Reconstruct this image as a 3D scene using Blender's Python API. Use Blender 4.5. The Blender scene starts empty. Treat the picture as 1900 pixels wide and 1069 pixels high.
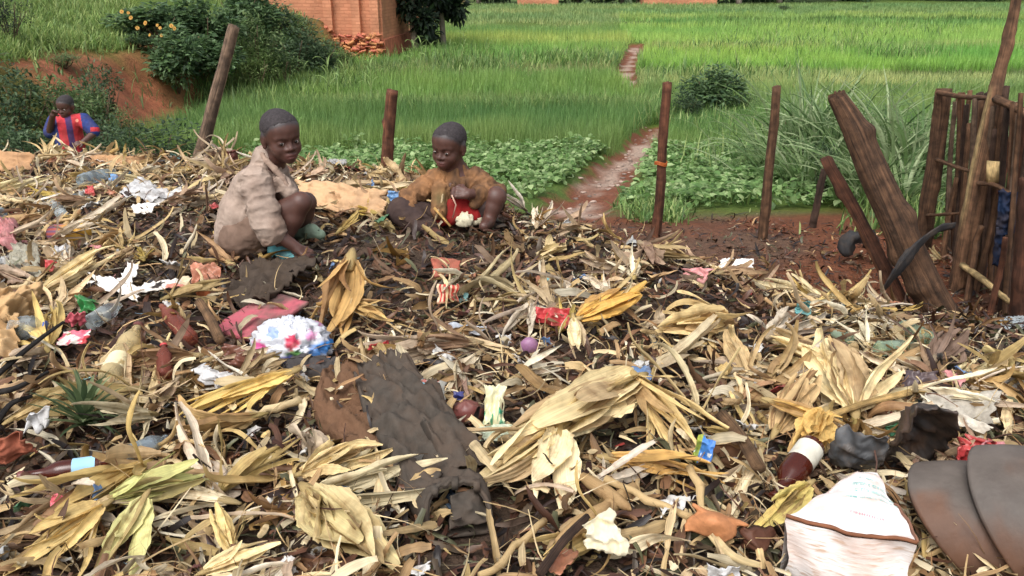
import bpy, math, random
import numpy as np
from mathutils import Vector, Matrix, Quaternion
rad = math.radians
SC = bpy.context.scene
COL = SC.collection

# ------------------------------------------------------------------ camera
CAM = np.array([0.0, 0.0, 1.6]); PITCH = rad(21.6); FPX = 1500.0; IW, IH = 1900.0, 1069.0
cam_data = bpy.data.cameras.new('camera'); cam = bpy.data.objects.new('camera', cam_data); COL.objects.link(cam)
cam.location = CAM; cam.rotation_euler = (rad(90) - PITCH, 0, 0)
cam_data.sensor_width = 36.0; cam_data.lens = 36.0 * FPX / IW; cam_data.clip_start = 0.05; cam_data.clip_end = 2000.0
SC.camera = cam
# ------------------------------------------------------------------ sky and sun (overcast)
SUN_EL, SUN_AZ = rad(58), rad(205)      # azimuth measured clockwise from +Y
world = bpy.data.worlds.new('World'); SC.world = world; world.use_nodes = True
wn = world.node_tree.nodes; wl = world.node_tree.links
sky = wn.new('ShaderNodeTexSky'); sky.sky_type = 'NISHITA'; sky.sun_disc = False
sky.sun_elevation = SUN_EL; sky.sun_rotation = SUN_AZ; sky.dust_density = 6.0; sky.air_density = 1.0; sky.ozone_density = 1.0
hs = wn.new('ShaderNodeHueSaturation'); hs.inputs['Saturation'].default_value = 0.32
wl.new(sky.outputs[0], hs.inputs['Color']); wl.new(hs.outputs[0], wn['Background'].inputs[0])
wn['Background'].inputs[1].default_value = 0.15
sun_d = bpy.data.lights.new('sun', 'SUN'); sun_d.energy = 0.7; sun_d.angle = rad(40); sun_d.color = (1.0, 0.97, 0.92)
sun = bpy.data.objects.new('sun', sun_d); COL.objects.link(sun)
sd = Vector((math.sin(SUN_AZ) * math.cos(SUN_EL), math.cos(SUN_AZ) * math.cos(SUN_EL), math.sin(SUN_EL)))
sun.rotation_euler = sd.to_track_quat('Z', 'Y').to_euler(); sun.location = (0, 0, 20)
SC.view_settings.view_transform = 'Standard'; SC.view_settings.look = 'None'
SC.view_settings.gamma = 1.0; SC.view_settings.exposure = 0.70; SC.view_settings.use_curve_mapping = False
SC.render.film_transparent = False
SC.cycles.max_bounces = 6; SC.cycles.transparent_max_bounces = 8; SC.cycles.use_denoising = True

# ------------------------------------------------------------------ numeric helpers
def lerp(a, b, t): return a + (b - a) * t
def sstep(a, b, x):
    t = np.clip((np.asarray(x, float) - a) / (b - a), 0, 1); return t * t * (3 - 2 * t)
def _hash(ix, iy, iz, seed):
    h = (ix.astype(np.int64) * 374761393 + iy.astype(np.int64) * 668265263 + iz.astype(np.int64) * 2147483647 + seed * 1274126177) & 0xffffffff
    h = ((h ^ (h >> 13)) * 1274126177) & 0xffffffff
    h = ((h ^ (h >> 16)) * 2246822519) & 0xffffffff
    return ((h ^ (h >> 15)) & 0xffff) / 65535.0
def vnoise(x, y, z=None, seed=0):
    x = np.asarray(x, float); y = np.asarray(y, float)
    two = z is None
    z = np.zeros_like(x) if two else np.asarray(z, float)
    x, y, z = np.broadcast_arrays(x, y, z)
    ix, iy, iz = np.floor(x).astype(np.int64), np.floor(y).astype(np.int64), np.floor(z).astype(np.int64)
    fx, fy, fz = x - ix, y - iy, z - iz
    fx = fx * fx * (3 - 2 * fx); fy = fy * fy * (3 - 2 * fy); fz = fz * fz * (3 - 2 * fz)
    def c(a, b, d): return _hash(ix + a, iy + b, iz + d, seed)
    r0 = lerp(lerp(c(0, 0, 0), c(1, 0, 0), fx), lerp(c(0, 1, 0), c(1, 1, 0), fx), fy)
    if two: return r0 * 2 - 1
    r1 = lerp(lerp(c(0, 0, 1), c(1, 0, 1), fx), lerp(c(0, 1, 1), c(1, 1, 1), fx), fy)
    return lerp(r0, r1, fz) * 2 - 1
def fbm(x, y, z=None, o=4, seed=0):
    s, a, t = 0, 1.0, 0
    for i in range(o):
        f = 2.03 ** i
        s = s + a * vnoise(np.asarray(x) * f, np.asarray(y) * f, None if z is None else np.asarray(z) * f, seed + i * 17); t += a; a *= 0.5
    return s / t
def srgb(r, g, b):
    f = lambda c: (c / 255 / 12.92) if c / 255 <= 0.04045 else ((c / 255 + 0.055) / 1.055) ** 2.4
    return (f(r), f(g), f(b))

# ------------------------------------------------------------------ pixel <-> world
CP, SP = math.cos(PITCH), math.sin(PITCH)
def ray(px, py):
    u = (np.asarray(px, float) - IW / 2) / FPX; v = (np.asarray(py, float) - IH / 2) / FPX
    d = np.stack([u, CP - v * SP, -SP - v * CP], -1)
    return d / np.linalg.norm(d, axis=-1, keepdims=True)
def pix(p):
    p = np.asarray(p, float); q = p - CAM
    dep = q[..., 1] * CP - q[..., 2] * SP
    up = q[..., 1] * SP + q[..., 2] * CP
    return IW / 2 + FPX * q[..., 0] / dep, IH / 2 - FPX * up / dep, dep
def Q(px, py, y):
    d = ray(px, py); return CAM + d * (y / d[1])
def Qz(px, py, z):
    d = ray(px, py); return CAM + d * ((z - CAM[2]) / d[2])

# ------------------------------------------------------------------ terrain height
_EX = [-6, -3.2, -1.6, -0.7, -0.15, 0.3, 0.7, 1.2, 2.0, 4.0]
_EY = [4.7, 4.55, 4.45, 4.15, 3.6, 3.0, 2.4, 1.9, 1.7, 1.6]
_EWd = [0.9, 0.9, 0.9, 1.0, 1.1, 1.6, 2.2, 2.4, 2.3, 2.2]
def mound(x, y):
    e = np.interp(x, _EX, _EY); w = np.interp(x, _EX, _EWd)
    m = 1 - sstep(e - 0.1, e + w, y)
    return 0.60 * m * (1 - sstep(3.4, 6, x)) * (1 - 0.0 * y) + 0.03 * m * fbm(x * 1.6, y * 1.6, o=3, seed=3)
def bank_foot(y): return np.interp(y, [6, 9, 11, 15, 20, 24, 30], [-7.5, -6.6, -5.6, -5.4, -5.2, -4.4, -4.0])
def natural(x, y):
    z = np.interp(y, [-5, 4.9, 7, 10, 14, 30, 80, 300], [0, 0, -0.3, -0.6, -0.8, -0.8, -0.9, 1.5])
    z = z - 0.5 * np.exp(-((x + 4.5) / 1.3) ** 2 - ((y - 7.6) / 1.6) ** 2)
    s = bank_foot(y) - x + 0.35 * fbm(x * 0.8, y * 0.8, o=3, seed=11)
    s = np.where(y > 5.5, s, -1)
    b = 0.95 * sstep(0, 1.1, s) + np.maximum(0, s - 0.9) * 0.27
    b = np.minimum(b, 3.2)
    z = z + b * sstep(5.5, 8.5, y)
    z = z + 0.04 * fbm(x * 0.9, y * 0.9, o=3, seed=5) * sstep(4.0, 6, y) + 0.012 * fbm(x * 4, y * 4, o=3, seed=6)
    return z
# muddy path through the fields: centre line and half width
PATH = [(Qz(*p, z)[:2], w) for p, z, w in [((1000, 400), -0.05, .34), ((1055, 378), -0.15, .34), ((1112, 340), -.35, .31), ((1148, 300), -.50, .27),
        ((1190, 262), -.62, .25), ((1224, 224), -.72, .22)]]
PATH2 = [(Qz(*p, -.8)[:2], w) for p, w in [((1190, 178), .10), ((1183, 170), .12), ((1163, 152), .26), ((1162, 125), .30), ((1170, 108), .26), ((1178, 95), .30), ((1180, 82), .30)]]
def path_d(x, y, pts=None):
    best = np.full(np.broadcast(x, y).shape, 9.0)
    for seg in (PATH, PATH2) if pts is None else (pts,):
        for (a, wa), (b, wb) in zip(seg[:-1], seg[1:]):
            ab = b - a; t = np.clip(((x - a[0]) * ab[0] + (y - a[1]) * ab[1]) / (ab @ ab), 0, 1)
            d = np.hypot(x - a[0] - ab[0] * t, y - a[1] - ab[1] * t) / (wa + (wb - wa) * t)
            best = np.minimum(best, d)
    return best          # 1 at the edge of the path
def H(x, y):
    x = np.asarray(x, float); y = np.asarray(y, float)
    z = natural(x, y) + mound(x, y)
    return z - 0.10 * (1 - sstep(0.55, 1.25, path_d(x, y)))
H_exact = H
class _Tab:
    def __init__(s, x0, x1, y0, y1, st):
        s.x0, s.y0, s.st = x0, y0, st; gx_ = np.arange(x0, x1 + st, st); gy_ = np.arange(y0, y1 + st, st); s.nx, s.ny = len(gx_), len(gy_)
        A, B = np.meshgrid(gx_, gy_); s.t = H_exact(A, B)
    def __call__(s, x, y):
        u = np.clip((x - s.x0) / s.st, 0, s.nx - 1.001); v = np.clip((y - s.y0) / s.st, 0, s.ny - 1.001); i = u.astype(int); j = v.astype(int); f = u - i; g = v - j; t = s.t
        return (t[j, i] * (1 - f) + t[j, i + 1] * f) * (1 - g) + (t[j + 1, i] * (1 - f) + t[j + 1, i + 1] * f) * g
_near, _far = _Tab(-14, 14, 0, 28, .05), _Tab(-110, 110, -2, 180, .6)
def H(x, y):
    x, y = np.broadcast_arrays(np.asarray(x, float), np.asarray(y, float))
    return np.where((np.abs(x) < 13.9) & (y > 0) & (y < 27.9), _near(x, y), _far(x, y))
def G(px, py, zoff=0.0):
    """where the view ray through a pixel meets the ground"""
    px = np.atleast_1d(np.asarray(px, float)); py = np.atleast_1d(np.asarray(py, float))
    d = ray(px, py); lo = np.full(len(px), 0.5); t = lo.copy(); done = np.zeros(len(px), bool); hi = lo.copy()
    for i in range(420):
        nt = t * 1.014 + 0.004
        p = CAM + d * nt[:, None]
        hit = (p[:, 2] < H(p[:, 0], p[:, 1]) + zoff) & ~done
        lo = np.where(hit, t, lo); hi = np.where(hit, nt, hi); done |= hit
        t = nt
        if done.all() or t.min() > 180: break
    hi = np.where(done, hi, 150.0); lo = np.where(done, lo, 150.0)
    for i in range(14):
        m = (lo + hi) / 2; p = CAM + d * m[:, None]
        below = p[:, 2] < H(p[:, 0], p[:, 1]) + zoff
        hi = np.where(below, m, hi); lo = np.where(below, lo, m)
    return CAM + d * hi[:, None]
def G1(px, py, zoff=0.0): return G([px], [py], zoff)[0]
def normal_at(x, y, e=0.05):
    n = np.array([H(x - e, y) - H(x + e, y), H(x, y - e) - H(x, y + e), 2 * e]); return n / np.linalg.norm(n)

# ------------------------------------------------------------------ objects
def tag(o, label=None, cat=None, group=None, kind=None):
    if label: o['label'] = label
    if cat: o['category'] = cat
    if group: o['group'] = group
    if kind: o['kind'] = kind
    return o
def mesh(name, V, F, cols=None, uvs=None, smooth=True, mats=None, mi=None):
    """V (n,3); F: array (m,3|4) or list of arrays; cols per vertex (n,3); uvs per vertex (n,2)"""
    me = bpy.data.meshes.new(name)
    V = np.asarray(V, np.float32)
    Fs = F if isinstance(F, (list, tuple)) and len(F) and isinstance(F[0], np.ndarray) and F[0].ndim == 2 else [np.asarray(F)]
    Fs = [f for f in Fs if len(f)]
    me.vertices.add(len(V)); me.vertices.foreach_set('co', V.ravel())
    li = np.concatenate([f.ravel() for f in Fs]).astype(np.int32)
    tot = np.concatenate([np.full(len(f), f.shape[1], np.int32) for f in Fs])
    st = np.concatenate([[0], np.cumsum(tot)[:-1]]).astype(np.int32)
    me.loops.add(len(li)); me.loops.foreach_set('vertex_index', li)
    me.polygons.add(len(tot)); me.polygons.foreach_set('loop_start', st); me.polygons.foreach_set('loop_total', tot)
    if smooth: me.polygons.foreach_set('use_smooth', np.ones(len(tot), bool))
    if mi is not None: me.polygons.foreach_set('material_index', np.asarray(mi, np.int32))
    if cols is not None:
        a = me.color_attributes.new('Col', 'FLOAT_COLOR', 'POINT')
        c = np.ones((len(V), 4), np.float32); c[:, :3] = cols; a.data.foreach_set('color', c.ravel())
    if uvs is not None:
        u = me.uv_layers.new(name='UVMap'); u.data.foreach_set('uv', np.asarray(uvs, np.float32)[li].ravel())
    for m in (mats or []): me.materials.append(m)
    me.update(calc_edges=True); me.validate()
    return me
def obj(name, me, parent=None, loc=None, rot=None, scale=None):
    o = bpy.data.objects.new(name, me); COL.objects.link(o)
    if parent is not None: o.parent = parent
    if loc is not None: o.location = loc
    if rot is not None:
        if isinstance(rot, Quaternion): o.rotation_mode = 'QUATERNION'; o.rotation_quaternion = rot
        else: o.rotation_euler = rot
    if scale is not None: o.scale = (scale,) * 3 if np.isscalar(scale) else scale
    return o
def empty(name, loc=(0, 0, 0)):
    o = bpy.data.objects.new(name, None); COL.objects.link(o); o.location = loc; o.empty_display_size = 0.1; return o
class MB:
    """collects pieces into one mesh"""
    def __init__(s): s.V = []; s.F = {}; s.C = []; s.U = []; s.n = 0; s.M = {}
    def add(s, V, F, col=(1, 1, 1), uv=None, m=0):
        V = np.asarray(V, float).reshape(-1, 3); F = np.asarray(F, int)
        s.V.append(V); s.F.setdefault(F.shape[1], []).append(F + s.n); s.M.setdefault(F.shape[1], []).append(np.full(len(F), m))
        c = np.asarray(col, float); s.C.append(np.broadcast_to(c, (len(V), 3)) if c.ndim == 1 else c)
        s.U.append(np.zeros((len(V), 2)) if uv is None else np.asarray(uv, float).reshape(-1, 2)); s.n += len(V); return s
    def mesh(s, name, mats, smooth=True):
        ks = sorted(s.F)
        return mesh(name, np.concatenate(s.V), [np.concatenate(s.F[k]) for k in ks], np.concatenate(s.C), np.concatenate(s.U), smooth,
                    mats if isinstance(mats, (list, tuple)) else [mats], np.concatenate([np.concatenate(s.M[k]) for k in ks]))
def grid_faces(n, k, closed=False):
    """quads of an n x k vertex grid (row major); closed joins last column to the first"""
    i = np.arange(n - 1)[:, None]; j = np.arange(k if closed else k - 1)[None, :]; j2 = (j + 1) % k
    a = i * k + j; b = i * k + j2; c = (i + 1) * k + j2; d = (i + 1) * k + j
    return np.stack([a, b, c, d], -1).reshape(-1, 4)
def frame_from(d, up=(0, 0, 1)):
    d = np.asarray(d, float); d = d / np.linalg.norm(d); up = np.asarray(up, float)
    s = np.cross(d, up)
    if np.linalg.norm(s) < 1e-4: s = np.cross(d, (1, 0, 0))
    s /= np.linalg.norm(s); u = np.cross(s, d); return d, s, u
def tube(pts, rads, k=8, seed=None, rough=0.0, caps=True, squash=1.0):
    """tapered, slightly irregular tube along points -> V, F(quads), Fcap(tris)"""
    P = np.asarray(pts, float); R = np.broadcast_to(np.asarray(rads, float), (len(P),)).copy()
    rng = np.random.default_rng(seed if seed is not None else 0)
    T = np.gradient(P, axis=0); T /= np.linalg.norm(T, axis=1, keepdims=True) + 1e-9
    _, s, u = frame_from(T[0]); V = []
    an = np.linspace(0, 2 * np.pi, k, endpoint=False); lobes = 1 + rough * rng.normal(size=k)
    for i in range(len(P)):
        s = s - T[i] * (s @ T[i]); s /= np.linalg.norm(s); u = np.cross(s, T[i])
        r = R[i] * lobes * (1 + rough * 0.5 * rng.normal(size=k))
        V.append(P[i] + (np.cos(an) * r)[:, None] * s + (np.sin(an) * r * squash)[:, None] * u)
    V = np.concatenate(V); F = grid_faces(len(P), k, True)
    if not caps: return V, F, np.zeros((0, 3), int)
    n = len(V); V = np.vstack([V, P[0] - T[0] * R[0] * .15, P[-1] + T[-1] * R[-1] * .15]); j = np.arange(k); j2 = (j + 1) % k; b = (len(P) - 1) * k
    cap = np.vstack([np.stack([j2, j, np.full(k, n)], 1), np.stack([b + j, b + j2, np.full(k, n + 1)], 1)])
    return V, F, cap
def add_tube(mb, pts, rads, k=8, seed=None, rough=0.0, col=(1, 1, 1), m=0, squash=1.0):
    V, F, c = tube(pts, rads, k, seed, rough, True, squash)
    P = np.asarray(pts, float); L = np.concatenate([[0], np.cumsum(np.linalg.norm(np.diff(P, axis=0), axis=1))])
    uv = np.zeros((len(V), 2)); uv[:len(P) * k, 0] = np.tile(np.arange(k) / k, len(P)); uv[:len(P) * k, 1] = np.repeat(L, k)
    n0 = mb.n; mb.add(V, F, col, uv, m); mb.F.setdefault(3, []).append(c + n0); mb.M.setdefault(3, []).append(np.full(len(c), m)); return mb
def lathe(prof, k=20):
    """profile [(r,z)] -> V,F round z"""
    pr = np.asarray(prof, float); an = np.linspace(0, 2 * np.pi, k, endpoint=False)
    V = np.stack([pr[:, 0:1] * np.cos(an), pr[:, 0:1] * np.sin(an), np.repeat(pr[:, 1:2], k, 1)], -1).reshape(-1, 3)
    uv = np.stack([np.tile(np.arange(k) / k, len(pr)), np.repeat(pr[:, 1], k)], 1)
    return V, grid_faces(len(pr), k, True), uv
def box(cx, cy, cz, sx, sy, sz):
    V = np.array([[x, y, z] for x in (-.5, .5) for y in (-.5, .5) for z in (-.5, .5)]) * (sx, sy, sz) + (cx, cy, cz)
    F = np.array([[0, 1, 3, 2], [4, 6, 7, 5], [0, 4, 5, 1], [2, 3, 7, 6], [0, 2, 6, 4], [1, 5, 7, 3]]); return V, F
def spline(pts, n=20):
    P = np.asarray(pts, float); t = np.linspace(0, len(P) - 1, n); Pp = np.vstack([2 * P[0] - P[1], P, 2 * P[-1] - P[-2]])
    i = np.minimum(t.astype(int), len(P) - 2); f = (t - i)[:, None]; a, b, c, d = Pp[i], Pp[i + 1], Pp[i + 2], Pp[i + 3]
    return 0.5 * (2 * b + (c - a) * f + (2 * a - 5 * b + 4 * c - d) * f ** 2 + (3 * b - a - 3 * c + d) * f ** 3)
def lie(x, y, yaw, tilt=0.0, tdir=0.0, roll=0.0):
    """quaternion that lays local z on the ground normal, local x along yaw"""
    n = Vector(normal_at(x, y)); q = Vector((0, 0, 1)).rotation_difference(n)
    return q @ Quaternion((0, 0, 1), yaw) @ Quaternion((math.cos(tdir), math.sin(tdir), 0), tilt) @ Quaternion((1, 0, 0), roll)

# ------------------------------------------------------------------ materials
def nodes(name):
    m = bpy.data.materials.new(name); m.use_nodes = True; nt = m.node_tree; return m, nt, nt.nodes['Principled BSDF'], nt.nodes['Material Output']
def N(nt, t, **kw):
    n = nt.nodes.new(t)
    for k, v in kw.items():
        if k in n.inputs.keys() if isinstance(k, str) else False: n.inputs[k].default_value = v
        else: setattr(n, k, v)
    return n
def ramp(nt, stops):
    r = nt.nodes.new('ShaderNodeValToRGB'); e = r.color_ramp.elements
    while len(e) < len(stops): e.new(0.5)
    for el, (p, c) in zip(e, stops): el.position = p; el.color = (*c, 1) if not np.isscalar(c) else (c, c, c, 1)
    return r
def mapping(nt, scale=(1, 1, 1), coord='Object'):
    tc = nt.nodes.new('ShaderNodeTexCoord'); mp = nt.nodes.new('ShaderNodeMapping'); mp.inputs['Scale'].default_value = scale
    nt.links.new(tc.outputs[coord], mp.inputs[0]); return mp
def material(name, col=None, rough=0.7, var=0.25, scale=8.0, stretch=(1, 1, 1), coord='Object', bump=0.2, bscale=None, col2=None, hue_rand=0.0, val_rand=0.0,
             translucent=0.0, trans_col=None, spec=0.4, detail=6.0, dirt=None, dirt_scale=3.0, dirt_amt=0.5, metallic=0.0, bdist=0.01, coat=0.0, alpha=1.0):
    """procedural material. col None reads the vertex colour 'Col'"""
    m, nt, b, out = nodes(name); L = nt.links
    mp = mapping(nt, stretch, coord)
    no = N(nt, 'ShaderNodeTexNoise'); no.inputs['Scale'].default_value = scale; no.inputs['Detail'].default_value = detail; no.inputs['Roughness'].default_value = .6
    L.new(mp.outputs[0], no.inputs['Vector'])
    if col is None:
        at = N(nt, 'ShaderNodeAttribute', attribute_name='Col'); src = at.outputs['Color']
    else:
        rg = N(nt, 'ShaderNodeRGB'); rg.outputs[0].default_value = (*col, 1); src = rg.outputs[0]
    if col2 is not None:
        r = ramp(nt, [(0.4, 0.0), (0.62, 1.0)]); L.new(no.outputs[0], r.inputs[0])
        mx = N(nt, 'ShaderNodeMix', data_type='RGBA'); L.new(r.outputs[0], mx.inputs[0]); L.new(src, mx.inputs[6]); mx.inputs[7].default_value = (*col2, 1); src = mx.outputs[2]
    h = N(nt, 'ShaderNodeHueSaturation')
    mr = N(nt, 'ShaderNodeMapRange'); mr.inputs[1].default_value = .3; mr.inputs[2].default_value = .7; mr.inputs[3].default_value = 1 - var; mr.inputs[4].default_value = 1 + var
    L.new(no.outputs[0], mr.inputs[0]); val = mr.outputs[0]
    if hue_rand or val_rand:
        oi = N(nt, 'ShaderNodeObjectInfo')
        m1 = N(nt, 'ShaderNodeMapRange'); m1.inputs[3].default_value = 1 - val_rand; m1.inputs[4].default_value = 1 + val_rand; L.new(oi.outputs['Random'], m1.inputs[0])
        mu = N(nt, 'ShaderNodeMath', operation='MULTIPLY'); L.new(val, mu.inputs[0]); L.new(m1.outputs[0], mu.inputs[1]); val = mu.outputs[0]
        w = N(nt, 'ShaderNodeMath', operation='MULTIPLY'); L.new(oi.outputs['Random'], w.inputs[0]); w.inputs[1].default_value = 7.31
        fr = N(nt, 'ShaderNodeMath', operation='FRACT'); L.new(w.outputs[0], fr.inputs[0])
        m2 = N(nt, 'ShaderNodeMapRange'); m2.inputs[3].default_value = .5 - hue_rand; m2.inputs[4].default_value = .5 + hue_rand; L.new(fr.outputs[0], m2.inputs[0])
        L.new(m2.outputs[0], h.inputs['Hue'])
    L.new(val, h.inputs['Value']); L.new(src, h.inputs['Color']); c = h.outputs[0]
    if dirt is not None:
        dn = N(nt, 'ShaderNodeTexNoise'); dn.inputs['Scale'].default_value = dirt_scale; dn.inputs['Detail'].default_value = 8; dn.inputs['Roughness'].default_value = .65
        mo = mapping(nt, (1, 1, 1), 'Object'); L.new(mo.outputs[0], dn.inputs['Vector'])
        r = ramp(nt, [(0.44, 0.0), (0.66, dirt_amt)]); L.new(dn.outputs[0], r.inputs[0])
        mx = N(nt, 'ShaderNodeMix', data_type='RGBA'); L.new(r.outputs[0], mx.inputs[0]); L.new(c, mx.inputs[6]); mx.inputs[7].default_value = (*dirt, 1); c = mx.outputs[2]
    L.new(c, b.inputs['Base Color']); b.inputs['Roughness'].default_value = rough; b.inputs['Metallic'].default_value = metallic
    b.inputs['Specular IOR Level'].default_value = spec; b.inputs['Coat Weight'].default_value = coat
    if bump:
        bn = N(nt, 'ShaderNodeTexNoise'); bn.inputs['Scale'].default_value = bscale or scale * 2; bn.inputs['Detail'].default_value = 6
        L.new(mp.outputs[0], bn.inputs['Vector'])
        bu = N(nt, 'ShaderNodeBump'); bu.inputs['Strength'].default_value = bump; bu.inputs['Distance'].default_value = bdist
        L.new(bn.outputs[0], bu.inputs['Height']); L.new(bu.outputs[0], b.inputs['Normal'])
    if translucent:
        tr = N(nt, 'ShaderNodeBsdfTranslucent'); ms = N(nt, 'ShaderNodeMixShader'); ms.inputs[0].default_value = translucent
        if trans_col is None: L.new(c, tr.inputs[0])
        else: tr.inputs[0].default_value = (*trans_col, 1)
        L.new(b.outputs[0], ms.inputs[1]); L.new(tr.outputs[0], ms.inputs[2]); L.new(ms.outputs[0], out.inputs[0])
    return m
# ------------------------------------------------------------------ ground sheet
def tick(msg, _t=[None]):
    import time
    n = time.perf_counter(); print('T %-22s %.1f' % (msg, 0 if _t[0] is None else n - _t[0])); _t[0] = n
tick('start')
GREENS = [srgb(104, 140, 62), srgb(112, 152, 60), srgb(96, 132, 66), srgb(122, 158, 66)]
def ground_colour(x, y):
    n1 = fbm(x * 1.3, y * 1.3, o=4, seed=21); n2 = fbm(x * 6, y * 6, o=4, seed=22); n3 = fbm(x * 0.35, y * 0.35, o=3, seed=23)
    c = np.zeros(x.shape + (3,))
    dark = np.array([0.062, 0.040, 0.027]); red = np.array([0.115, 0.040, 0.018]); red2 = np.array([0.25, 0.088, 0.045]); green = np.array([0.075, 0.13, 0.025]); pale = np.array([0.33, 0.24, 0.19])
    base = lerp(red, red * 1.35, np.clip(n2 * .8 + .5, 0, 1)[..., None])
    hm = np.clip(mound(x, y) / 0.35 + 0.35 * n1, 0, 1)[..., None]
    c = lerp(base, dark * (1 + 0.6 * n2[..., None]), np.clip(hm, 0, 1))
    c = lerp(c, dark * 1.5, (np.clip(n1 * 2.0 - .1, 0, .75) * (y < 6))[..., None])
    g = sstep(5.6, 6.6, y + 0.5 * n1)[..., None]
    field = lerp(green, green * np.array([1.25, 1.15, .8]), np.clip(n3 * .9 + .5, 0, 1)[..., None])
    c = lerp(c, field * 0.8, g)
    s = bank_foot(y) - x; cut = (sstep(-0.5, 0.1, s) * (1 - sstep(1.3, 1.9, s + .5 * n1)) * sstep(6, 8, y))[..., None]
    c = lerp(c, red2 * (1 + .5 * n2[..., None]), cut * np.clip(.75 + n1[..., None], 0, 1))
    p = path_d(x, y); pm = (1 - sstep(0.75, 1.2, p + 0.5 * n2 + .25 * n1))[..., None]
    mud = lerp(red2 * .6, pale, np.clip((0.62 - p)[..., None] * 1.5 + n1[..., None] * .6 + fbm(x * 2.2, y * 2.2, o=4, seed=29)[..., None] * 1.6, 0, 1))
    c = lerp(c, mud, pm)
    return np.clip(c, 0.004, 1)
def axis(segs):
    out = []
    for a, b, n in segs: out.append(np.linspace(a, b, n, endpoint=False))
    return np.concatenate(out + [[segs[-1][1]]])
gx = axis([(-400, -60, 12), (-60, -14, 30), (-14, -4, 90), (-4, 4, 240), (4, 12, 60), (12, 60, 30), (60, 400, 12)])
gy = axis([(-40, 0, 14), (0, 6, 190), (6, 16, 170), (16, 30, 110), (30, 70, 80), (70, 400, 30)])
X, Y = np.meshgrid(gx, gy); Z = H_exact(X, Y)
soil = material('soil', None, rough=0.85, var=0.35, scale=30, bump=0.9, bscale=60, bdist=0.02, spec=0.25)
gnd = obj('ground', mesh('ground', np.stack([X, Y, Z], -1).reshape(-1, 3), grid_faces(len(gy), len(gx)), ground_colour(X, Y).reshape(-1, 3), None, True, [soil]))
tag(gnd, 'red and dark brown soil rising into the heap', None, None, 'structure')
tick('ground')
# ------------------------------------------------------------------ leaf ribbons
def ribbons(N_, L, W, n=8, k=3, bend=0.0, bend2=0.0, twist=0.0, cup=0.5, tipw=0.05, basew=0.5, peak=0.35, wob=0.1, rng=None, side=0.0, pleat=0.05, npl=9, rag=.08):
    """N_ curved tapered leaf strips along local +x -> V (N,n,k,3), UV (N,n,k,2). All parameters may be arrays of N_."""
    A = lambda v: np.broadcast_to(np.asarray(v, float), (N_,))[:, None]
    L, W, bend, bend2, twist, cup, tipw, basew, peak, side = map(A, (L, W, bend, bend2, twist, cup, tipw, basew, peak, side))
    t = np.linspace(0, 1, n)[None, :]
    ph = rng.uniform(0, 6.28, (N_, 4))
    pit = bend * t + bend2 * t * t + wob * np.sin(t * 5 + ph[:, :1]) + wob * .6 * np.sin(t * 11 + ph[:, 1:2])
    yaw = side * t + wob * .7 * np.sin(t * 4 + ph[:, 2:3])
    dx = np.cos(pit) * np.cos(yaw); dy = np.sin(yaw) * np.cos(pit); dz = np.sin(pit)
    step = L / (n - 1)
    cs = lambda d: np.concatenate([np.zeros((N_, 1)), np.cumsum((d[:, 1:] + d[:, :-1]) * .5 * step, 1)], 1)
    P = np.stack([cs(dx), cs(dy), cs(dz)], -1)
    T = np.stack([dx, dy, dz], -1)
    S = np.stack([-np.sin(yaw), np.cos(yaw), np.zeros_like(yaw)], -1); U = np.cross(T, S)
    tw = twist * t + ph[:, 3:4] * 0
    S2 = S * np.cos(tw)[..., None] + U * np.sin(tw)[..., None]; U2 = -S * np.sin(tw)[..., None] + U * np.cos(tw)[..., None]
    prof = np.where(t < peak, basew + (1 - basew) * np.sin(np.clip(t / np.maximum(peak, 1e-3), 0, 1) * np.pi / 2),
                    tipw + (1 - tipw) * np.cos(np.clip((t - peak) / (1 - peak), 0, 1) * np.pi / 2) ** 0.8)
    w = W * prof * (1 + rag * np.sin(t * 17 + ph[:, 1:2]) + rag * .8 * np.sin(t * 41 + ph[:, 2:3]))
    s = np.linspace(-1, 1, k)[None, None, :]
    ang = s * (cup * 1.2)[..., None]
    r = w[..., None] / 2
    off_s = np.where(np.abs(cup[..., None]) > .02, np.sin(ang) / np.maximum(np.abs(cup * 1.2), .02)[..., None], s) * r
    off_u = np.where(np.abs(cup[..., None]) > .02, (1 - np.cos(ang)) / np.where(np.abs(cup) > .02, cup * 1.2, 1)[..., None], 0) * r
    rip = pleat * r * np.sin(s * npl + ph[:, :1, None] + t[..., None] * 4) * (.6 + .6 * np.sin(t * 9 + ph[:, 3:4]))[..., None]
    V = P[:, :, None, :] + S2[:, :, None, :] * off_s[..., None] + U2[:, :, None, :] * (off_u + rip)[..., None]
    UV = np.stack([np.broadcast_to(s * r * 1.0, V.shape[:3]) + ph[:, :1, None], np.broadcast_to((t * L)[..., None], V.shape[:3])], -1)
    return V, UV
def pack(V, UV, col, jitter=0.08, rng=None, base_dark=None):
    """(N,n,k,3) -> flat arrays with faces; col (N,3)"""
    Nn, n, k, _ = V.shape; f = grid_faces(n, k)
    F = (f[None] + (np.arange(Nn) * n * k)[:, None, None]).reshape(-1, 4)
    C = np.broadcast_to(col[:, None, None, :], V.shape).copy()
    if rng is not None: C *= 1 + jitter * rng.normal(size=(Nn, n, 1, 1))
    if base_dark is not None: C *= base_dark[None, :, None, None]
    return V.reshape(-1, 3), F, np.clip(C.reshape(-1, 3), 0, 1), UV.reshape(-1, 2)
STRAW = np.array([srgb(220, 198, 154), srgb(204, 176, 128), srgb(230, 214, 178), srgb(190, 156, 112), srgb(164, 128, 90), srgb(210, 182, 122), srgb(236, 225, 198), srgb(138, 102, 74)])
STRAWP = np.array([.2, .2, .16, .14, .1, .08, .06, .06])
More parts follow.
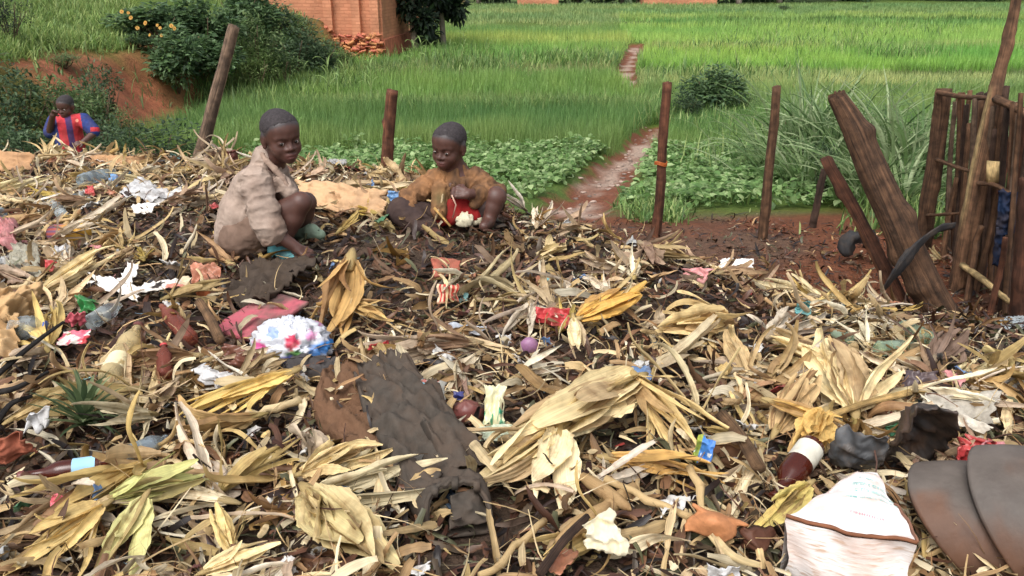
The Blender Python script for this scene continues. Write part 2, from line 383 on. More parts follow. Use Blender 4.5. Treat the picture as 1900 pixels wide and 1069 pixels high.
DRAB = np.array([srgb(98, 66, 50), srgb(76, 50, 40), srgb(56, 40, 35), srgb(116, 84, 62), srgb(88, 74, 58), srgb(42, 36, 35), srgb(92, 92, 66)])
GREENISH = np.array([srgb(176, 178, 104), srgb(150, 160, 84), srgb(196, 190, 122)])
def leaf_material(name, rough=.6, translucent=.22, val_rand=0., hue_rand=0., fib=260, var=.2):
    m, nt, b, out = nodes(name); L = nt.links
    at = N(nt, 'ShaderNodeAttribute', attribute_name='Col'); mp = mapping(nt, (fib, 7, 1), 'UV')
    no = N(nt, 'ShaderNodeTexNoise'); no.inputs['Scale'].default_value = 1.0; no.inputs['Detail'].default_value = 5; L.new(mp.outputs[0], no.inputs[0])
    mo = mapping(nt, (1, 1, 1), 'Object'); n2 = N(nt, 'ShaderNodeTexNoise'); n2.inputs['Scale'].default_value = 22; n2.inputs['Detail'].default_value = 7; n2.inputs['Roughness'].default_value = .65; L.new(mo.outputs[0], n2.inputs[0])
    mr = N(nt, 'ShaderNodeMapRange'); mr.inputs[1].default_value = .3; mr.inputs[2].default_value = .7; mr.inputs[3].default_value = 1 - var; mr.inputs[4].default_value = 1 + var; L.new(no.outputs[0], mr.inputs[0])
    val = mr.outputs[0]
    h = N(nt, 'ShaderNodeHueSaturation')
    if val_rand:
        oi = N(nt, 'ShaderNodeObjectInfo'); m1 = N(nt, 'ShaderNodeMapRange'); m1.inputs[3].default_value = 1 - val_rand; m1.inputs[4].default_value = 1 + val_rand * .35; L.new(oi.outputs['Random'], m1.inputs[0])
        mu = N(nt, 'ShaderNodeMath', operation='MULTIPLY'); L.new(val, mu.inputs[0]); L.new(m1.outputs[0], mu.inputs[1]); val = mu.outputs[0]
        w = N(nt, 'ShaderNodeMath', operation='MULTIPLY'); L.new(oi.outputs['Random'], w.inputs[0]); w.inputs[1].default_value = 13.7
        fr = N(nt, 'ShaderNodeMath', operation='FRACT'); L.new(w.outputs[0], fr.inputs[0])
        m2 = N(nt, 'ShaderNodeMapRange'); m2.inputs[3].default_value = .5 - hue_rand; m2.inputs[4].default_value = .5 + hue_rand; L.new(fr.outputs[0], m2.inputs[0]); L.new(m2.outputs[0], h.inputs['Hue'])
        m3 = N(nt, 'ShaderNodeMapRange'); m3.inputs[3].default_value = .7; m3.inputs[4].default_value = 1.15; L.new(fr.outputs[0], m3.inputs[0]); L.new(m3.outputs[0], h.inputs['Saturation'])
    L.new(val, h.inputs['Value']); L.new(at.outputs['Color'], h.inputs['Color'])
    r = ramp(nt, [(.52, 0.), (.74, .75)]); L.new(n2.outputs[0], r.inputs[0])
    mx = N(nt, 'ShaderNodeMix', data_type='RGBA'); L.new(r.outputs[0], mx.inputs[0]); L.new(h.outputs[0], mx.inputs[6])
    mm = N(nt, 'ShaderNodeMix', data_type='RGBA', blend_type='MULTIPLY'); mm.inputs[0].default_value = 1; L.new(h.outputs[0], mm.inputs[6]); mm.inputs[7].default_value = (.42, .3, .2, 1)
    L.new(mm.outputs[2], mx.inputs[7]); c = mx.outputs[2]
    L.new(c, b.inputs['Base Color']); b.inputs['Roughness'].default_value = rough; b.inputs['Specular IOR Level'].default_value = .35
    bu = N(nt, 'ShaderNodeBump'); bu.inputs['Strength'].default_value = .55; bu.inputs['Distance'].default_value = .002; L.new(no.outputs[0], bu.inputs['Height']); L.new(bu.outputs[0], b.inputs['Normal'])
    if translucent:
        tr = N(nt, 'ShaderNodeBsdfTranslucent'); ms = N(nt, 'ShaderNodeMixShader'); ms.inputs[0].default_value = translucent
        L.new(c, tr.inputs[0]); L.new(b.outputs[0], ms.inputs[1]); L.new(tr.outputs[0], ms.inputs[2]); L.new(ms.outputs[0], out.inputs[0])
    return m
M_husk = leaf_material('husk', val_rand=.38, hue_rand=.012)
M_litter = leaf_material('litter', var=.28)
M_wet = leaf_material('wet_litter', rough=.42, translucent=.05, var=.35)
M_green = leaf_material('green_leaf', rough=.5, translucent=.45, fib=120, var=.15)

# ---- where the straw lies thick: 0..1 from position on the heap
DARKSPOTS = [(300, 420, 130, 45, .75), (480, 505, 200, 75, .97), (330, 450, 90, 40, .7), (690, 480, 150, 80, .93), (900, 450, 180, 55, .92), (1000, 505, 160, 55, .7), (820, 620, 160, 60, .5), (500, 640, 160, 60, .4), (60, 740, 70, 50, .9), (30, 960, 80, 70, .7),
             (1120, 620, 80, 50, .4), (780, 600, 120, 40, .55), (1000, 1040, 420, 70, .85), (1200, 950, 220, 40, .45), (820, 540, 300, 50, .45), (1250, 500, 200, 40, .4), (820, 1010, 90, 60, .6), (1660, 550, 280, 85, .95), (1880, 610, 220, 60, .9), (1420, 470, 200, 40, .9), (1330, 440, 260, 45, .85), (1850, 650, 120, 60, .6), (1230, 870, 60, 40, .4), (640, 990, 60, 60, .5), (300, 1000, 90, 50, .4)]
def straw(x, y):
    u, v, _ = pix(np.stack([x, y, H(x, y)], -1)); s = np.ones_like(u)
    for a, b, sx, sy, q in DARKSPOTS: s *= 1 - q * np.exp(-((u - a) / sx) ** 2 - ((v - b) / sy) ** 2)
    m = mound(x, y); s = s * np.clip(.62 + 1.25 * fbm(x * 3.3, y * 3.3, o=3, seed=61), .1, 1)
    return s * np.clip(sstep(0.02, 0.28, m), 0.05, 1)
def heap_points(n, rng, thresh=True, dark=False, ymax=5.2, near=0.55):
    out = []
    tot = 0
    while tot < n:
        y = near + (ymax - near) * rng.random(n * 3) ** 1.15; x = (rng.random(n * 3) * 2 - 1) * (0.72 * y + 1.0)
        ok = (x > -4.3) & (x < 3.9)
        s = straw(x, y); m = mound(x, y)
        pr = (np.clip(1.15 - s, .12, 1) * np.clip(.25 + m * 3, 0, 1)) if dark else s
        ok &= rng.random(len(x)) < pr
        # not inside the bodies' footprints is handled by z order: litter hugs the ground
        p = np.stack([x[ok], y[ok]], 1); out.append(p); tot += len(p)
    return np.concatenate(out)[:n]
def scatter_strips(name, n, L, W, pal, prob, mat, seed, lift, dark=False, seg=7, k=3, cup=(.1, 1.1), tilt=.3, ymax=5.2, bend=.9):
    rng = np.random.default_rng(seed); P = heap_points(n, rng, dark=dark, ymax=ymax)
    l = rng.uniform(*L, n) * rng.uniform(.6, 1, n); w = rng.uniform(*W, n) * (0.5 + 0.5 * l / L[1])
    V, UV = ribbons(n, l, w, seg, k, rng.uniform(-bend, bend * .6, n), rng.normal(0, bend * .7, n), rng.normal(0, .9, n), rng.uniform(*cup, n) * rng.choice([-1, 1], n), rng.uniform(.02, .7, n), rng.uniform(.2, .95, n), rng.uniform(.15, .6, n), .18, rng, rng.normal(0, .6, n), .2, 9, .12)
    V = V - V.mean(axis=(1, 2), keepdims=True)
    ya = rng.uniform(0, 2 * np.pi, n); ti = rng.normal(0, tilt, n); ro = rng.uniform(-.7, .7, n)
    cr, sr = np.cos(ro)[:, None, None], np.sin(ro)[:, None, None]; x, y, z = V[..., 0], V[..., 1], V[..., 2]; y, z = y * cr - z * sr, y * sr + z * cr
    ct, st = np.cos(ti)[:, None, None], np.sin(ti)[:, None, None]; x, z = x * ct - z * st, x * st + z * ct
    cy, sy = np.cos(ya)[:, None, None], np.sin(ya)[:, None, None]; x, y = x * cy - y * sy, x * sy + y * cy
    e = .05; gxn = (H(P[:, 0] + e, P[:, 1]) - H(P[:, 0] - e, P[:, 1])) / (2 * e); gyn = (H(P[:, 0], P[:, 1] + e) - H(P[:, 0], P[:, 1] - e)) / (2 * e)
    z = z + x * gxn[:, None, None] + y * gyn[:, None, None]
    zb = H(P[:, 0], P[:, 1]) + rng.uniform(*lift, n)
    zmin = z.min(axis=(1, 2)); z = z - np.minimum(zmin, -0.0)[:, None, None] * .55
    V = np.stack([x + P[:, 0, None, None], y + P[:, 1, None, None], z + zb[:, None, None]], -1)
    col = pal[rng.choice(len(pal), n, p=prob)] * rng.uniform(.5, 1.06, (n, 1))
    v, f, c, u = pack(V, UV, col, .1, rng)
    o = obj(name, mesh(name, v, f, c, u, True, [mat])); return o
o = scatter_strips('rotting_litter', 24000, (.025, .12), (.004, .026), DRAB, None, M_wet, 1, (-.005, .03), dark=True); tag(o, 'dark wet rotting leaves and stalks packed between the husks', 'litter', None, 'stuff')
o = scatter_strips('straw_litter', 13500, (.03, .15), (.004, .026), np.vstack([STRAW, DRAB[:4]]), np.concatenate([STRAWP * .8, [.05] * 4]), M_litter, 2, (.0, .045)); tag(o, 'small torn straw coloured husk strips covering the heap', 'litter', None, 'stuff')
o = scatter_strips('torn_husk_litter', 3900, (.07, .2), (.010, .034), STRAW, STRAWP, M_litter, 4, (.0, .05), seg=12, k=6, cup=(.1, 1.2), tilt=.22, bend=1.1); tag(o, 'matted torn corn husk strips covering the heap', 'litter', None, 'stuff')
o = scatter_strips('pale_chip_litter', 5000, (.015, .05), (.006, .022), np.vstack([STRAW[[0, 2, 6, 1]], np.array([srgb(224, 222, 214), srgb(150, 60, 54), srgb(120, 150, 170)])]), np.array([.28, .26, .2, .16, .06, .02, .02]), M_litter, 8, (.0, .05), seg=4, k=3, tilt=.5, bend=.8); tag(o, 'small pale husk chips and paper crumbs over the heap', 'litter', None, 'stuff')
o = scatter_strips('fibre_litter', 6000, (.05, .22), (.0015, .005), np.vstack([STRAW[:5], DRAB[:3]]), np.concatenate([np.full(5, .15), np.full(3, .25 / 3)]), M_litter, 3, (.01, .06), seg=8, k=2, bend=1.4); tag(o, 'thin dry fibres and stalk shreds strewn over the heap', 'litter', None, 'stuff')
def soil_points(n, rng):
    y = rng.uniform(2.4, 6.0, n * 3); x = rng.uniform(-.2, 4.2, n * 3); u, v, _ = pix(np.stack([x, y, H(x, y)], -1)); f = fbm(x * 2.5, y * 2.5, o=3, seed=64)
    ok = (rng.random(n * 3) < np.clip(1.1 - (y - 3.6) / 2.2 + .8 * f, .03, 1)) & (u < 1960) & (path_d(x, y) > .9); return np.stack([x[ok], y[ok]], 1)[:n]
_hp = heap_points; heap_points = lambda n, rng, **k: soil_points(n, rng)
_rng = np.random.default_rng(5)
def soil_scatter(nm, n, *a, **k):
    return scatter_strips(nm, n, *a, **k)
_n = min(len(soil_points(5200, np.random.default_rng(6))), 5200)
o = soil_scatter('soil_litter', _n, (.02, .10), (.004, .02), np.vstack([DRAB, STRAW[3:5], np.array([srgb(128, 70, 50), srgb(196, 180, 150)])]), np.array([.14, .14, .12, .1, .06, .14, .04, .07, .07, .08, .04]), M_wet, 6, (-.004, .018)); tag(o, 'brown leaf bits and crumbs trodden into the red soil by the fence', 'litter', None, 'stuff')
heap_points = _hp
tick('litter')

# ---- husk meshes
def T4(V, yaw=0, pitch=0, roll=0, off=(0, 0, 0)):
    M = Matrix.Translation(off) @ Matrix.Rotation(yaw, 4, 'Z') @ Matrix.Rotation(-pitch, 4, 'Y') @ Matrix.Rotation(roll, 4, 'X')
    A = np.array(M); return V @ A[:3, :3].T + A[:3, 3]
def pick(rng, pal=STRAW, p=STRAWP): return pal[rng.choice(len(pal), p=p)]
def husk_leaf(seed, L=.2, W=.05, green=False):
    """loose husk strips: pleated, torn and curling"""
    rng = np.random.default_rng(seed); mb = MB(); base = pick(rng, GREENISH, np.full(3, 1 / 3)) if green else pick(rng)
    n = rng.integers(2, 6) if not green else 3
    for i in range(n):
        l = L * rng.uniform(.55, 1.1); w = W * rng.uniform(.28, .75); nn, k = 18, 9
        V, U = ribbons(1, l, w, nn, k, rng.uniform(-.3, .6), rng.normal(-.3, 1.0), rng.normal(0, 1.1), rng.uniform(.1, 1.2) * rng.choice([-1, 1], p=[.3, .7]), rng.uniform(.02, .6), rng.uniform(.3, .95), rng.uniform(.15, .6), .16, rng, rng.normal(0, .5), rng.uniform(.12, .3), rng.uniform(8, 13), rng.uniform(.04, .14))
        V = T4(V.reshape(-1, 3), rng.normal(0, .35), rng.normal(.05, .15), rng.normal(0, .7), (rng.uniform(-.1, .1) * L, rng.normal(0, .012), .004 * i))
        c = lerp(base, pick(rng), .35)[None] * rng.uniform(.85, 1.1) if not green else base[None] * rng.uniform(.85, 1.1); v, f, c, u = pack(V.reshape(1, nn, k, 3), U, c, .09, rng); mb.add(v, f, c, u)
    return mb
def husk_bundle(seed, L=.24, W=.07, leaves=7, splay=.55, green=0.0, tip='open', curl=.8, wraps=.5, base=None):
    """a peeled corn husk: fibrous strips wrapped round a stub, many splayed and curled"""
    rng = np.random.default_rng(seed); mb = MB(); base = pick(rng, STRAW[:7], STRAWP[:7] / STRAWP[:7].sum()) if base is None else np.array(base)
    base2 = np.array(srgb(182, 188, 116))
    add_tube(mb, [(-.03, 0, 0), (-.012, 0, .002), (.012, 0, .002), (.03, 0, 0)], [.005, .010, .013, .009], 8, seed, .1, np.array(srgb(196, 170, 116)) * .8)
    for i in range(int(leaves * 1.9)):
        az = 2 * np.pi * i / leaves + rng.normal(0, .4); wrap = rng.random() < wraps
        sp = abs(rng.normal(.05, .06)) if wrap else rng.uniform(.1, splay * 1.7)
        l = L * rng.uniform(.55, 1.08); w = W * (rng.uniform(.5, .95) if wrap else rng.uniform(.22, .6)); n, k = 18, 9
        V, U = ribbons(1, l, w, n, k, (.25 if wrap else .1) + rng.normal(0, .15), (-.45 if wrap else rng.normal(.0, curl)), rng.normal(0, .2 if wrap else 1.0), rng.uniform(.8, 1.4) if wrap else rng.uniform(-.3, 1.1), rng.uniform(.02, .35), .4, rng.uniform(.25, .55), .07 if wrap else .15, rng, rng.normal(0, .15 if wrap else .4), rng.uniform(.08, .22), rng.uniform(8, 14), rng.uniform(.03, .12))
        V = T4(V.reshape(-1, 3), 0, sp, 0, (0, 0, .008)); V = T4(V, 0, 0, az)
        c0 = lerp(base, base2, np.clip(green + rng.normal(0, .12), 0, 1) if green else 0) * rng.uniform(.82, 1.1)
        if rng.random() < .15: c0 = lerp(c0, STRAW[7], .6)
        v, f, c, u = pack(V.reshape(1, n, k, 3), U, c0[None], .08, rng); mb.add(v, f, c, u)
    for A in mb.V: A[:, 2] = np.where(A[:, 2] < 0, A[:, 2] * .35, A[:, 2] * .75)
    return mb
leaf_meshes = [husk_leaf(100 + i, *p).mesh('corn_leaf', M_husk) for i, p in enumerate([(.2, .05), (.16, .045), (.24, .05), (.13, .035), (.26, .045), (.18, .06), (.15, .03), (.22, .04), (.12, .05), (.24, .06), (.17, .04), (.28, .035), (.2, .03), (.14, .06), (.19, .045), (.23, .03)])]
bundle_meshes = [husk_bundle(200 + i, *p).mesh('corn_husk', M_husk) for i, p in enumerate([(.22, .06, 6), (.18, .06, 5), (.24, .07, 8), (.2, .05, 7), (.26, .06, 6), (.16, .055, 5), (.21, .065, 9), (.19, .05, 6)])]
HERO_KEEP = []      # (x, y, radius) kept clear of loose husks so that named things stay visible
def keep(px, py, r):
    p = G1(px, py); HERO_KEEP.append((p[0], p[1], r))
# ------------------------------------------------------------------ crops and grasses of the valley
def blades_mesh(name, P, h, w, col, lean, seed, n=3, k=2, mat=None, droop=.5):
    """upright grass blades at points P (N,3)"""
    rng = np.random.default_rng(seed); Nn = len(P)
    V, UV = ribbons(Nn, h, w, n, k, rng.normal(0, .08, Nn), -np.abs(rng.normal(droop, .3, Nn)), 0, 0, .04, .8, .25, .02, rng, 0)
    az = rng.uniform(0, 6.28, Nn); up = np.pi / 2 - np.abs(rng.normal(0, lean, Nn))
    x, y, z = V[..., 0], V[..., 1], V[..., 2]; c, s = np.cos(up)[:, None, None], np.sin(up)[:, None, None]
    x, z = x * c - z * s, x * s + z * c
    r = rng.uniform(0, 6.28, Nn)
    ca, sa = np.cos(az)[:, None, None], np.sin(az)[:, None, None]; x, y = x * ca - y * sa, x * sa + y * ca
    V = np.stack([x, y, z], -1) + P[:, None, None, :]
    gr = np.linspace(.62, 1.12, n)
    v, f, c, u = pack(V, UV, col, .05, rng, gr * 0 + 1)
    return mesh(name, v, f, c, u, True, [mat or M_green])
def path_px(py): return np.interp(py, [60, 82, 95, 125, 152, 178, 222, 262, 300, 340, 375, 400], [1150, 1180, 1178, 1162, 1163, 1190, 1225, 1187, 1152, 1112, 1062, 1000])
def GR(r, g, b):
    c = np.array(srgb(r, g, b)); l = c.mean(); return (c * .80 + l * .20) * np.array([1.12, 1.0, 1.08])
def field_class(x, y):
    u, v, _ = pix(np.stack([x, y, natural(x, y)], -1))
    n1 = fbm(x * .5, y * .5, o=3, seed=41); n2 = fbm(x * 2.2, y * 1.2, o=3, seed=42); n3 = fbm(x * .15, y * .3, o=3, seed=43)
    left = u < path_px(v)
    h = np.full(u.shape, .30); c = np.tile(GR(112, 150, 66), u.shape + (1,)); keepp = np.ones(u.shape, bool)
    def setc(mask, hh, col): h[mask] = hh; c[mask] = col
    vv = v + 5 * n1
    L_ = left
    setc(L_ & (vv > 207), .34, GR(86, 122, 52)); setc(L_ & (vv <= 207) & (vv > 192), .30, GR(112, 138, 66)); setc(L_ & (vv <= 192) & (vv > 150), .36, GR(98, 138, 54))
    setc(L_ & (vv <= 150) & (vv > 124), .22, GR(132, 144, 82)); setc(L_ & (vv <= 124) & (vv > 84), .30, GR(112, 158, 58)); setc(L_ & (vv <= 84) & (vv > 66), .3, GR(128, 164, 64))
    setc(L_ & (vv <= 66) & (vv > 50), .3, GR(104, 146, 64)); setc(L_ & (vv <= 50), .25, GR(112, 146, 76))
    R_ = ~left
    setc(R_ & (vv > 228), .3, GR(86, 126, 52)); setc(R_ & (vv <= 228) & (vv > 170), .32, GR(98, 134, 60)); setc(R_ & (vv <= 170) & (vv > 136), .2, GR(136, 156, 82))
    setc(R_ & (vv <= 136) & (vv > 96), .34, GR(112, 162, 52)); setc(R_ & (vv <= 96) & (vv > 84), .25, GR(134, 158, 78)); setc(R_ & (vv <= 84) & (vv > 52), .3, GR(118, 168, 62))
    setc(R_ & (vv <= 52) & (vv > 38), .3, GR(104, 152, 62)); setc(R_ & (vv <= 38) & (vv > 28), .3, GR(122, 162, 68)); setc(R_ & (vv <= 28), .25, GR(108, 146, 74))
    dark = (np.abs(vv - 137 - .01 * (u - 1700)) < 4) & (u > 1650) | (np.abs(vv - 40) < 2.5) & R_ & (u > 1330)
    c[dark] *= .5  # nearer strip is the bund's shadow, painted into the rice colour
    c *= (1 + .26 * n2 + .2 * n3)[..., None]; c[..., 0] *= 1 + .3 * n3 + .15 * n2
    h *= 1 + .3 * n1 + .2 * n2
    mud = (np.hypot((u - 965) / 45, (v - 50) / 7) < 1) | (np.hypot((u - 1180) / 40, (v - 45) / 5) < 1)
    keepp &= ~mud & (path_d(x, y) > 1.0 + .35 * n2) & (x > bank_foot(y) + .2 + .3 * n1) & (natural(x, y) < -.45)
    keepp &= ~((x < -2.9) & (x > -9) & (y > 23.2) & (y < 30))
    return h, c, keepp, v
rng = np.random.default_rng(77)
for nm, lab, y0, y1, n, bw in [('rice_stand', 'dense green rice standing in the nearest paddy behind the children', 10.0, 15.4, 60000, .0075), ('rice_stand', 'lighter green rice in the second paddy beyond the grassy bund', 15.4, 22.0, 46000, .012),
                               ('rice_stand', 'bright green rice in the middle of the valley', 22.0, 36.0, 56000, .024), ('rice_stand', 'pale green rice far across the valley floor', 36.0, 61.0, 46000, .07)]:
    y = y0 + (y1 - y0) * rng.random(n * 2) ** (1.0 if y1 < 30 else .9); x = (rng.random(n * 2) * 2 - 1) * (.72 * y + 1.0)
    h, c, kp, v = field_class(x, y); kp &= rng.random(len(x)) < np.where(h < .26, .6, 1)
    i = np.flatnonzero(kp)[:n]; x, y, h, c = x[i], y[i], h[i] * rng.uniform(.75, 1.15, len(i)), c[i] * rng.uniform(.78, 1.18, (len(i), 1)) * np.interp(y[i], [10, 22, 40], [1.75, 1.65, 1.45])[:, None]
    w = bw * rng.uniform(.7, 1.3, len(i))
    P = np.stack([x, y, H(x, y) - .01], -1)
    o = obj(nm, blades_mesh(nm, P, h, w, c, .13, 5 + int(y0), 3 if y1 < 30 else 2, 2)); tag(o, lab, 'rice', None, 'stuff')
# weeds on the bunds and path edges
def weeds(name, lab, pts_px, n, h, w, cols, seed, lean=.5, spread=1.0, nseg=4):
    rng = np.random.default_rng(seed); u = []; v = []
    for (a, b, su, sv, q) in pts_px:
        m = int(n * q); u.append(rng.normal(a, su, m)); v.append(rng.normal(b, sv, m))
    u = np.concatenate(u); v = np.concatenate(v); P = G(u, v); ok = (P[:, 1] > 4.9) & (path_d(P[:, 0], P[:, 1]) > .9) & (P[:, 1] < 120); P = P[ok]
    col = np.array(cols)[rng.integers(len(cols), size=len(P))] * rng.uniform(.7, 1.2, (len(P), 1))
    hh = rng.uniform(*h, len(P)); o = obj(name, blades_mesh(name, P, hh, w * rng.uniform(.6, 1.3, len(P)), col, lean, seed + 1, nseg, 2, droop=.8)); tag(o, lab, 'weeds', None, 'stuff'); return o
WG = [1.4 * c for c in [GR(86, 128, 52), GR(110, 150, 66), GR(72, 112, 48), GR(132, 158, 80)]]
weeds('bund_grass', 'tufted grass on the low bund between the two nearest paddies', [(960, 205, 110, 4, .4), (780, 205, 80, 5, .2), (1090, 200, 60, 5, .2), (640, 200, 60, 6, .2)], 5200, (.14, .34), .016, WG, 300)
weeds('path_weeds', 'rough grass and low weeds along the muddy path edge', [(1240, 215, 40, 12, .2), (1390, 250, 70, 34, .4), (1180, 130, 60, 25, .2), (1300, 215, 60, 20, .2)], 5200, (.14, .42), .018, WG, 302)
weeds('verge_weeds', 'green weeds sprouting on the red soil by the fence stakes', [(1062, 390, 16, 5, .22), (1205, 395, 22, 9, .3), (1245, 402, 14, 6, .16), (1150, 375, 50, 6, .16), (1330, 372, 90, 6, .16)], 2600, (.06, .17), .014, WG, 304, .7)
weeds('field_weeds', 'ragged weedy strip between paddies with dark clumps', [(1050, 118, 50, 5, .2), (1130, 120, 30, 6, .12), (900, 132, 60, 8, .15), (1480, 90, 120, 14, .2), (1680, 110, 40, 5, .1), (1620, 60, 120, 8, .12), (1350, 140, 90, 8, .11)], 6000, (.2, .5), .035, WG, 306, .5, nseg=3)
weeds('bank_foot_weeds', 'pale tall weeds along the foot of the bank', [(480, 180, 50, 20, .3), (600, 165, 60, 14, .25), (700, 140, 60, 10, .2), (840, 120, 60, 12, .25)], 5200, (.2, .55), .02, [GR(104, 148, 62), GR(136, 172, 78), GR(86, 128, 58)], 308, .4)
weeds('fence_weeds', 'low green weeds growing behind the stick fence', [(1820, 545, 28, 16, .4), (1790, 470, 50, 30, .3), (1690, 410, 60, 30, .3)], 2600, (.08, .3), .014, WG, 309, .6)

# ---- leafy ground cover and shrubs
def leaf_cloud(P, D, L, W, cols, seed, n=3, k=3, cup=.5, bend=-.5):
    """leaves at points P pointing along D"""
    rng = np.random.default_rng(seed); Nn = len(P)
    V, UV = ribbons(Nn, L, W, n, k, 0, bend + rng.normal(0, .3, Nn), 0, cup, .03, .15, .42, .05, rng, rng.normal(0, .3, Nn))
    D = D / (np.linalg.norm(D, axis=1, keepdims=True) + 1e-9); up = np.array([0, 0, 1.]) + rng.normal(0, .35, (Nn, 3))
    S = np.cross(up, D); S /= np.linalg.norm(S, axis=1, keepdims=True) + 1e-9; U = np.cross(D, S)
    V = V[..., 0:1] * D[:, None, None] + V[..., 1:2] * S[:, None, None] + V[..., 2:3] * U[:, None, None] + P[:, None, None]
    return pack(V, UV, cols, .05, rng)
def bean_field():
    rng = np.random.default_rng(50); n = 24000
    y = 5.7 + 4.9 * rng.random(n * 3) ** .9; x = -3.2 + 10 * rng.random(n * 3)
    u, v, _ = pix(np.stack([x, y, natural(x, y)], -1)); n1 = fbm(x * 1.2, y * 1.2, o=3, seed=51)
    ok = (path_d(x, y) > 1.15 + .2 * n1) & (y < 10.3 + .3 * n1) & (u < 2600)
    front = np.interp(u, [300, 900, 1000, 1120, 1200, 1400, 1600, 1800], [9, 7.3, 6.8, 6.5, 6.15, 6.15, 6.3, 6.6]); ok &= (y > front + .55 * n1) & (n1 > -.48 + .25 * rng.random(len(x)))
    row = np.abs(((x * .93 + y * .3) / .42) % 1 - .5) * 2; ok &= rng.random(len(x)) < .45 + .75 * row
    i = np.flatnonzero(ok)[:n]; x, y = x[i], y[i]
    clump = .5 + .5 * vnoise(x * 5, y * 5, seed=52)
    z = H(x, y) + .03 + (.05 + .22 * clump ** 1.5) * rng.random(len(x)) ** .6
    D = rng.normal(0, 1, (len(x), 3)); D[:, 2] = rng.normal(-.05, .3, len(x))
    pal = np.array([GR(116, 156, 84), GR(92, 136, 62), GR(142, 176, 108), GR(76, 118, 52)]); col = 1.35 * pal[rng.choice(4, len(x), p=[.35, .3, .2, .15])] * rng.uniform(.75, 1.2, (len(x), 1))
    L = rng.uniform(.045, .09, len(x)); v_, f, c, u_ = leaf_cloud(np.stack([x, y, z], -1), D, L, L * .75, col, 53, 4, 3)
    o = obj('bean_plants', mesh('bean_plants', v_, f, c, u_, True, [M_green])); tag(o, 'low leafy bean plants covering the plot either side of the path', 'bean plants', None, 'stuff')
bean_field()
rng = np.random.default_rng(91); mb = MB(); V0, F0_, _u = lathe([(.01, -.5), (.6, -.4), (1, 0), (.7, .5), (.01, .62)], 7)
for i in range(150):
    j = rng.integers(len(PATH) - 1); t_ = rng.random(); c_ = PATH[j][0] * (1 - t_) + PATH[j + 1][0] * t_ + rng.normal(0, .11, 2); r_ = rng.uniform(.008, .035); mb.add(V0 * (1 + .2 * rng.normal(size=V0.shape)) * (r_, r_ * rng.uniform(.6, 1), r_ * .6) + (c_[0], c_[1], float(H(c_[0], c_[1])) + r_ * .2), F0_, np.array([.30, .22, .18]) * rng.uniform(.5, 1.4))
o = obj('pebbles', mb.mesh('pebbles', material('pebble', None, rough=.6, var=.2, scale=30))); tag(o, 'wet pebbles and mud lumps along the muddy path', 'pebbles', None, 'stuff')
tick('fields')
# ------------------------------------------------------------------ shrubs, trees and grass of the bank
def crown_points(n, rng, rx, ry, rz, lumps=9):
    """points on lumpy clump shells inside an ellipsoid; z from 0"""
    c = rng.normal(0, 1, (lumps, 3)); c /= np.linalg.norm(c, axis=1, keepdims=True); c *= rng.uniform(.25, .75, (lumps, 1)); c[:, 2] = c[:, 2] * .9 + .12
    r = rng.uniform(.3, .52, lumps); i = rng.integers(lumps, size=n)
    d = rng.normal(0, 1, (n, 3)); d /= np.linalg.norm(d, axis=1, keepdims=True)
    p = c[i] + d * (r[i] * rng.uniform(.55, 1.08, n))[:, None]
    p[:, 2] = np.maximum(p[:, 2], -.92 + .1 * rng.random(n))
    return p * (rx, ry, rz) + (0, 0, rz * .95), d
PAL_D = [GR(62, 96, 56), GR(46, 76, 46), GR(82, 118, 68), GR(98, 134, 84)]
PAL_M = [GR(80, 118, 56), GR(64, 100, 48), GR(104, 140, 72), GR(122, 156, 84)]
PAL_L = [GR(106, 144, 62), GR(126, 162, 78), GR(88, 126, 54), GR(140, 172, 90)]
PAL_K = [GR(40, 62, 44), GR(30, 50, 36), GR(58, 80, 56)]
def shrub_meshes(seed, n, L, W, pal, lumps=9, droop=-.5):
    rng = np.random.default_rng(seed); p, d = crown_points(n, rng, 1, 1, 1, lumps)
    D = d + rng.normal(0, .7, (n, 3)); D[:, 2] = D[:, 2] * .5 + .1
    col = np.array(pal)[rng.integers(len(pal), size=n)] * rng.uniform(.75, 1.2, (n, 1)) * (0.9 + .2 * vnoise(p[:, 0] * 3, p[:, 1] * 3, p[:, 2] * 3, seed=seed))[:, None]
    l = L * rng.uniform(.6, 1.2, n); v, f, c, u = leaf_cloud(p, D, l, l * W, col, seed + 1, 3, 3, bend=droop)
    me = mesh('foliage', v, f, c, u, True, [M_green])
    mb = MB()
    for i in range(7):
        a = rng.uniform(0, 6.28); t = rng.uniform(.3, .7); e = np.array([math.cos(a) * t, math.sin(a) * t, rng.uniform(1.0, 1.6)])
        add_tube(mb, spline([(0, 0, -.1), e * .45 + rng.normal(0, .05, 3), e], 6), np.linspace(.035, .008, 6), 5, seed + i, .05, (.11, .075, .045))
    return me, mb.mesh('stem', M_bark)
M_bark = material('bark', None, rough=.85, var=.35, scale=14, stretch=(1, 1, .25), bump=.6, bdist=.01)
SHR = {'d': [shrub_meshes(600 + i, 1500, .16, .42, PAL_D) for i in range(3)], 'm': [shrub_meshes(610 + i, 1300, .15, .36, PAL_M) for i in range(3)], 'l': [shrub_meshes(620 + i, 1100, .17, .3, PAL_L) for i in range(2)],
       'k': [shrub_meshes(630, 1900, .1, .45, PAL_K)], 'b': [shrub_meshes(640, 2000, .24, .45, [c * 1.5 for c in PAL_M[:1] + PAL_D], 12)]}
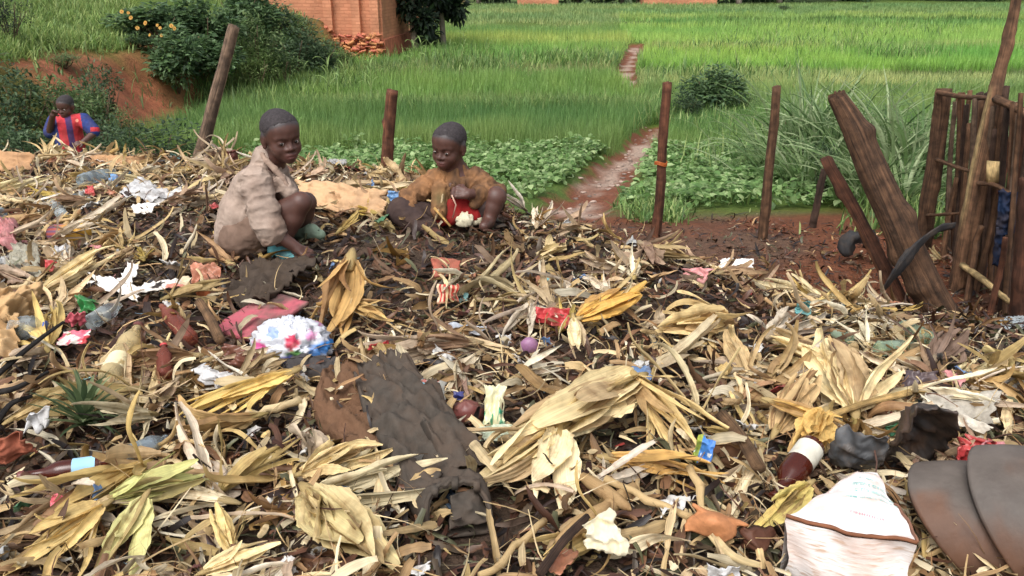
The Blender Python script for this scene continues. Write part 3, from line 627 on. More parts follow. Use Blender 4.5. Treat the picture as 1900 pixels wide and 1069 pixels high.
def shrub(px, y, top, wpx, kind, label, name='shrub', group='shrubs along the left bank', depth=.8, seed=0, cat='shrub'):
    rng = np.random.default_rng(int(px * 7 + y * 31 + seed + 4000)); x = Q(px, 200, y)[0]
    for _ in range(3):
        z0 = float(H(x, y)); v = pix(np.array([x, y, z0]))[1]; x = Q(px, (v + top) / 2, y)[0]
    zt = Q(px, top, y)[2]; hgt = max(zt - z0, .25); dep = pix(np.array([x, y, (z0 + zt) / 2]))[2]; w = wpx * dep / FPX / 2 * 1.2
    root = empty(name, (x, y, z0)); tag(root, label, cat, group)
    ms = SHR[kind][rng.integers(len(SHR[kind]))]; rz = rng.uniform(0, 6.28)
    for nm, me in (('foliage', ms[0]), ('stem', ms[1])):
        obj(nm, me, root, (0, 0, 0), (0, 0, rz), (w, w * depth if nm == 'foliage' else w, hgt / 2.0))
    return root
S_LIST = [
 (25, 9.6, 112, 150, 'd', 'dark leafy shrub at the left edge behind the standing person'),
 (100, 9.9, 122, 150, 'm', 'mid green shrub directly behind the head of the standing person'),
 (168, 10.4, 122, 110, 'm', 'shrub with greyish leaves below the red bank cut'),
 (55, 8.9, 205, 150, 'd', 'dense dark shrub beside the raised arm of the standing person'),
 (214, 9.2, 212, 110, 'd', 'shrub to the right of the standing person, before the red cut'),
 (292, 8.8, 222, 150, 'd', 'low spreading shrub between the standing person and the leaning post'),
 (340, 8.9, 246, 110, 'm', 'small bright shrub at the foot of the leaning post'),
 (205, 8.4, 238, 120, 'd', 'low shrub beside the hip of the person in the striped shirt'),
 (18, 8.2, 218, 120, 'd', 'low dark shrub rising above the cardboard at the left edge'),
 (292, 15.6, 8, 130, 'b', 'large flowering shrub with yellow blooms on the red bank'),
 (372, 16.2, -10, 140, 'b', 'tall broad shrub left of the leaning post top'),
 (256, 14.8, 60, 70, 'd', 'shrub hanging over the red earth cut'),
 (322, 14.6, 50, 120, 'b', 'leafy shrub in the middle of the flowering mass'),
 (372, 15.4, 70, 110, 'b', 'lower shrub mass overhanging the bare red soil'),
 (425, 17.0, 16, 80, 'd', 'shrub hidden behind the leaning post top'),
 (470, 17.0, 2, 110, 'm', 'shrub above the bank between leaning post and brick wall'),
 (470, 16.4, 74, 100, 'l', 'pale green shrub right of the leaning post'),
 (545, 18.6, 34, 120, 'd', 'dark shrub on the slope below the brick wall'),
 (600, 20.0, 66, 100, 'd', 'dark shrub at the corner of the rubble footing'),
 (525, 17.2, 88, 90, 'm', 'shrub at the bottom of the slope below the wall'),
 (640, 21.2, 88, 56, 'm', 'small shrub ending the slope at the rice field'),
 (500, 20.0, -14, 130, 'd', 'dark shrub at the top of the slope left of the brick wall'),
 (556, 21.4, 6, 90, 'm', 'shrub touching the left end of the brick wall'),
 (455, 19.0, -30, 120, 'b', 'broad leafy shrub above the leaning post tip'),
 (590, 19.2, 52, 90, 'd', 'dense shrub on the slope under the brick piers'),
 (140, 10.6, 128, 120, 'd', 'shrub with dark leaves right behind the striped shirt'),
 (232, 10.0, 188, 60, 'm', 'pale shrub standing against the red earth cut'),
 (-60, 10.6, 120, 170, 'd', 'dark shrub just past the left edge of the view'),
 (-150, 12.0, 60, 200, 'm', 'shrub on the red bank past the left edge of the view'),
 (196, 11.6, 112, 90, 'd', 'dark shrub hanging in the middle of the red earth cut'),
 (118, 12.2, 98, 80, 'm', 'greyish shrub under the grassy lip of the cut'),
 (14, 12.4, -24, 90, 'k', 'very dark shrub in the upper left corner'),
 (80, 20.0, -30, 60, 'd', 'green shrub on the top of the bank by the red wall'),
]
for s in S_LIST: shrub(*s)
# yellow flowers belong to the flowering shrub
fl = [o for o in bpy.data.objects if o.get('label', '').startswith('large flowering')][0]
rng = np.random.default_rng(9); fm = MB()
for i in range(9):
    V, U = ribbons(1, .055, .035, 4, 3, .1, -.3, 0, .3, .4, .4, .5, .02, rng); fm_v = T4(V.reshape(-1, 3), i * 6.28 / 9, .2); f4 = grid_faces(4, 3); fm.add(fm_v, f4, GR(232, 188, 40))
V, F, u = lathe([(.001, .012), (.016, .01), (.02, 0)], 8); fm.add(V, F, GR(196, 130, 30))
flower_me = fm.mesh('flower', M_green)
for (u, v) in [(238, 24), (243, 33), (270, 43), (292, 47), (297, 52), (318, 48), (324, 53), (278, 65), (226, 22), (300, 66), (333, 120), (330, 116), (255, 52)]:
    p = Q(u, v, 14.2 + rng.uniform(0, .3)); o = obj('flower', flower_me, fl, tuple(p - np.array(fl.location)), (rad(70), 0, rng.uniform(-.5, .5)), rng.uniform(.45, .8))
# bank grass
def bank_grass(name, lab, regions, n, h, w, cols, seed):
    rng = np.random.default_rng(seed); u = []; v = []
    for (u0, u1, v0, v1, q) in regions: m = int(n * q); u.append(rng.uniform(u0, u1, m)); v.append(rng.uniform(v0, v1, m))
    P = G(np.concatenate(u), np.concatenate(v)); P = P[(P[:, 1] < 80) & (P[:, 1] > 5.5)]
    # fill in 3D so that the slope stays covered from other sides
    P[:, :2] += rng.normal(0, .12, (len(P), 2)); P[:, 2] = H(P[:, 0], P[:, 1])
    col = 1.3 * np.array(cols)[rng.integers(len(cols), size=len(P))] * rng.uniform(.75, 1.2, (len(P), 1)) * (1 + .2 * fbm(P[:, 0] * 1.5, P[:, 1] * 1.5, o=2, seed=3))[:, None]
    hh = rng.uniform(*h, len(P)); o = obj(name, blades_mesh(name, P, hh, w * rng.uniform(.6, 1.3, len(P)), col, .55, seed + 1, 4, 2, droop=1.0)); tag(o, lab, 'grass', None, 'stuff')
bank_grass('bank_grass', 'light green grass sloping above the red earth cut', [(-40, 235, 2, 92, 1.0), (-500, -40, -20, 100, .35), (-40, 60, 92, 110, .06), (400, 560, -10, 60, .3)], 9000, (.12, .34), .022, [GR(112, 148, 62), GR(94, 132, 56), GR(132, 160, 76)], 320)
bank_grass('slope_grass', 'rough grass on the slope between leaning post and brick wall', [(430, 560, 60, 140, .5), (500, 640, 95, 130, .3), (380, 520, 165, 215, .45)], 6500, (.12, .36), .02, [GR(92, 134, 58), GR(110, 150, 66), GR(78, 116, 54)], 322)
bank_grass('foot_grass', 'grass growing at the foot of the bank behind the heap', [(360, 560, 200, 285, 1.0)], 3600, (.12, .4), .02, [GR(88, 134, 56), GR(112, 152, 68)], 324)
bank_grass('hanging_tufts', 'sparse tufts on the bare red earth cut', [(60, 240, 96, 150, .5), (240, 330, 150, 215, .3), (310, 510, 140, 175, .2)], 120, (.12, .36), .02, [GR(74, 104, 52), GR(98, 122, 62)], 326)
# ---- tall cane grass behind the log
def cane_clump(seed, n=110):
    rng = np.random.default_rng(seed); mb = MB()
    for i in range(n):
        l = rng.uniform(.7, 1.35); a = rng.uniform(0, 6.28); r = abs(rng.normal(0, .16)); V, U = ribbons(1, l, rng.uniform(.014, .03), 9, 3, rng.uniform(-.1, .1), -rng.uniform(.5, 2.2), rng.normal(0, .6), .5, .03, .5, .35, .05, rng, rng.normal(0, .2))
        V = T4(V.reshape(-1, 3), a, rad(88) - abs(rng.normal(.12, .15)), rng.normal(0, .3), (math.cos(a) * r, math.sin(a) * r, 0)); c = np.array([GR(104, 144, 74), GR(84, 124, 62), GR(132, 166, 100), GR(152, 182, 122)])[rng.integers(4)]
        v, f, cc, u = pack(V.reshape(1, 9, 3, 3), U, c[None] * rng.uniform(.8, 1.15), .05, rng); mb.add(v, f, cc, u)
    return mb.mesh('cane_grass', M_green)
CANE = [cane_clump(700 + i) for i in range(3)]
for i, (px, y, top, lab) in enumerate([(1485, 8.6, 118, 'tall cane grass clump beside the fourth fence stake'), (1540, 8.0, 140, 'tall cane grass clump right behind the leaning log top'), (1590, 7.6, 160, 'cane grass clump just right of the leaning log'), (1650, 7.2, 150, 'cane grass clump between leaning log and stick fence'),
        (1700, 6.7, 158, 'tall cane grass clump touching the first fence post'), (1440, 8.2, 205, 'short cane grass clump behind the fourth fence stake'), (1620, 6.4, 235, 'low cane grass clump nearest the leaning log'), (1690, 6.0, 275, 'low cane grass clump at the first fence post base'), (1500, 7.2, 235, 'short broad clump left of the leaning log'), (1790, 7.2, 170, 'cane grass clump seen between the fence sticks'), (1870, 6.6, 220, 'cane grass clump at the right edge behind the fence')]):
    x = Q(px, 300, y)[0]; z0 = float(H(x, y)); zt = Q(px, top, y)[2]; o = obj('cane_grass_clump', CANE[i % 3], None, (x, y, z0), (0, 0, i * 1.3), (1.15, 1.15, max(.3, (zt - z0) / 1.08))); tag(o, lab, 'grass clump', 'cane grass clumps by the fence')
for px, y, top, w, kd, lab in [(1322, 14.2, 126, 110, 'b', 'dark green bush by the bend of the muddy path, upper half'), (1275, 13.4, 160, 80, 'd', 'lower dark bush where the muddy path ends'), (1375, 13.9, 168, 70, 'm', 'lighter bush right of the dark path bush'), (1440, 11.0, 235, 80, 'm', 'leafy shrub behind the fourth fence stake'), (1535, 6.6, 240, 60, 'd', 'small dark shrub behind the short broken stump'), (1480, 9.6, 190, 110, 'm', 'leafy green shrub left of the leaning log')]:
    shrub(px, y, top, w, kd, lab, group='shrubs beside the path')
# ---- maize plants: sparse pale stalks
def maize(seed):
    rng = np.random.default_rng(seed); mb = MB(); add_tube(mb, spline([(0, 0, 0), (.01, 0, .4), (.02, .01, .95)], 6), np.linspace(.016, .006, 6), 6, seed, .03, GR(140, 172, 92))
    lf = MB()
    for i in range(9):
        z = .15 + .09 * i; V, U = ribbons(1, rng.uniform(.35, .55), .05, 9, 3, .2, -rng.uniform(1.4, 2.4), rng.normal(0, .4), .6, .03, .5, .35, .05, rng); V = T4(V.reshape(-1, 3), i * 2.6 + rng.normal(0, .4), .95, 0, (.01, 0, z))
        v, f, c, u = pack(V.reshape(1, 9, 3, 3), U, (GR(128, 168, 78) * rng.uniform(.85, 1.2))[None], .05, rng); lf.add(v, f, c, u)
    return mb.mesh('stalk', M_green), lf.mesh('leaf', M_green)
MZ = [maize(i) for i in (1, 2, 3)]
for i, (px, v) in enumerate([(444, 146), (520, 158), (568, 168), (432, 186), (612, 182), (690, 190), (782, 124), (800, 130), (836, 118), (862, 112), (770, 138), (905, 108), (640, 172)]):
    p = G1(px, v); root = empty('maize_plant', tuple(p)); s = np.random.default_rng(i).uniform(.5, .85)
    tag(root, ['young maize just right of the leaning post, by the bare red strip', 'young maize below the dark slope shrubs', 'young maize standing in grass left of the first child', 'young maize right beside the leaning post', 'young maize above the first child in the grass', 'young maize just left of the short fence post', 'tallest young maize below the dark trees', 'young maize right of the tallest, below the dark trees', 'young maize in the middle below the dark trees', 'young maize at the right end below the dark trees', 'young maize in front of the brick rubble', 'lone young maize far right of the dark trees', 'young maize between the two children, far behind'][i], 'maize', ['maize at the bank foot', 'maize before the dark trees'][int(px > 740)])
    obj('stalk', MZ[i % 3][0], root, None, (0, 0, i * 1.1), s); obj('leaf', MZ[i % 3][1], root, None, (0, 0, i * 1.1), s)
# ---- trees: tapered trunk with limbs, leaf crown
def tree(px, y, top, wpx, label, pal, seed, n=3400, L=.26, low=.25, bark=(.24, .2, .16), trunk_r=.09, group=None, name='tree'):
    rng = np.random.default_rng(seed); x = Q(px, 60, y)[0]; z0 = float(H(x, y)); zt = Q(px, top, y)[2]; h = max(zt - z0, 1.0); w = wpx * (y * CP + .8) / FPX / 2
    root = empty(name, (x, y, z0)); tag(root, label, 'tree', group)
    mb = MB(); ends = []
    tp = spline([(0, 0, -.1), (rng.normal(0, .08), 0, h * .3), (rng.normal(0, .15), rng.normal(0, .1), h * .62)], 9); add_tube(mb, tp, np.linspace(trunk_r, trunk_r * .55, 9), 8, seed, .06, bark)
    for i in range(7):
        a = i * 2.4 + rng.normal(0, .3); st = tp[rng.integers(3, 9)]; e = st + np.array([math.cos(a) * w * .7, math.sin(a) * w * .6, h * rng.uniform(.12, .4)]); add_tube(mb, spline([st, (st + e) / 2 + (0, 0, .1 * h * rng.random()), e], 7), np.linspace(trunk_r * .5, .012, 7), 6, seed + i, .05, bark); ends.append(e)
    obj('trunk', mb.mesh('trunk', M_bark), root)
    lumps = np.array(ends + [(rng.normal(0, w * .4), rng.normal(0, w * .4), h * rng.uniform(low, .95)) for _ in range(9)]); i = rng.integers(len(lumps), size=n)
    d = rng.normal(0, 1, (n, 3)); d /= np.linalg.norm(d, axis=1, keepdims=True); P = lumps[i] + d * (rng.uniform(.3, 1.05, n) * .36)[:, None] * (w, w * .9, h * .22); P[:, 2] = np.maximum(P[:, 2], .05)
    D = d + rng.normal(0, .6, (n, 3)); D[:, 2] -= .2; col = np.array(pal)[rng.integers(len(pal), size=n)] * rng.uniform(.7, 1.25, (n, 1)); l = L * rng.uniform(.6, 1.2, n)
    v, f, c, u = leaf_cloud(P, D, l, l * .42, col, seed + 3, 3, 3); obj('crown', mesh('crown', v, f, c, u, True, [M_green]), root)
tree(770, 25.5, -230, 110, 'dark tree with pale trunk right beside the brick wall', PAL_K + PAL_D[:1], 801, 4200, .3, .06, trunk_r=.12)
tree(822, 27.0, -200, 90, 'dark leafy tree at the edge of the rice valley', PAL_K + PAL_D[:2], 802, 3600, .3, .08, trunk_r=.1)
tree(742, 27.5, -260, 70, 'dark tree tucked behind the corner of the brick wall', PAL_K, 803, 2600, .3, .05)
# hedge line far behind the fields: each tree its own
FAR = [(890, 64, -40, 130), (1070, 65, -30, 130), (1150, 64, -45, 110), (1365, 63, -50, 90), (1440, 66, -30, 160), (1540, 69, -40, 160), (1650, 72, -36, 170), (1770, 70, -30, 170), (1860, 73, -44, 170), (1950, 70, -40, 170), (760, 66, -50, 150), (640, 68, -60, 160)]
for i, (px, y, top, w) in enumerate(FAR):
    p = ['a pale house', 'the first red brick house', 'between the two far brick houses', 'the far brick houses'][min(3, i)]
    tree(px, y, top - 60, w, ['far tree at the valley edge by the dark trees', 'far tree right of the small red house', 'far tree left of the long red house', 'far tree right of the long red house', 'far tree above the small dark bush in the field', 'far tree beyond the pale paddies above the leaning log', 'far tree beyond the pale paddies above the cane grass', 'far tree beyond the fields above the first fence post', 'far tree behind the tip of the tall fence pole', 'far tree past the right edge of the view', 'far tree hidden behind the dark trees', 'far tree behind the brick wall'][i], PAL_D + PAL_K[:1], 820 + i, 1100, .8, .0, trunk_r=.25, group='far trees across the valley')
shrub(1455, 52, 8, 30, 'k', 'small dark lone bush standing in the far paddies', group='lone bushes in the valley'); shrub(1606, 54, 8, 14, 'm', 'tiny grey green bush on the far bund', group='lone bushes in the valley')
tick('bank')
# ---- brick walls
def brick_mat(name, col, sc=1.0):
    m, nt, b, out = nodes(name); L = nt.links; mp = mapping(nt, (1, 1, 1), 'UV'); br = N(nt, 'ShaderNodeTexBrick'); br.inputs['Scale'].default_value = sc
    br.inputs['Color1'].default_value = (*col, 1); br.inputs['Color2'].default_value = (col[0] * .8, col[1] * .78, col[2] * .75, 1); br.inputs['Mortar'].default_value = (col[0] * .82, col[1] * .78, col[2] * .76, 1)
    br.inputs['Mortar Size'].default_value = .012; br.inputs['Brick Width'].default_value = .24; br.inputs['Row Height'].default_value = .09; L.new(mp.outputs[0], br.inputs[0])
    mo = mapping(nt); no = N(nt, 'ShaderNodeTexNoise'); no.inputs['Scale'].default_value = 1.4; no.inputs['Detail'].default_value = 8; L.new(mo.outputs[0], no.inputs[0]); h = N(nt, 'ShaderNodeHueSaturation'); mr = N(nt, 'ShaderNodeMapRange'); mr.inputs[1].default_value = .3; mr.inputs[2].default_value = .7; mr.inputs[3].default_value = .72; mr.inputs[4].default_value = 1.2
    L.new(no.outputs[0], mr.inputs[0]); L.new(mr.outputs[0], h.inputs['Value']); L.new(br.outputs[0], h.inputs['Color']); L.new(h.outputs[0], b.inputs['Base Color']); b.inputs['Roughness'].default_value = .9
    bu = N(nt, 'ShaderNodeBump'); bu.inputs['Strength'].default_value = .8; bu.inputs['Distance'].default_value = .02; L.new(br.outputs['Fac'], bu.inputs['Height']); bu.invert = True; L.new(bu.outputs[0], b.inputs['Normal']); return m
M_brick = brick_mat('mud_brick', (.62, .27, .15)); M_rubble = material('rubble', (.50, .19, .095), rough=.9, var=.35, scale=6, hue_rand=.02, val_rand=.3, bump=.6); M_tin = material('roof_tin', (.3, .22, .18), rough=.5, metallic=.6)
def uvbox(cx, cy, cz, sx, sy, sz):
    V, F = box(cx, cy, cz, sx, sy, sz); V = V[F].reshape(-1, 3); Fq = np.arange(24).reshape(6, 4); uv = np.zeros((24, 2))
    for i in range(6):
        q = V[i * 4:i * 4 + 4]; n = np.abs(np.cross(q[1] - q[0], q[2] - q[0])); a = n.argmax(); uv[i * 4:i * 4 + 4] = q[:, [1, 2]] if a == 0 else q[:, [0, 2]] if a == 1 else q[:, :2]
    return V, Fq, uv
def pbox(name, parent, mat, *b):
    V, F, uv = uvbox(*b); return obj(name, mesh(name, V, F, None, uv, False, [mat]), parent)
c0 = Q(712, 116, 23.6); bh = empty('brick_building', (c0[0], 23.6, -.86)); bh.rotation_euler = (0, 0, rad(-7)); tag(bh, 'orange brick building with piers above a rubble footing', 'building')
pbox('wall', bh, M_brick, -3.2, 1.6, 2.0, 6.4, 3.0, 2.9)
for x in (-.09, -.62, -1.42, -3.6, -4.9, -6.2): pbox('pier', bh, M_brick, x - .09, .02, 2.02, .24, .2, 2.86)
pbox('cornice', bh, M_brick, -3.2, 1.6, 3.5, 6.6, 3.2, .16)
V = np.array([(-6.9, -.5, 3.6), (.5, -.5, 3.6), (.5, 3.8, 3.6), (-6.9, 3.8, 3.6), (-6.9, 1.6, 4.6), (.5, 1.6, 4.6)]); me = mesh('roof', V, [np.array([[0, 1, 5, 4], [2, 3, 4, 5], [3, 2, 1, 0]]), np.array([[1, 2, 5], [3, 0, 4]])], None, None, False, [M_tin]); obj('roof', me, bh)
foot = pbox('footing', bh, M_rubble, -3.2, 1.6, .27, 6.5, 3.1, .62)
rng = np.random.default_rng(4); V, F = box(0, 0, 0, 1, 1, 1); V = V + rng.normal(0, .06, V.shape); rb = mesh('brick', V, F, None, None, False, [M_rubble])
for i in range(240):
    x = -rng.uniform(0, 2.6); z = rng.uniform(0, .72) if x > -1.4 else rng.uniform(.2, .9)
    obj('brick', rb, foot, (x, -.02 - rng.uniform(0, .10) - max(0, .3 - z) * .3, z), tuple(rng.normal(0, .3, 3)), (rng.uniform(.09, .2), .1, rng.uniform(.04, .08)))
for i, (u0, u1, y, lab, hh) in enumerate([(960, 1036, 60.5, 'small red brick house across the valley', 2.2), (1195, 1330, 61, 'long low red brick house across the valley', 2.2)]):
    a = Q(u0, 8, y); b = Q(u1, 8, y); z0 = float(H((a[0] + b[0]) / 2, y)); w = b[0] - a[0]; r = empty('far_house', ((a[0] + b[0]) / 2, y, z0)); tag(r, lab, 'house', 'far houses')
    pbox('wall', r, M_brick, 0, 2, 1.2, w, 4, 2.6)
    V = np.array([(-w / 2 - .4, -.5, 2.5), (w / 2 + .4, -.5, 2.5), (w / 2 + .4, 4.5, 2.5), (-w / 2 - .4, 4.5, 2.5), (-w / 2 - .4, 2, 3.6), (w / 2 + .4, 2, 3.6)]); obj('roof', mesh('roof', V, [np.array([[0, 1, 5, 4], [2, 3, 4, 5], [3, 2, 1, 0]]), np.array([[1, 2, 5], [3, 0, 4]])], None, None, False, [M_tin]), r)
    for k in range(3 if i else 1): pbox('window', r, M_tin, -w / 2 + w * (k + 1) / (4 if i else 2), -.03, 1.3, .8, .1, .9)
a = G1(100, 10); wl_ = empty('red_wall', (Q(75, 0, 21)[0], 21, float(H(Q(75, 0, 21)[0], 21)))); tag(wl_, 'bit of red earth wall at the top left edge', 'wall'); pbox('wall', wl_, M_brick, 0, 0, .6, .6, .5, 1.4)
w2 = empty('red_wall', (Q(185, 0, 22)[0], 22, float(H(Q(185, 0, 22)[0], 22)))); tag(w2, 'wider red brick wall along the top of the grassy bank', 'wall'); pbox('wall', w2, M_brick, 0, 0, .6, 1.6, .5, 1.5)
tick('buildings')
# ------------------------------------------------------------------ wooden posts, log and stick fence
def wood_material(name, val_rand=.2):
    m, nt, b, out = nodes(name); L = nt.links; at = N(nt, 'ShaderNodeAttribute', attribute_name='Col'); mp = mapping(nt, (42, 4, 1), 'UV')
    no = N(nt, 'ShaderNodeTexNoise'); no.inputs['Scale'].default_value = 1; no.inputs['Detail'].default_value = 12; no.inputs['Roughness'].default_value = .72; no.inputs['Distortion'].default_value = .6; L.new(mp.outputs[0], no.inputs[0])
    mo = mapping(nt); n2 = N(nt, 'ShaderNodeTexNoise'); n2.inputs['Scale'].default_value = 24; n2.inputs['Detail'].default_value = 8; L.new(mo.outputs[0], n2.inputs[0])
    r = ramp(nt, [(.34, .25), (.5, .95), (.68, 1.7)]); L.new(no.outputs[0], r.inputs[0]); r2 = ramp(nt, [(.35, .6), (.65, 1.25)]); L.new(n2.outputs[0], r2.inputs[0])
    mu = N(nt, 'ShaderNodeMath', operation='MULTIPLY'); L.new(r.outputs[0], mu.inputs[0]); L.new(r2.outputs[0], mu.inputs[1]); h = N(nt, 'ShaderNodeHueSaturation'); L.new(mu.outputs[0], h.inputs['Value']); L.new(at.outputs['Color'], h.inputs['Color']); L.new(h.outputs[0], b.inputs['Base Color'])
    b.inputs['Roughness'].default_value = .8; b.inputs['Specular IOR Level'].default_value = .3
    ad = N(nt, 'ShaderNodeMath', operation='ADD'); L.new(no.outputs[0], ad.inputs[0]); L.new(n2.outputs[0], ad.inputs[1]); bu = N(nt, 'ShaderNodeBump'); bu.inputs['Strength'].default_value = 1.0; bu.inputs['Distance'].default_value = .008; L.new(ad.outputs[0], bu.inputs['Height']); L.new(bu.outputs[0], b.inputs['Normal']); return m
M_wood = wood_material('old_wood')
W_GREY, W_BROWN, W_DARK, W_RED, W_PALE = map(np.array, [srgb(122, 100, 82), srgb(112, 82, 60), srgb(72, 54, 44), srgb(116, 74, 54), srgb(214, 184, 130)]); W_GREY, W_BROWN, W_DARK, W_RED = W_GREY * .8, W_BROWN * .72, W_DARK * .8, W_RED * .7
def pole_mesh(name, P, R, col, seed, k=12, n=26, rough=.05, knots=3, split=None, ground_to=None):
    """gnarled pole through 3D points P with radii R; split=(t0,t1,angle,colour) exposes pale wood"""
    rng = np.random.default_rng(seed); P = spline(P, n); R = np.interp(np.linspace(0, 1, n), np.linspace(0, 1, len(R)), R)
    wob_ = rng.normal(0, R.mean() * .05, (7, 3)); P[1:-1] += spline(wob_, n)[1:-1]
    V, F, cap = tube(P, R, k, seed, rough); t = np.repeat(np.linspace(0, 1, n), k); a = np.tile(np.arange(k) / k * 6.283, n)
    ctr = np.repeat(P, k, 0); off = V[:n * k] - ctr; sc = 1 + .06 * fbm(np.cos(a) * 2 + seed, t * 5.0, np.sin(a) * 2, 3, seed) + .10 * (.35 - np.abs(fbm(np.cos(a) * 4.5 + seed, t * 1.6, np.sin(a) * 4.5, 3, seed + 7)) * 1.6)
    for _ in range(knots): t0, a0 = rng.uniform(.1, .9), rng.uniform(0, 6.28); sc = sc + .30 * np.exp(-((t - t0) / .025) ** 2 - ((np.cos(a - a0) - 1) / .25) ** 2)
    sc = sc - .16 * np.exp(-(((a - rng.uniform(0, 6.28) + 9.42) % 6.283 - 3.14) / .22) ** 2)
    C = np.tile(np.asarray(col, float), (len(V), 1)); C[:n * k] *= np.clip(1 + .9 * fbm(np.cos(a) * 5, t * 3.5, np.sin(a) * 5, 3, seed + 5) + .3 * fbm(np.cos(a) * 3, t * 14, np.sin(a) * 3, 2, seed + 9), .3, 2)[:, None]
    if split: m = np.exp(-((((a - split[2]) + 3.1416) % 6.2832 - 3.1416) / .75) ** 4) * sstep(split[0] - .04, split[0] + .04, t) * (1 - sstep(split[1] - .1, split[1] + .05, t)); C[:n * k] = lerp(C[:n * k], np.array(split[3]), m[:, None]); sc = sc - .28 * m
    V[:n * k] = ctr + off * sc[:, None]
    # splintered top
    V[(n - 1) * k:n * k] += np.outer(rng.uniform(-.35, .25, k) * R[-1], (P[-1] - P[-2]) / np.linalg.norm(P[-1] - P[-2]))
    C[-1] = np.array(col) * 1.25; C[-2] = col
    L_ = np.concatenate([[0], np.cumsum(np.linalg.norm(np.diff(P, axis=0), axis=1))]); uv = np.zeros((len(V), 2)); uv[:n * k, 0] = a / 6.283; uv[:n * k, 1] = np.repeat(L_, k)
    return mesh(name, V, [F, cap], C, uv, True, [M_wood])
def post(name, label, cat, pts, rpx, col, seed, group=None, sink=True, **kw):
    """pts [(px,py,y)] from the bottom to the top"""
    P = [Q(*p) for p in pts]; 
    if sink: b = P[0]; d = (P[0] - P[1]) / np.linalg.norm(P[0] - P[1]); zg = float(H(b[0], b[1])) - .06; s = (b[2] - zg) / max(-d[2], .2); P = [b + d * max(s, 0)] + P
    R = np.interp(np.linspace(0, 1, len(P)), np.linspace(0, 1, len(rpx)), rpx) * np.array([pix(p)[2] for p in P]) / FPX
    o = obj(name, pole_mesh(name, np.array(P), R, col, seed, **kw)); 
    if label: tag(o, label, cat, group)
    return o
FG = 'stakes of the old field fence'
post('fence_post', 'tall leaning weathered fence post behind the heap at left', 'fence post', [(370, 300, 5.0), (403, 175, 5.05), (434, 48, 5.1)], [13, 14, 11], W_GREY, 1, FG, split=(.35, .95, 4.6, srgb(176, 150, 120)), sink=True)
post('fence_post', 'short fence post standing between the two crouching children', 'fence post', [(717, 312, 4.75), (722, 240, 4.75), (728, 168, 4.75)], [12, 12, 12], W_RED, 2, FG)
p3 = post('fence_post', 'thin fence stake with orange wire beside the muddy path', 'fence post', [(1219, 424, 5.0), (1228, 290, 5.0), (1238, 153, 5.0)], [9, 9.5, 8.5], W_RED, 3, FG)
post('fence_post', 'straight thin fence stake right of the path stake', 'fence post', [(1415, 442, 4.9), (1428, 300, 4.9), (1441, 160, 4.9)], [10, 9, 8], W_BROWN, 4, FG)
post('fence_post', 'small dark stake leaning behind the broken stump', 'fence post', [(1514, 388, 5.3), (1530, 314, 5.3)], [7, 6], W_DARK, 5, FG)
mb = MB(); c = Q(1226, 305, 5.0); 
for i in range(3): an = np.linspace(0, 6.28, 13); add_tube(mb, np.stack([c[0] + .038 * np.cos(an), c[1] + .038 * np.sin(an), c[2] + .008 * i + .006 * np.sin(an * 2)], -1), .004, 6, i, .05, srgb(176, 92, 40))
w = obj('wire', mb.mesh('wire', material('orange_wire', None, .6, .2)), p3); w.matrix_parent_inverse = Matrix.Identity(4)
lg = post('leaning_log', 'thick split brown log leaning over the edge of the heap', 'log', [(1748, 592, 3.32), (1700, 500, 3.38), (1640, 360, 3.5), (1588, 250, 3.6), (1552, 176, 3.66)], [30, 30, 29, 27, 16], W_BROWN * .62, 6, None, k=56, n=90, rough=.006, knots=5, split=(.5, 1.2, 4.5, srgb(150, 104, 70)))
post('broken_branch', 'thinner broken trunk leaning beside the thick log', 'log', [(1668, 556, 3.45), (1600, 420, 3.6), (1532, 292, 3.72)], [20, 15, 11], W_RED * .75, 7, None, k=12, n=26, rough=.08, knots=4, split=(.3, .8, 4.4, srgb(150, 100, 66)))
M_rubber = material('black_rubber', (.022, .021, .022), rough=.8, var=.4, scale=12, bump=.3, dirt=(.10, .07, .05), dirt_scale=14, dirt_amt=.5)
mb = MB(); add_tube(mb, spline([Q(1640, 536, 3.24), Q(1662, 505, 3.22), Q(1685, 474, 3.25), Q(1712, 446, 3.3), Q(1742, 426, 3.34), Q(1770, 420, 3.36)], 26), np.interp(np.arange(26), [0, 3, 7, 10, 13, 18, 25], [.016, .034, .052, .056, .034, .026, .020]), 12, 3, .16, squash=.3)
tag(obj('rubber_strip', mb.mesh('rubber_strip', M_rubber)), 'torn black rubber strip draped over the thick leaning log', 'rubber strip')
mb = MB(); an = np.linspace(-.3, 3.5, 16); c = G1(1592, 492) + np.array([0, 0, .085]); add_tube(mb, np.stack([c[0] + .075 * np.cos(an), c[1] + .04 * np.sin(an), c[2] + .07 * np.sin(an)], -1), np.interp(np.arange(16), [0, 4, 8, 12, 15], [.022, .045, .032, .05, .025]), 12, 4, .28, squash=.6)
tag(obj('tyre_scrap', mb.mesh('tyre_scrap', M_rubber)), 'curled black tyre scrap lying left of the thick log', 'tyre scrap')
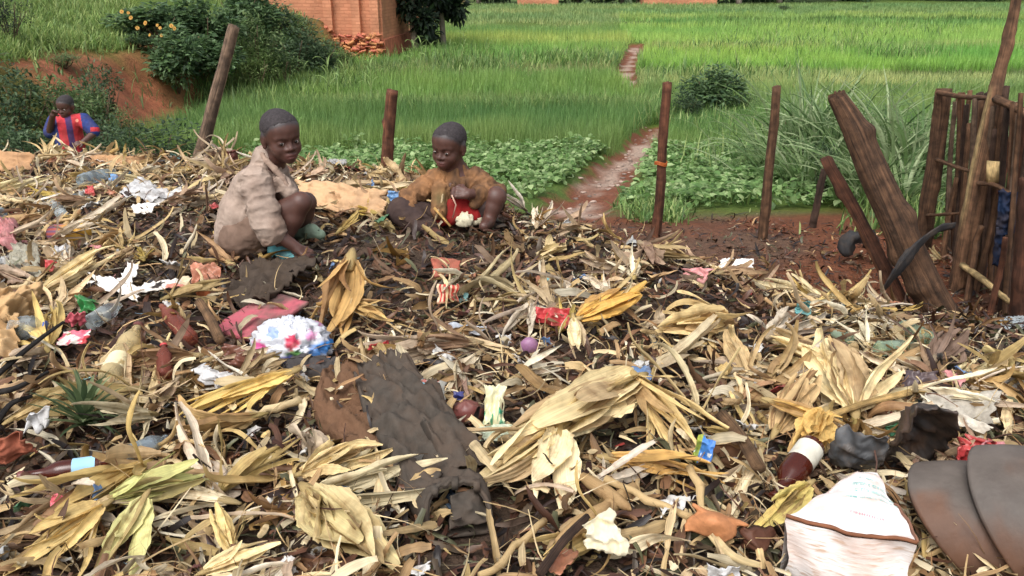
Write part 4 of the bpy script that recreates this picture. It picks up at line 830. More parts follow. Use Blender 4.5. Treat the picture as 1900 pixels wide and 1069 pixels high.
# stick fence at the right edge: one fence, sticks and rails are its parts
fence = empty('stick_fence', tuple(G1(1790, 520))); tag(fence, 'rough stick fence with split pale post at the right edge', 'fence'); F0 = Vector(fence.location)
def fpart(name, *a, label=None, **kw):
    o = post(name, None, None, *a, **kw); o.parent = fence; o.matrix_parent_inverse = Matrix.Translation(-F0)
    if label: o['label'] = label
    return o
fpart('post', [(1716, 432, 4.75), (1735, 300, 4.75), (1752, 166, 4.75)], [15, 15, 15], W_BROWN * .8, 11, knots=4, k=14)
fpart('post', [(1783, 515, 4.0), (1812, 340, 4.05), (1842, 190, 4.1), (1852, 150, 4.12), (1870, 70, 4.16), (1890, -20, 4.2)], [17, 19, 20, 12, 10, 8], W_BROWN * 1.25, 12, n=44, k=14, knots=6, split=(.28, .62, 3.4, W_PALE * .8), label='tall pole with a pale split face')
for i, (a, b, r, y, c) in enumerate([((1770, 420), (1786, 172), 7, 4.7, W_RED), ((1776, 395), (1800, 168), 7, 4.68, W_BROWN), ((1790, 430), (1818, 172), 10, 4.6, W_DARK), ((1760, 335), (1778, 176), 5, 4.75, W_BROWN), ((1802, 450), (1832, 172), 9, 4.4, W_DARK * .9), ((1846, 430), (1868, 160), 9, 4.0, W_DARK), ((1862, 420), (1886, 190), 7, 3.9, W_BROWN), ((1830, 420), (1848, 240), 9, 4.0, W_DARK),
        ((1872, 440), (1904, 200), 9, 3.8, W_RED * .8), ((1856, 360), (1878, 250), 8, 3.9, W_RED), ((1888, 400), (1910, 235), 10, 3.7, W_DARK), ((1750, 480), (1775, 330), 7, 4.5, W_BROWN), ((1820, 500), (1855, 330), 8, 3.95, W_BROWN), ((1876, 520), (1892, 400), 12, 3.6, W_DARK), ((1842, 560), (1866, 440), 8, 3.5, W_RED), ((1808, 470), (1822, 420), 8, 3.9, W_BROWN * .7)]):
    m_ = ((a[0] + b[0]) / 2 + (-1) ** i * 3, (a[1] + b[1]) / 2); fpart('stick', [(*a, y), (*m_, y + .02), (*b, y)], [r * .78, r * .72, r * .62], np.asarray(c) * (1.0, 1.35, 1.1, 1.7)[i % 4], 40 + i, sink=False if a[1] < 380 else True, n=18, k=9)
_r = np.random.default_rng(12)
for i in range(14):
    x_ = 1772 + i * 9.5 + _r.normal(0, 3); y_ = float(np.interp(x_, [1760, 1840, 1900], [4.66, 4.02, 3.55])) + _r.uniform(-.05, .1); t_ = _r.uniform(172, 260); b_ = _r.uniform(430, 500); dx = _r.uniform(8, 24)
    fpart('stick', [(x_ - dx, b_, y_), (x_ - dx * .45 + _r.normal(0, 3), (t_ + b_) / 2, y_ + .03), (x_, t_, y_)], [_r.uniform(4, 7), 5, _r.uniform(3, 5)], (W_GREY, W_BROWN, W_DARK, W_BROWN * 1.4)[i % 4], 90 + i, n=18, k=8)
fpart('post', [(1893, 592, 3.25), (1902, 480, 3.25), (1912, 330, 3.3)], [22, 22, 18], W_RED * .8, 13, k=14)
for i, (pts, r) in enumerate([([(1740, 172, 4.72), (1790, 180, 4.5), (1852, 183, 4.02)], 4.5), ([(1848, 184, 4.0), (1880, 198, 3.8), (1915, 222, 3.6)], 8), ([(1738, 296, 4.7), (1780, 312, 4.4), (1812, 322, 4.05)], 4), ([(1786, 492, 3.95), (1830, 525, 3.7), (1872, 560, 3.45)], 6), ([(1815, 340, 3.98), (1850, 345, 3.85), (1890, 372, 3.65)], 4.5), ([(1720, 400, 4.7), (1780, 396, 4.3)], 3)]):
    fpart('rail', pts, [r, r, r * .8], W_BROWN * 1.2 if i != 3 else W_PALE * .7, 60 + i, sink=False, n=18, k=8)
P = [Q(1836, 300, 3.9), Q(1862, 302, 3.9), Q(1862, 338, 3.9), Q(1834, 342, 3.9)]; q = np.array(P + [p + (0, .025, 0) for p in P]); o = obj('board', mesh('board', q, np.array([[3, 2, 1, 0], [4, 5, 6, 7], [0, 1, 5, 4], [1, 2, 6, 5], [2, 3, 7, 6], [3, 0, 4, 7]]), np.tile(W_PALE * .8, (8, 1)), q[:, [0, 2]], False, [M_wood]), fence); o.matrix_parent_inverse = Matrix.Translation(-F0)
HERO_KEEP.extend([(float(p_[0]), float(p_[1]), .22) for p_ in (G1(1745, 600), G1(1700, 590), G1(1770, 640))])
tick('fence')
# ------------------------------------------------------------------ named rubbish
M_cloth = lambda name, col, **kw: material(name, col, **{**dict(rough=.9, var=.25, scale=40, bump=.35, bscale=220, bdist=.002, spec=.15, dirt=(.06, .04, .025), dirt_scale=9, dirt_amt=.5), **kw})
def M_plastic(name, col, **kw):
    c = np.array(col); c = c * .8 + c.mean() * .2 * .9
    return material(name, tuple(c), **{**dict(rough=.38, var=.2, scale=30, bump=.25, bdist=.004, dirt=(.12, .08, .05), dirt_scale=16, dirt_amt=.7), **kw})
M_paper = lambda name, col, **kw: material(name, col, **{**dict(rough=.85, var=.1, scale=25, bump=.15, bdist=.003, dirt=(.22, .15, .09), dirt_scale=10, dirt_amt=.5), **kw})
def patch_geo(c, nu=24, nv=24, crumple=.012, freq=22, edge=.2, bulge=0.0, seed=0, thick=.002, ridge=0):
    """sheet between four 3D corners (c00,c10,c11,c01), crumpled, uneven edge, real thickness"""
    c = np.array(c); s = np.linspace(0, 1, nu)[None, :]; t = np.linspace(0, 1, nv)[:, None]
    s2 = np.clip(s + edge * .5 * fbm(t * 4 + seed, np.zeros_like(t), o=2, seed=seed) * (s * 2 - 1), -.1, 1.1); t2 = np.clip(t + edge * .5 * fbm(s * 4 + seed + 9, np.zeros_like(s), o=2, seed=seed + 1) * (t * 2 - 1), -.1, 1.1); s2, t2 = np.broadcast_arrays(s2, t2); s2 = s2[..., None]; t2 = t2[..., None]
    P = (c[0] * (1 - s2) + c[1] * s2) * (1 - t2) + (c[3] * (1 - s2) + c[2] * s2) * t2
    n = np.cross(c[1] - c[0], c[3] - c[0]); n /= np.linalg.norm(n) + 1e-9; n = n if n[2] > 0 or abs(n[2]) < .2 and n[1] < 0 else -n
    q = P.reshape(-1, 3) * freq
    d = crumple * (1 - np.abs(fbm(q[:, 0], q[:, 1], q[:, 2], 2, seed)) * 2.6) + crumple * .8 * (.5 - np.abs(fbm(q[:, 0] * 2.3, q[:, 1] * 2.3, q[:, 2] * 2.3, 2, seed + 3)) * 2)
    if ridge: d = d + crumple * .8 * np.sin(s2.ravel() * ridge * 6.28)
    d = d.reshape(nv, nu) + bulge * np.sin(np.pi * s) * np.sin(np.pi * t)
    top = P + n * d[..., None]; bot = top - n * thick
    V = np.concatenate([top.reshape(-1, 3), bot.reshape(-1, 3)]); f = grid_faces(nv, nu); m = nu * nv
    ed = np.concatenate([np.arange(nu), np.arange(1, nv) * nu + nu - 1, (nv - 1) * nu + np.arange(nu - 2, -1, -1), np.arange(nv - 2, 0, -1) * nu]); e2 = np.roll(ed, -1)
    F = np.vstack([f, f[:, ::-1] + m, np.stack([ed, ed + m, e2 + m, e2], 1)])
    uv = np.stack([np.broadcast_to(s, (nv, nu)).ravel(), np.broadcast_to(t, (nv, nu)).ravel()], 1); return V, F, np.vstack([uv, uv])
def patch(name, label, cat, corners, mat, group=None, col=None, **kw):
    c = [G1(a, b, l) for a, b, l in corners]; V, F, uv = patch_geo(c, **kw); ctr = V.mean(0); ctr[2] = V[:, 2].min()
    C = None if col is None else (col(uv) if callable(col) else np.tile(np.array(col), (len(V), 1)))
    o = obj(name, mesh(name, V - ctr, F, C, uv, True, [mat]), None, tuple(ctr)); tag(o, label, cat, group)
    HERO_KEEP.append((ctr[0], ctr[1], min(.16, .35 * np.linalg.norm(c[0][:2] - c[2][:2])))); return o
white_p = M_paper('white_paper', (.78, .76, .72), dirt_amt=.35); cream = M_paper('cream_paper', (.72, .66, .48)); card = M_paper('cardboard', srgb(176, 136, 98), dirt=(.13, .08, .05)); card2 = M_paper('pale_cardboard', srgb(196, 160, 122), dirt=(.2, .12, .07)); brownp = M_paper('brown_paper', srgb(186, 152, 108))
film = M_plastic('white_film', (.74, .74, .74), translucent=.25); greyp = M_plastic('grey_plastic', (.36, .37, .38)); bluep = M_plastic('blue_plastic', srgb(92, 150, 206)); redp = M_plastic('red_plastic', srgb(196, 36, 40)); pinkp = M_plastic('pink_plastic', srgb(222, 84, 104)); greenp = M_plastic('green_plastic', srgb(34, 142, 66)); tealp = M_plastic('teal_plastic', srgb(96, 178, 180)); blackp = M_plastic('black_plastic', (.03, .03, .032), rough=.45); maroon = M_plastic('maroon_plastic', srgb(120, 58, 52)); terra = M_plastic('terracotta', srgb(170, 82, 56), rough=.8); purple = M_plastic('purple_skin', srgb(150, 96, 140)); navy = M_cloth('navy_cloth', srgb(24, 38, 62))
PROPS = [
 ('cardboard_sheet', 'flat brown cardboard sheet at the upper left edge of the heap', 'cardboard', [(-30, 318, .02), (68, 316, .05), (60, 284, .12), (-30, 280, .1)], card, dict(crumple=.008)),
 ('cardboard_sheet', 'long brown cardboard strip below the standing person', 'cardboard', [(172, 306, .03), (300, 308, .03), (262, 290, .08), (165, 288, .06)], card, dict(crumple=.01)),
 ('paper_sheet', 'torn white paper on the crest below the striped shirt', 'paper', [(112, 298, .01), (192, 300, .01), (196, 282, .05), (122, 290, .03)], white_p, dict(crumple=.02)),
 ('cardboard_sheet', 'large pale brown cardboard slab between the two children', 'cardboard', [(560, 378, .03), (706, 404, .03), (722, 352, .12), (548, 334, .1)], card2, dict(crumple=.012, thick=.012, ridge=6)),
 ('rotten_mat', 'dark wet rotten mat in front of the child in the pale jacket', 'mat', [(398, 566, .03), (505, 560, .05), (600, 482, .07), (470, 488, .05)], M_cloth('rotten', (.06, .045, .035)), dict(crumple=.025, thick=.006)),
 ('pink_board', 'cracked pink painted board half buried in the middle left', 'board', [(392, 608, .03), (470, 632, .03), (572, 560, .07), (500, 540, .05)], material('pink_paint', srgb(186, 92, 104), rough=.8, var=.25, scale=14, bump=.3, col2=srgb(112, 84, 78), dirt=(.05, .035, .03), dirt_scale=10, dirt_amt=.8), dict(crumple=.0012, edge=.03, thick=.014)),
 ('white_packaging', 'stack of white plastic packaging on the upper left heap', 'packaging', [(222, 358, .06), (280, 376, .05), (318, 358, .05), (262, 334, .07)], film, dict(crumple=.012)),
 ('white_packaging', 'small white box piece below the white packaging stack', 'packaging', [(246, 398, .03), (284, 394, .03), (288, 378, .05), (246, 380, .05)], white_p, dict(crumple=.008)),
 ('paper_strip', 'grey white paper strip beside the white packaging stack', 'paper', [(288, 384, .03), (345, 352, .04), (338, 344, .05), (282, 372, .05)], white_p, dict(crumple=.006)),
 ('blue_film', 'small sky blue plastic film near the grey bottle', 'plastic film', [(196, 346, .04), (216, 350, .04), (228, 332, .06), (206, 324, .06)], bluep, dict(crumple=.01)),
 ('torn_paper', 'bright torn white paper on the left below the black compost', 'paper', [(160, 528, .05), (248, 556, .04), (272, 540, .05), (178, 506, .07)], white_p, dict(crumple=.012, edge=.25)),
 ('paper_flap', 'upright white paper flap behind the bright torn paper', 'paper', [(220, 524, .05), (246, 530, .05), (258, 490, .08), (234, 486, .09)], white_p, dict(crumple=.01)),
 ('printed_wrapper', 'pale printed wrapper with black spot on the left', 'wrapper', [(256, 552, .05), (350, 534, .06), (356, 518, .07), (262, 524, .07)], None, dict(crumple=.015)),
 ('orange_wrapper', 'crumpled orange plastic wrapper by the black compost', 'wrapper', [(358, 528, .04), (404, 530, .04), (410, 500, .07), (356, 494, .07)], M_plastic('orange_film', srgb(206, 128, 92), translucent=.2), dict(crumple=.022)),
 ('green_film', 'crumpled bright green plastic film on the left', 'plastic film', [(142, 578, .05), (170, 580, .05), (182, 556, .07), (146, 552, .08)], greenp, dict(crumple=.02)),
 ('paper_bag', 'crumpled brown paper bag at the left edge', 'paper bag', [(-40, 640, .05), (60, 590, .06), (78, 520, .14), (-30, 552, .15)], brownp, dict(crumple=.03, bulge=.05)),
 ('paper_bag', 'lower crumpled brown paper fold under the paper bag', 'paper bag', [(-20, 676, .03), (30, 668, .04), (40, 590, .1), (-20, 596, .1)], brownp, dict(crumple=.03)),
 ('pink_wrapper', 'white and pink wrapper below the blue bottle cap', 'wrapper', [(104, 640, .05), (164, 638, .05), (172, 614, .07), (116, 618, .07)], None, dict(crumple=.01)),
 ('red_pouch', 'red pouch opening behind the white and pink wrapper', 'pouch', [(118, 606, .06), (158, 606, .06), (156, 584, .11), (126, 588, .11)], pinkp, dict(crumple=.015)),
 ('white_wrapper', 'crumpled white plastic wrapper left of the grey trousers', 'wrapper', [(366, 700, .05), (446, 724, .06), (440, 690, .09), (376, 674, .09)], film, dict(crumple=.028)),
 ('brown_pouch', 'wet brown glossy pouch left of the flowered bag', 'pouch', [(414, 672, .05), (472, 694, .05), (490, 660, .08), (430, 640, .09)], M_plastic('brown_film', srgb(120, 70, 52), rough=.25), dict(crumple=.03)),
 ('red_wrapper', 'shiny red wrapper in the middle of the heap', 'wrapper', [(994, 598, .05), (1052, 608, .04), (1056, 574, .08), (996, 570, .09)], redp, dict(crumple=.018, edge=.2)),
 ('red_carton', 'red striped carton strip below the child in brown', 'carton', [(812, 566, .03), (850, 562, .03), (850, 528, .09), (812, 526, .09)], None, dict(crumple=.006)),
 ('tile_shard', 'flat terracotta coloured shard below the child in brown', 'shard', [(804, 512, .03), (856, 508, .03), (850, 482, .07), (804, 480, .07)], terra, dict(crumple=.003, thick=.012)),
 ('red_scrap', 'narrow red plastic scrap above the grey trousers', 'scrap', [(684, 652, .05), (722, 642, .05), (726, 632, .06), (690, 640, .07)], redp, dict(crumple=.008)),
 ('printed_film', 'grey plastic film with turquoise stripe beside the trousers', 'plastic film', [(752, 742, .04), (822, 760, .04), (826, 712, .07), (764, 706, .07)], None, dict(crumple=.014)),
 ('white_green_paper', 'shredded white and green paper beside the maroon shell', 'paper', [(896, 790, .05), (936, 786, .05), (938, 732, .09), (898, 722, .1)], None, dict(crumple=.022, edge=.3)),
 ('pale_film', 'pale torn film under the shredded white and green paper', 'plastic film', [(888, 820, .03), (964, 812, .03), (956, 788, .05), (890, 790, .06)], M_plastic('pale_green_film', srgb(190, 204, 176)), dict(crumple=.02, edge=.3)),
 ('blue_packet', 'blue and green snack packet below the big husk', 'packet', [(1284, 852, .04), (1318, 860, .04), (1330, 814, .09), (1296, 806, .09)], None, dict(crumple=.02)),
 ('cream_paper', 'torn cream paper scrap at the bottom centre', 'paper', [(1094, 1018, .05), (1168, 1028, .05), (1138, 940, .1), (1082, 968, .09)], cream, dict(crumple=.02, edge=.35)),
 ('leather_piece', 'smooth tan leather piece folded near the bottom', 'leather', [(1268, 982, .06), (1350, 1006, .06), (1384, 974, .08), (1290, 936, .09)], M_cloth('tan_leather', srgb(182, 124, 84), rough=.5), dict(crumple=.006, bulge=.03, thick=.006)),
 ('leather_piece', 'dark brown leather heel beside the tan leather piece', 'leather', [(1374, 1012, .04), (1428, 1012, .04), (1440, 982, .07), (1378, 980, .08)], M_cloth('dark_leather', srgb(84, 54, 42), rough=.5), dict(crumple=.01, bulge=.03, thick=.01)),
 ('white_lump', 'crumpled white plastic lump at the bottom right of centre', 'plastic', [(1308, 1076, .05), (1376, 1080, .05), (1366, 1044, .09), (1312, 1036, .09)], film, dict(crumple=.02)),
 ('black_sheet', 'dark grey folded plastic sheet behind the white sack', 'plastic sheet', [(1540, 862, .04), (1628, 868, .06), (1654, 812, .15), (1548, 792, .14)], M_plastic('charcoal', (.06, .062, .066), rough=.5), dict(crumple=.012, bulge=.02)),
 ('black_flap', 'stiff black torn flap standing behind the curved shells', 'rubber flap', [(1636, 864, .05), (1764, 842, .06), (1778, 772, .2), (1700, 760, .21)], M_plastic('black_brown', (.035, .027, .024), rough=.5, dirt=(.12, .07, .045)), dict(crumple=.016, bulge=.05, thick=.006)),
 ('red_bag', 'crumpled red plastic bag behind the curved shells', 'plastic bag', [(1752, 856, .08), (1850, 850, .07), (1840, 810, .12), (1764, 806, .14)], redp, dict(crumple=.03)),
 ('pink_bag', 'translucent pink film beside the red plastic bag', 'plastic bag', [(1800, 852, .09), (1880, 850, .08), (1868, 820, .11), (1806, 818, .12)], M_plastic('pink_film', srgb(232, 140, 150), translucent=.3), dict(crumple=.025)),
 ('green_film', 'dark green plastic film under the black flap', 'plastic film', [(1640, 806, .04), (1700, 790, .05), (1690, 774, .08), (1645, 786, .07)], M_plastic('dark_green', srgb(28, 104, 66)), dict(crumple=.014)),
 ('grey_sack', 'dirty pale grey woven sack piece at the right', 'sack', [(1690, 776, .04), (1838, 790, .05), (1850, 732, .07), (1726, 730, .07)], M_cloth('grey_sack', srgb(172, 166, 154)), dict(crumple=.014)),
 ('white_cloth', 'twisted white cloth strip below the grey sack piece', 'cloth', [(1742, 782, .05), (1830, 806, .05), (1842, 794, .06), (1766, 766, .07)], M_cloth('white_cloth', srgb(206, 198, 184)), dict(crumple=.016)),
 ('purple_film', 'dark purple grey film at the right above the grey sack', 'plastic film', [(1672, 722, .03), (1730, 724, .03), (1738, 692, .06), (1680, 690, .06)], M_plastic('purple_grey', srgb(92, 78, 84)), dict(crumple=.015)),
 ('white_paper', 'white folded paper on the soil left of the thick log', 'paper', [(1334, 500, .03), (1396, 506, .03), (1398, 482, .05), (1338, 482, .05)], white_p, dict(crumple=.012)),
 ('white_paper', 'white packaging piece at the right edge below the fence', 'packaging', [(1852, 612, .03), (1912, 612, .03), (1912, 588, .05), (1858, 590, .05)], M_plastic('bluish_white', srgb(176, 190, 196)), dict(crumple=.008)),
 ('maroon_cloth', 'reddish brown cloth at the left edge above the brown bottle', 'cloth', [(-20, 852, .04), (64, 846, .05), (50, 806, .1), (-20, 812, .1)], M_cloth('red_brown_cloth', srgb(150, 88, 68)), dict(crumple=.022)),
 ('pink_scrap', 'bright pink scrap below the brown bottle', 'scrap', [(96, 950, .05), (128, 948, .05), (128, 916, .07), (96, 918, .07)], pinkp, dict(crumple=.008)),
 ('pink_film', 'faded pink plastic film at the left edge', 'plastic film', [(-20, 450, .05), (36, 470, .04), (30, 408, .09), (-20, 400, .1)], M_plastic('faded_pink', srgb(214, 130, 132), translucent=.2), dict(crumple=.03)),
 ('grey_film', 'grey green torn film left of the striped can', 'plastic film', [(16, 496, .04), (80, 520, .04), (76, 462, .06), (26, 456, .07)], M_plastic('grey_green', srgb(150, 146, 126)), dict(crumple=.025)),
 ('red_tuft', 'small red crumpled wrapper below the striped can', 'wrapper', [(84, 506, .05), (108, 510, .05), (106, 486, .08), (84, 484, .08)], redp, dict(crumple=.02)),
 ('white_scrap', 'bluish white scrap right of the small red wrapper', 'scrap', [(98, 480, .05), (126, 474, .05), (126, 458, .07), (102, 460, .07)], film, dict(crumple=.014)),
 ('white_scrap', 'white torn plastic tuft left of the pineapple crown', 'scrap', [(44, 806, .05), (86, 804, .05), (88, 776, .1), (48, 780, .1)], film, dict(crumple=.025)),
 ('blue_scrap', 'small dark blue scrap beside the maroon shell', 'scrap', [(842, 742, .05), (860, 742, .05), (860, 726, .07), (842, 726, .07)], M_plastic('dark_blue', srgb(40, 52, 128)), dict(crumple=.012)),
 ('foil_scrap', 'grey foil scrap in front of the child in pale jacket', 'scrap', [(836, 618, .04), (900, 626, .04), (898, 606, .06), (840, 600, .06)], M_plastic('bluish_foil', srgb(176, 184, 196)), dict(crumple=.012, edge=.3)),
 ('teal_scrap', 'teal lid scrap at the right among the husks', 'scrap', [(1476, 580, .04), (1504, 584, .04), (1502, 558, .08), (1478, 556, .08)], tealp, dict(crumple=.02)),
 ('blue_scrap', 'pale blue plastic behind the child in brown', 'scrap', [(722, 372, .08), (742, 374, .08), (742, 356, .12), (722, 354, .12)], bluep, dict(crumple=.014)),
 ('red_scrap', 'red scrap at the upper left below the grey bottle', 'scrap', [(160, 362, .04), (178, 364, .04), (176, 346, .07), (162, 346, .07)], redp, dict(crumple=.014)),
 ('white_scrap', 'white scrap on the crest behind the first child', 'scrap', [(606, 306, .05), (640, 308, .05), (642, 296, .07), (612, 295, .07)], film, dict(crumple=.01)),
 ('red_net', 'dark red crumpled packet on the crest left of the pale jacket', 'packet', [(412, 306, .03), (440, 306, .03), (440, 284, .1), (416, 286, .1)], maroon, dict(crumple=.02)),
]
M_vc = material('printed', None, rough=.5, var=.12, scale=20, bump=.15, dirt=(.2, .13, .08), dirt_scale=10, dirt_amt=.35)
def cols_for(label):
    def f(uv):
        s, t = uv[:, 0], uv[:, 1]; C = np.tile(np.array([.72, .68, .62]), (len(uv), 1)); n = fbm(s * 5, t * 5, o=2, seed=4)
        def put(m, *c): C[m] = srgb(*c)
        if 'black spot' in label: put((s - .35) ** 2 / .02 + (t - .5) ** 2 / .12 < 1, 36, 28, 26); put(s > .8, 196, 180, 150); put((s > .55) & (t < .3), 214, 140, 124)
        elif 'white and pink' in label: put(n > .1, 214, 100, 120); put((s > .8) & (t < .5), 170, 40, 50)
        elif 'striped carton' in label: C[:] = srgb(188, 44, 40); put((s * 5 % 1) < .45, 222, 190, 160); put(t < .12, 150, 110, 80)
        elif 'turquoise' in label: C[:] = srgb(150, 148, 140); put((s > .42) & (s < .62) & (t > .3), 92, 184, 206); put(n > .35, 176, 100, 92)
        elif 'white and green' in label: C[:] = srgb(222, 218, 180); put((n > .15) & (t < .4), 60, 150, 116)
        elif 'snack packet' in label: C[:] = srgb(58, 120, 196); put(s < .3, 146, 160, 60); put((n > .25) & (t < .4), 220, 226, 230)
        return C
    return f
for i, (nm, lab, cat, cs, mt, kw) in enumerate(PROPS):
    kw = dict(kw); kw.setdefault('seed', i * 3 + 1); patch(nm, lab, cat, cs, mt or M_vc, col=None if mt else cols_for(lab), **kw)
tick('sheets')
# ---- bottles
def glass(name, col, rough=.12, trans=.75, ior=1.2):
    m, nt, b, out = nodes(name); b.inputs['Base Color'].default_value = (*col, 1); b.inputs['Transmission Weight'].default_value = trans; b.inputs['IOR'].default_value = ior; L = nt.links
    mo = mapping(nt); no = N(nt, 'ShaderNodeTexNoise'); no.inputs['Scale'].default_value = 18; no.inputs['Detail'].default_value = 8; L.new(mo.outputs[0], no.inputs[0]); r = ramp(nt, [(.4, rough), (.7, min(1, rough + .5))]); L.new(no.outputs[0], r.inputs[0]); L.new(r.outputs[0], b.inputs['Roughness'])
    r2 = ramp(nt, [(.42, trans), (.68, trans * .55)]); L.new(no.outputs[0], r2.inputs[0]); L.new(r2.outputs[0], b.inputs['Transmission Weight']); return m
G_brown = glass('brown_glass', srgb(84, 34, 22), .06, .4, 1.45); G_clear = glass('clear_plastic', srgb(216, 224, 226), .12, .92, 1.08); G_amber = glass('amber_plastic', srgb(216, 196, 150), .2, .6, 1.1); G_red = glass('reddish_plastic', srgb(146, 86, 74), .15, .6, 1.15); G_green = glass('green_plastic_bottle', srgb(190, 212, 190), .15, .85, 1.08); G_blue = glass('bluish_plastic', srgb(184, 200, 212), .15, .88, 1.08)
def bottle(label, a, b, rpx, body, prof='beer', lift=.05, label_band=None, cap=None, dent=.0, seed=0, lift2=None, neck=True, name='bottle'):
    """a: pixel of the base, b: pixel of the mouth"""
    A = G1(*a, lift); B = G1(*b, lift if lift2 is None else lift2); L = np.linalg.norm(B - A); r = rpx * pix((A + B) / 2)[2] / FPX
    PR = {'beer': [(0, 0), (.9, 0), (1, .03), (1, .55), (.92, .62), (.5, .74), (.42, .8), (.40, .95), (.47, .96), (.47, 1.0), (.3, 1.0)], 'soda': [(0, .02), (.75, 0), (1, .06), (1, .2), (.93, .24), (1, .28), (1, .5), (.92, .55), (1, .6), (.95, .7), (.6, .84), (.36, .9), (.36, .93), (.44, .94), (.4, .96), (.4, 1), (.25, 1)]}[prof]
    V, F, uv = lathe([(q * r, z * L) for q, z in PR], 22); rng = np.random.default_rng(seed)
    if dent: th = np.arctan2(V[:, 1], V[:, 0]); n = fbm(np.cos(th) * 2 + seed, np.sin(th) * 2, V[:, 2] * 22, 2, seed); V[:, :2] *= (1 + dent * n)[:, None]
    root = empty(name, tuple(A)); d, s, u = frame_from(B - A); s = -s; M = Matrix(((s[0], u[0], d[0], 0), (s[1], u[1], d[1], 0), (s[2], u[2], d[2], 0), (0, 0, 0, 1))); root.rotation_mode = 'QUATERNION'; root.rotation_quaternion = M.to_quaternion(); tag(root, label, 'bottle')
    obj('body', mesh('body', V, F, None, uv, True, [body]), root)
    if label_band: z0, z1, mt = label_band; v, f, q = lathe([(r * 1.015, z0 * L), (r * 1.02, (z0 + z1) / 2 * L), (r * 1.015, z1 * L)], 22); obj('paper_label', mesh('paper_label', v, f, None, q, True, [mt]), root)
    if cap is not None: v, f, q = lathe([(.48 * r, .955 * L), (.5 * r, .96 * L), (.5 * r, 1.01 * L), (.42 * r, 1.03 * L), (0, 1.03 * L)], 16); obj('cap', mesh('cap', v, f, None, q, True, [cap]), root)
    m = (A + B) / 2; HERO_KEEP.append((m[0], m[1], L * .4)); return root
lab_blue = M_paper('blue_label', srgb(150, 196, 224), dirt_amt=.25); lab_white = M_paper('white_label', srgb(206, 204, 190)); lab_cream = M_paper('cream_label', srgb(228, 216, 176), dirt_amt=.3)
bottle('brown glass beer bottle with light blue label at the lower left', (206, 862), (38, 884), 20, G_brown, label_band=(.16, .42, lab_blue), seed=1, lift=.055, cap=maroon)
bottle('crushed clear blue plastic bottle near the pineapple crown', (226, 848), (310, 812), 17, G_blue, 'soda', dent=.15, seed=2, lift=.07)
bottle('yellowish plastic bottle with cream label on the left', (202, 706), (256, 606), 21, G_amber, 'soda', label_band=(.12, .34, lab_cream), cap=maroon, dent=.08, seed=3, lift=.06)
bottle('brown bottle with white label beside the white sack', (1508, 826), (1436, 926), 26, G_brown, label_band=(.08, .36, lab_white), seed=4, lift=.08, lift2=.04)
bottle('reddish plastic bottle left of the pink board', (356, 632), (300, 568), 15, G_red, 'soda', dent=.1, seed=5, lift=.06)
bottle('grey blue crushed bottle on the upper left heap', (146, 336), (212, 318), 11, G_blue, 'soda', dent=.15, seed=6, lift=.07)
bottle('pale green plastic bottle lying at the right', (1626, 648), (1694, 640), 14, G_green, 'soda', dent=.15, seed=7, lift=.05)
bottle('clear green crushed bottle at the right below the log', (1672, 606), (1750, 640), 15, G_green, 'soda', dent=.25, seed=8, lift=.05)
bottle('small teal tinted bottle between husks at the right', (1580, 630), (1538, 614), 10, G_green, 'soda', dent=.1, seed=9, lift=.05)
bottle('clear bottle with blue cap in the brown paper bag', (20, 612), (86, 606), 22, G_clear, 'soda', dent=.12, seed=10, lift=.07, cap=M_plastic('blue_cap', srgb(44, 84, 170)))
bottle('red capped brown bottle among husks on the left', (306, 700), (304, 640), 14, G_red, 'soda', dent=.1, seed=11, lift=.05, lift2=.1, cap=redp)
bottle('grey crushed bottle beside the green film', (165, 600), (222, 566), 15, G_clear, 'soda', dent=.2, seed=12, lift=.06)
bottle('small brown jar on the upper left beside the white bottle', (118, 402), (96, 372), 10, G_clear, 'soda', dent=.1, seed=13, lift=.05)
bottle('clear crushed bottle at the left edge', (2, 400), (-40, 380), 14, G_blue, 'soda', dent=.1, seed=14, lift=.05)
# ---- striped can
A = G1(96, 434, .06); B = G1(160, 432, .06); root = empty('drink_can', tuple(A)); d, s, u = frame_from(B - A); s = -s; root.rotation_mode = 'QUATERNION'; root.rotation_quaternion = Matrix(((s[0], u[0], d[0], 0), (s[1], u[1], d[1], 0), (s[2], u[2], d[2], 0), (0, 0, 0, 1))).to_quaternion(); tag(root, 'striped purple and orange can on the left of the heap', 'can')
L_ = np.linalg.norm(B - A); V, F, uv = lathe([(0, .01), (.03, 0), (.036, .012), (.037, .3 * L_), (.037, .6 * L_), (.037, .9 * L_), (.03, L_), (0, L_)], 24); z = V[:, 2] / L_; C = np.where((z > .55)[:, None], srgb(206, 158, 60), np.where(((uv[:, 0] * 12 % 1) < .5)[:, None], srgb(92, 78, 110), srgb(176, 84, 62))); obj('body', mesh('body', V, F, C, uv, True, [M_vc]), root)
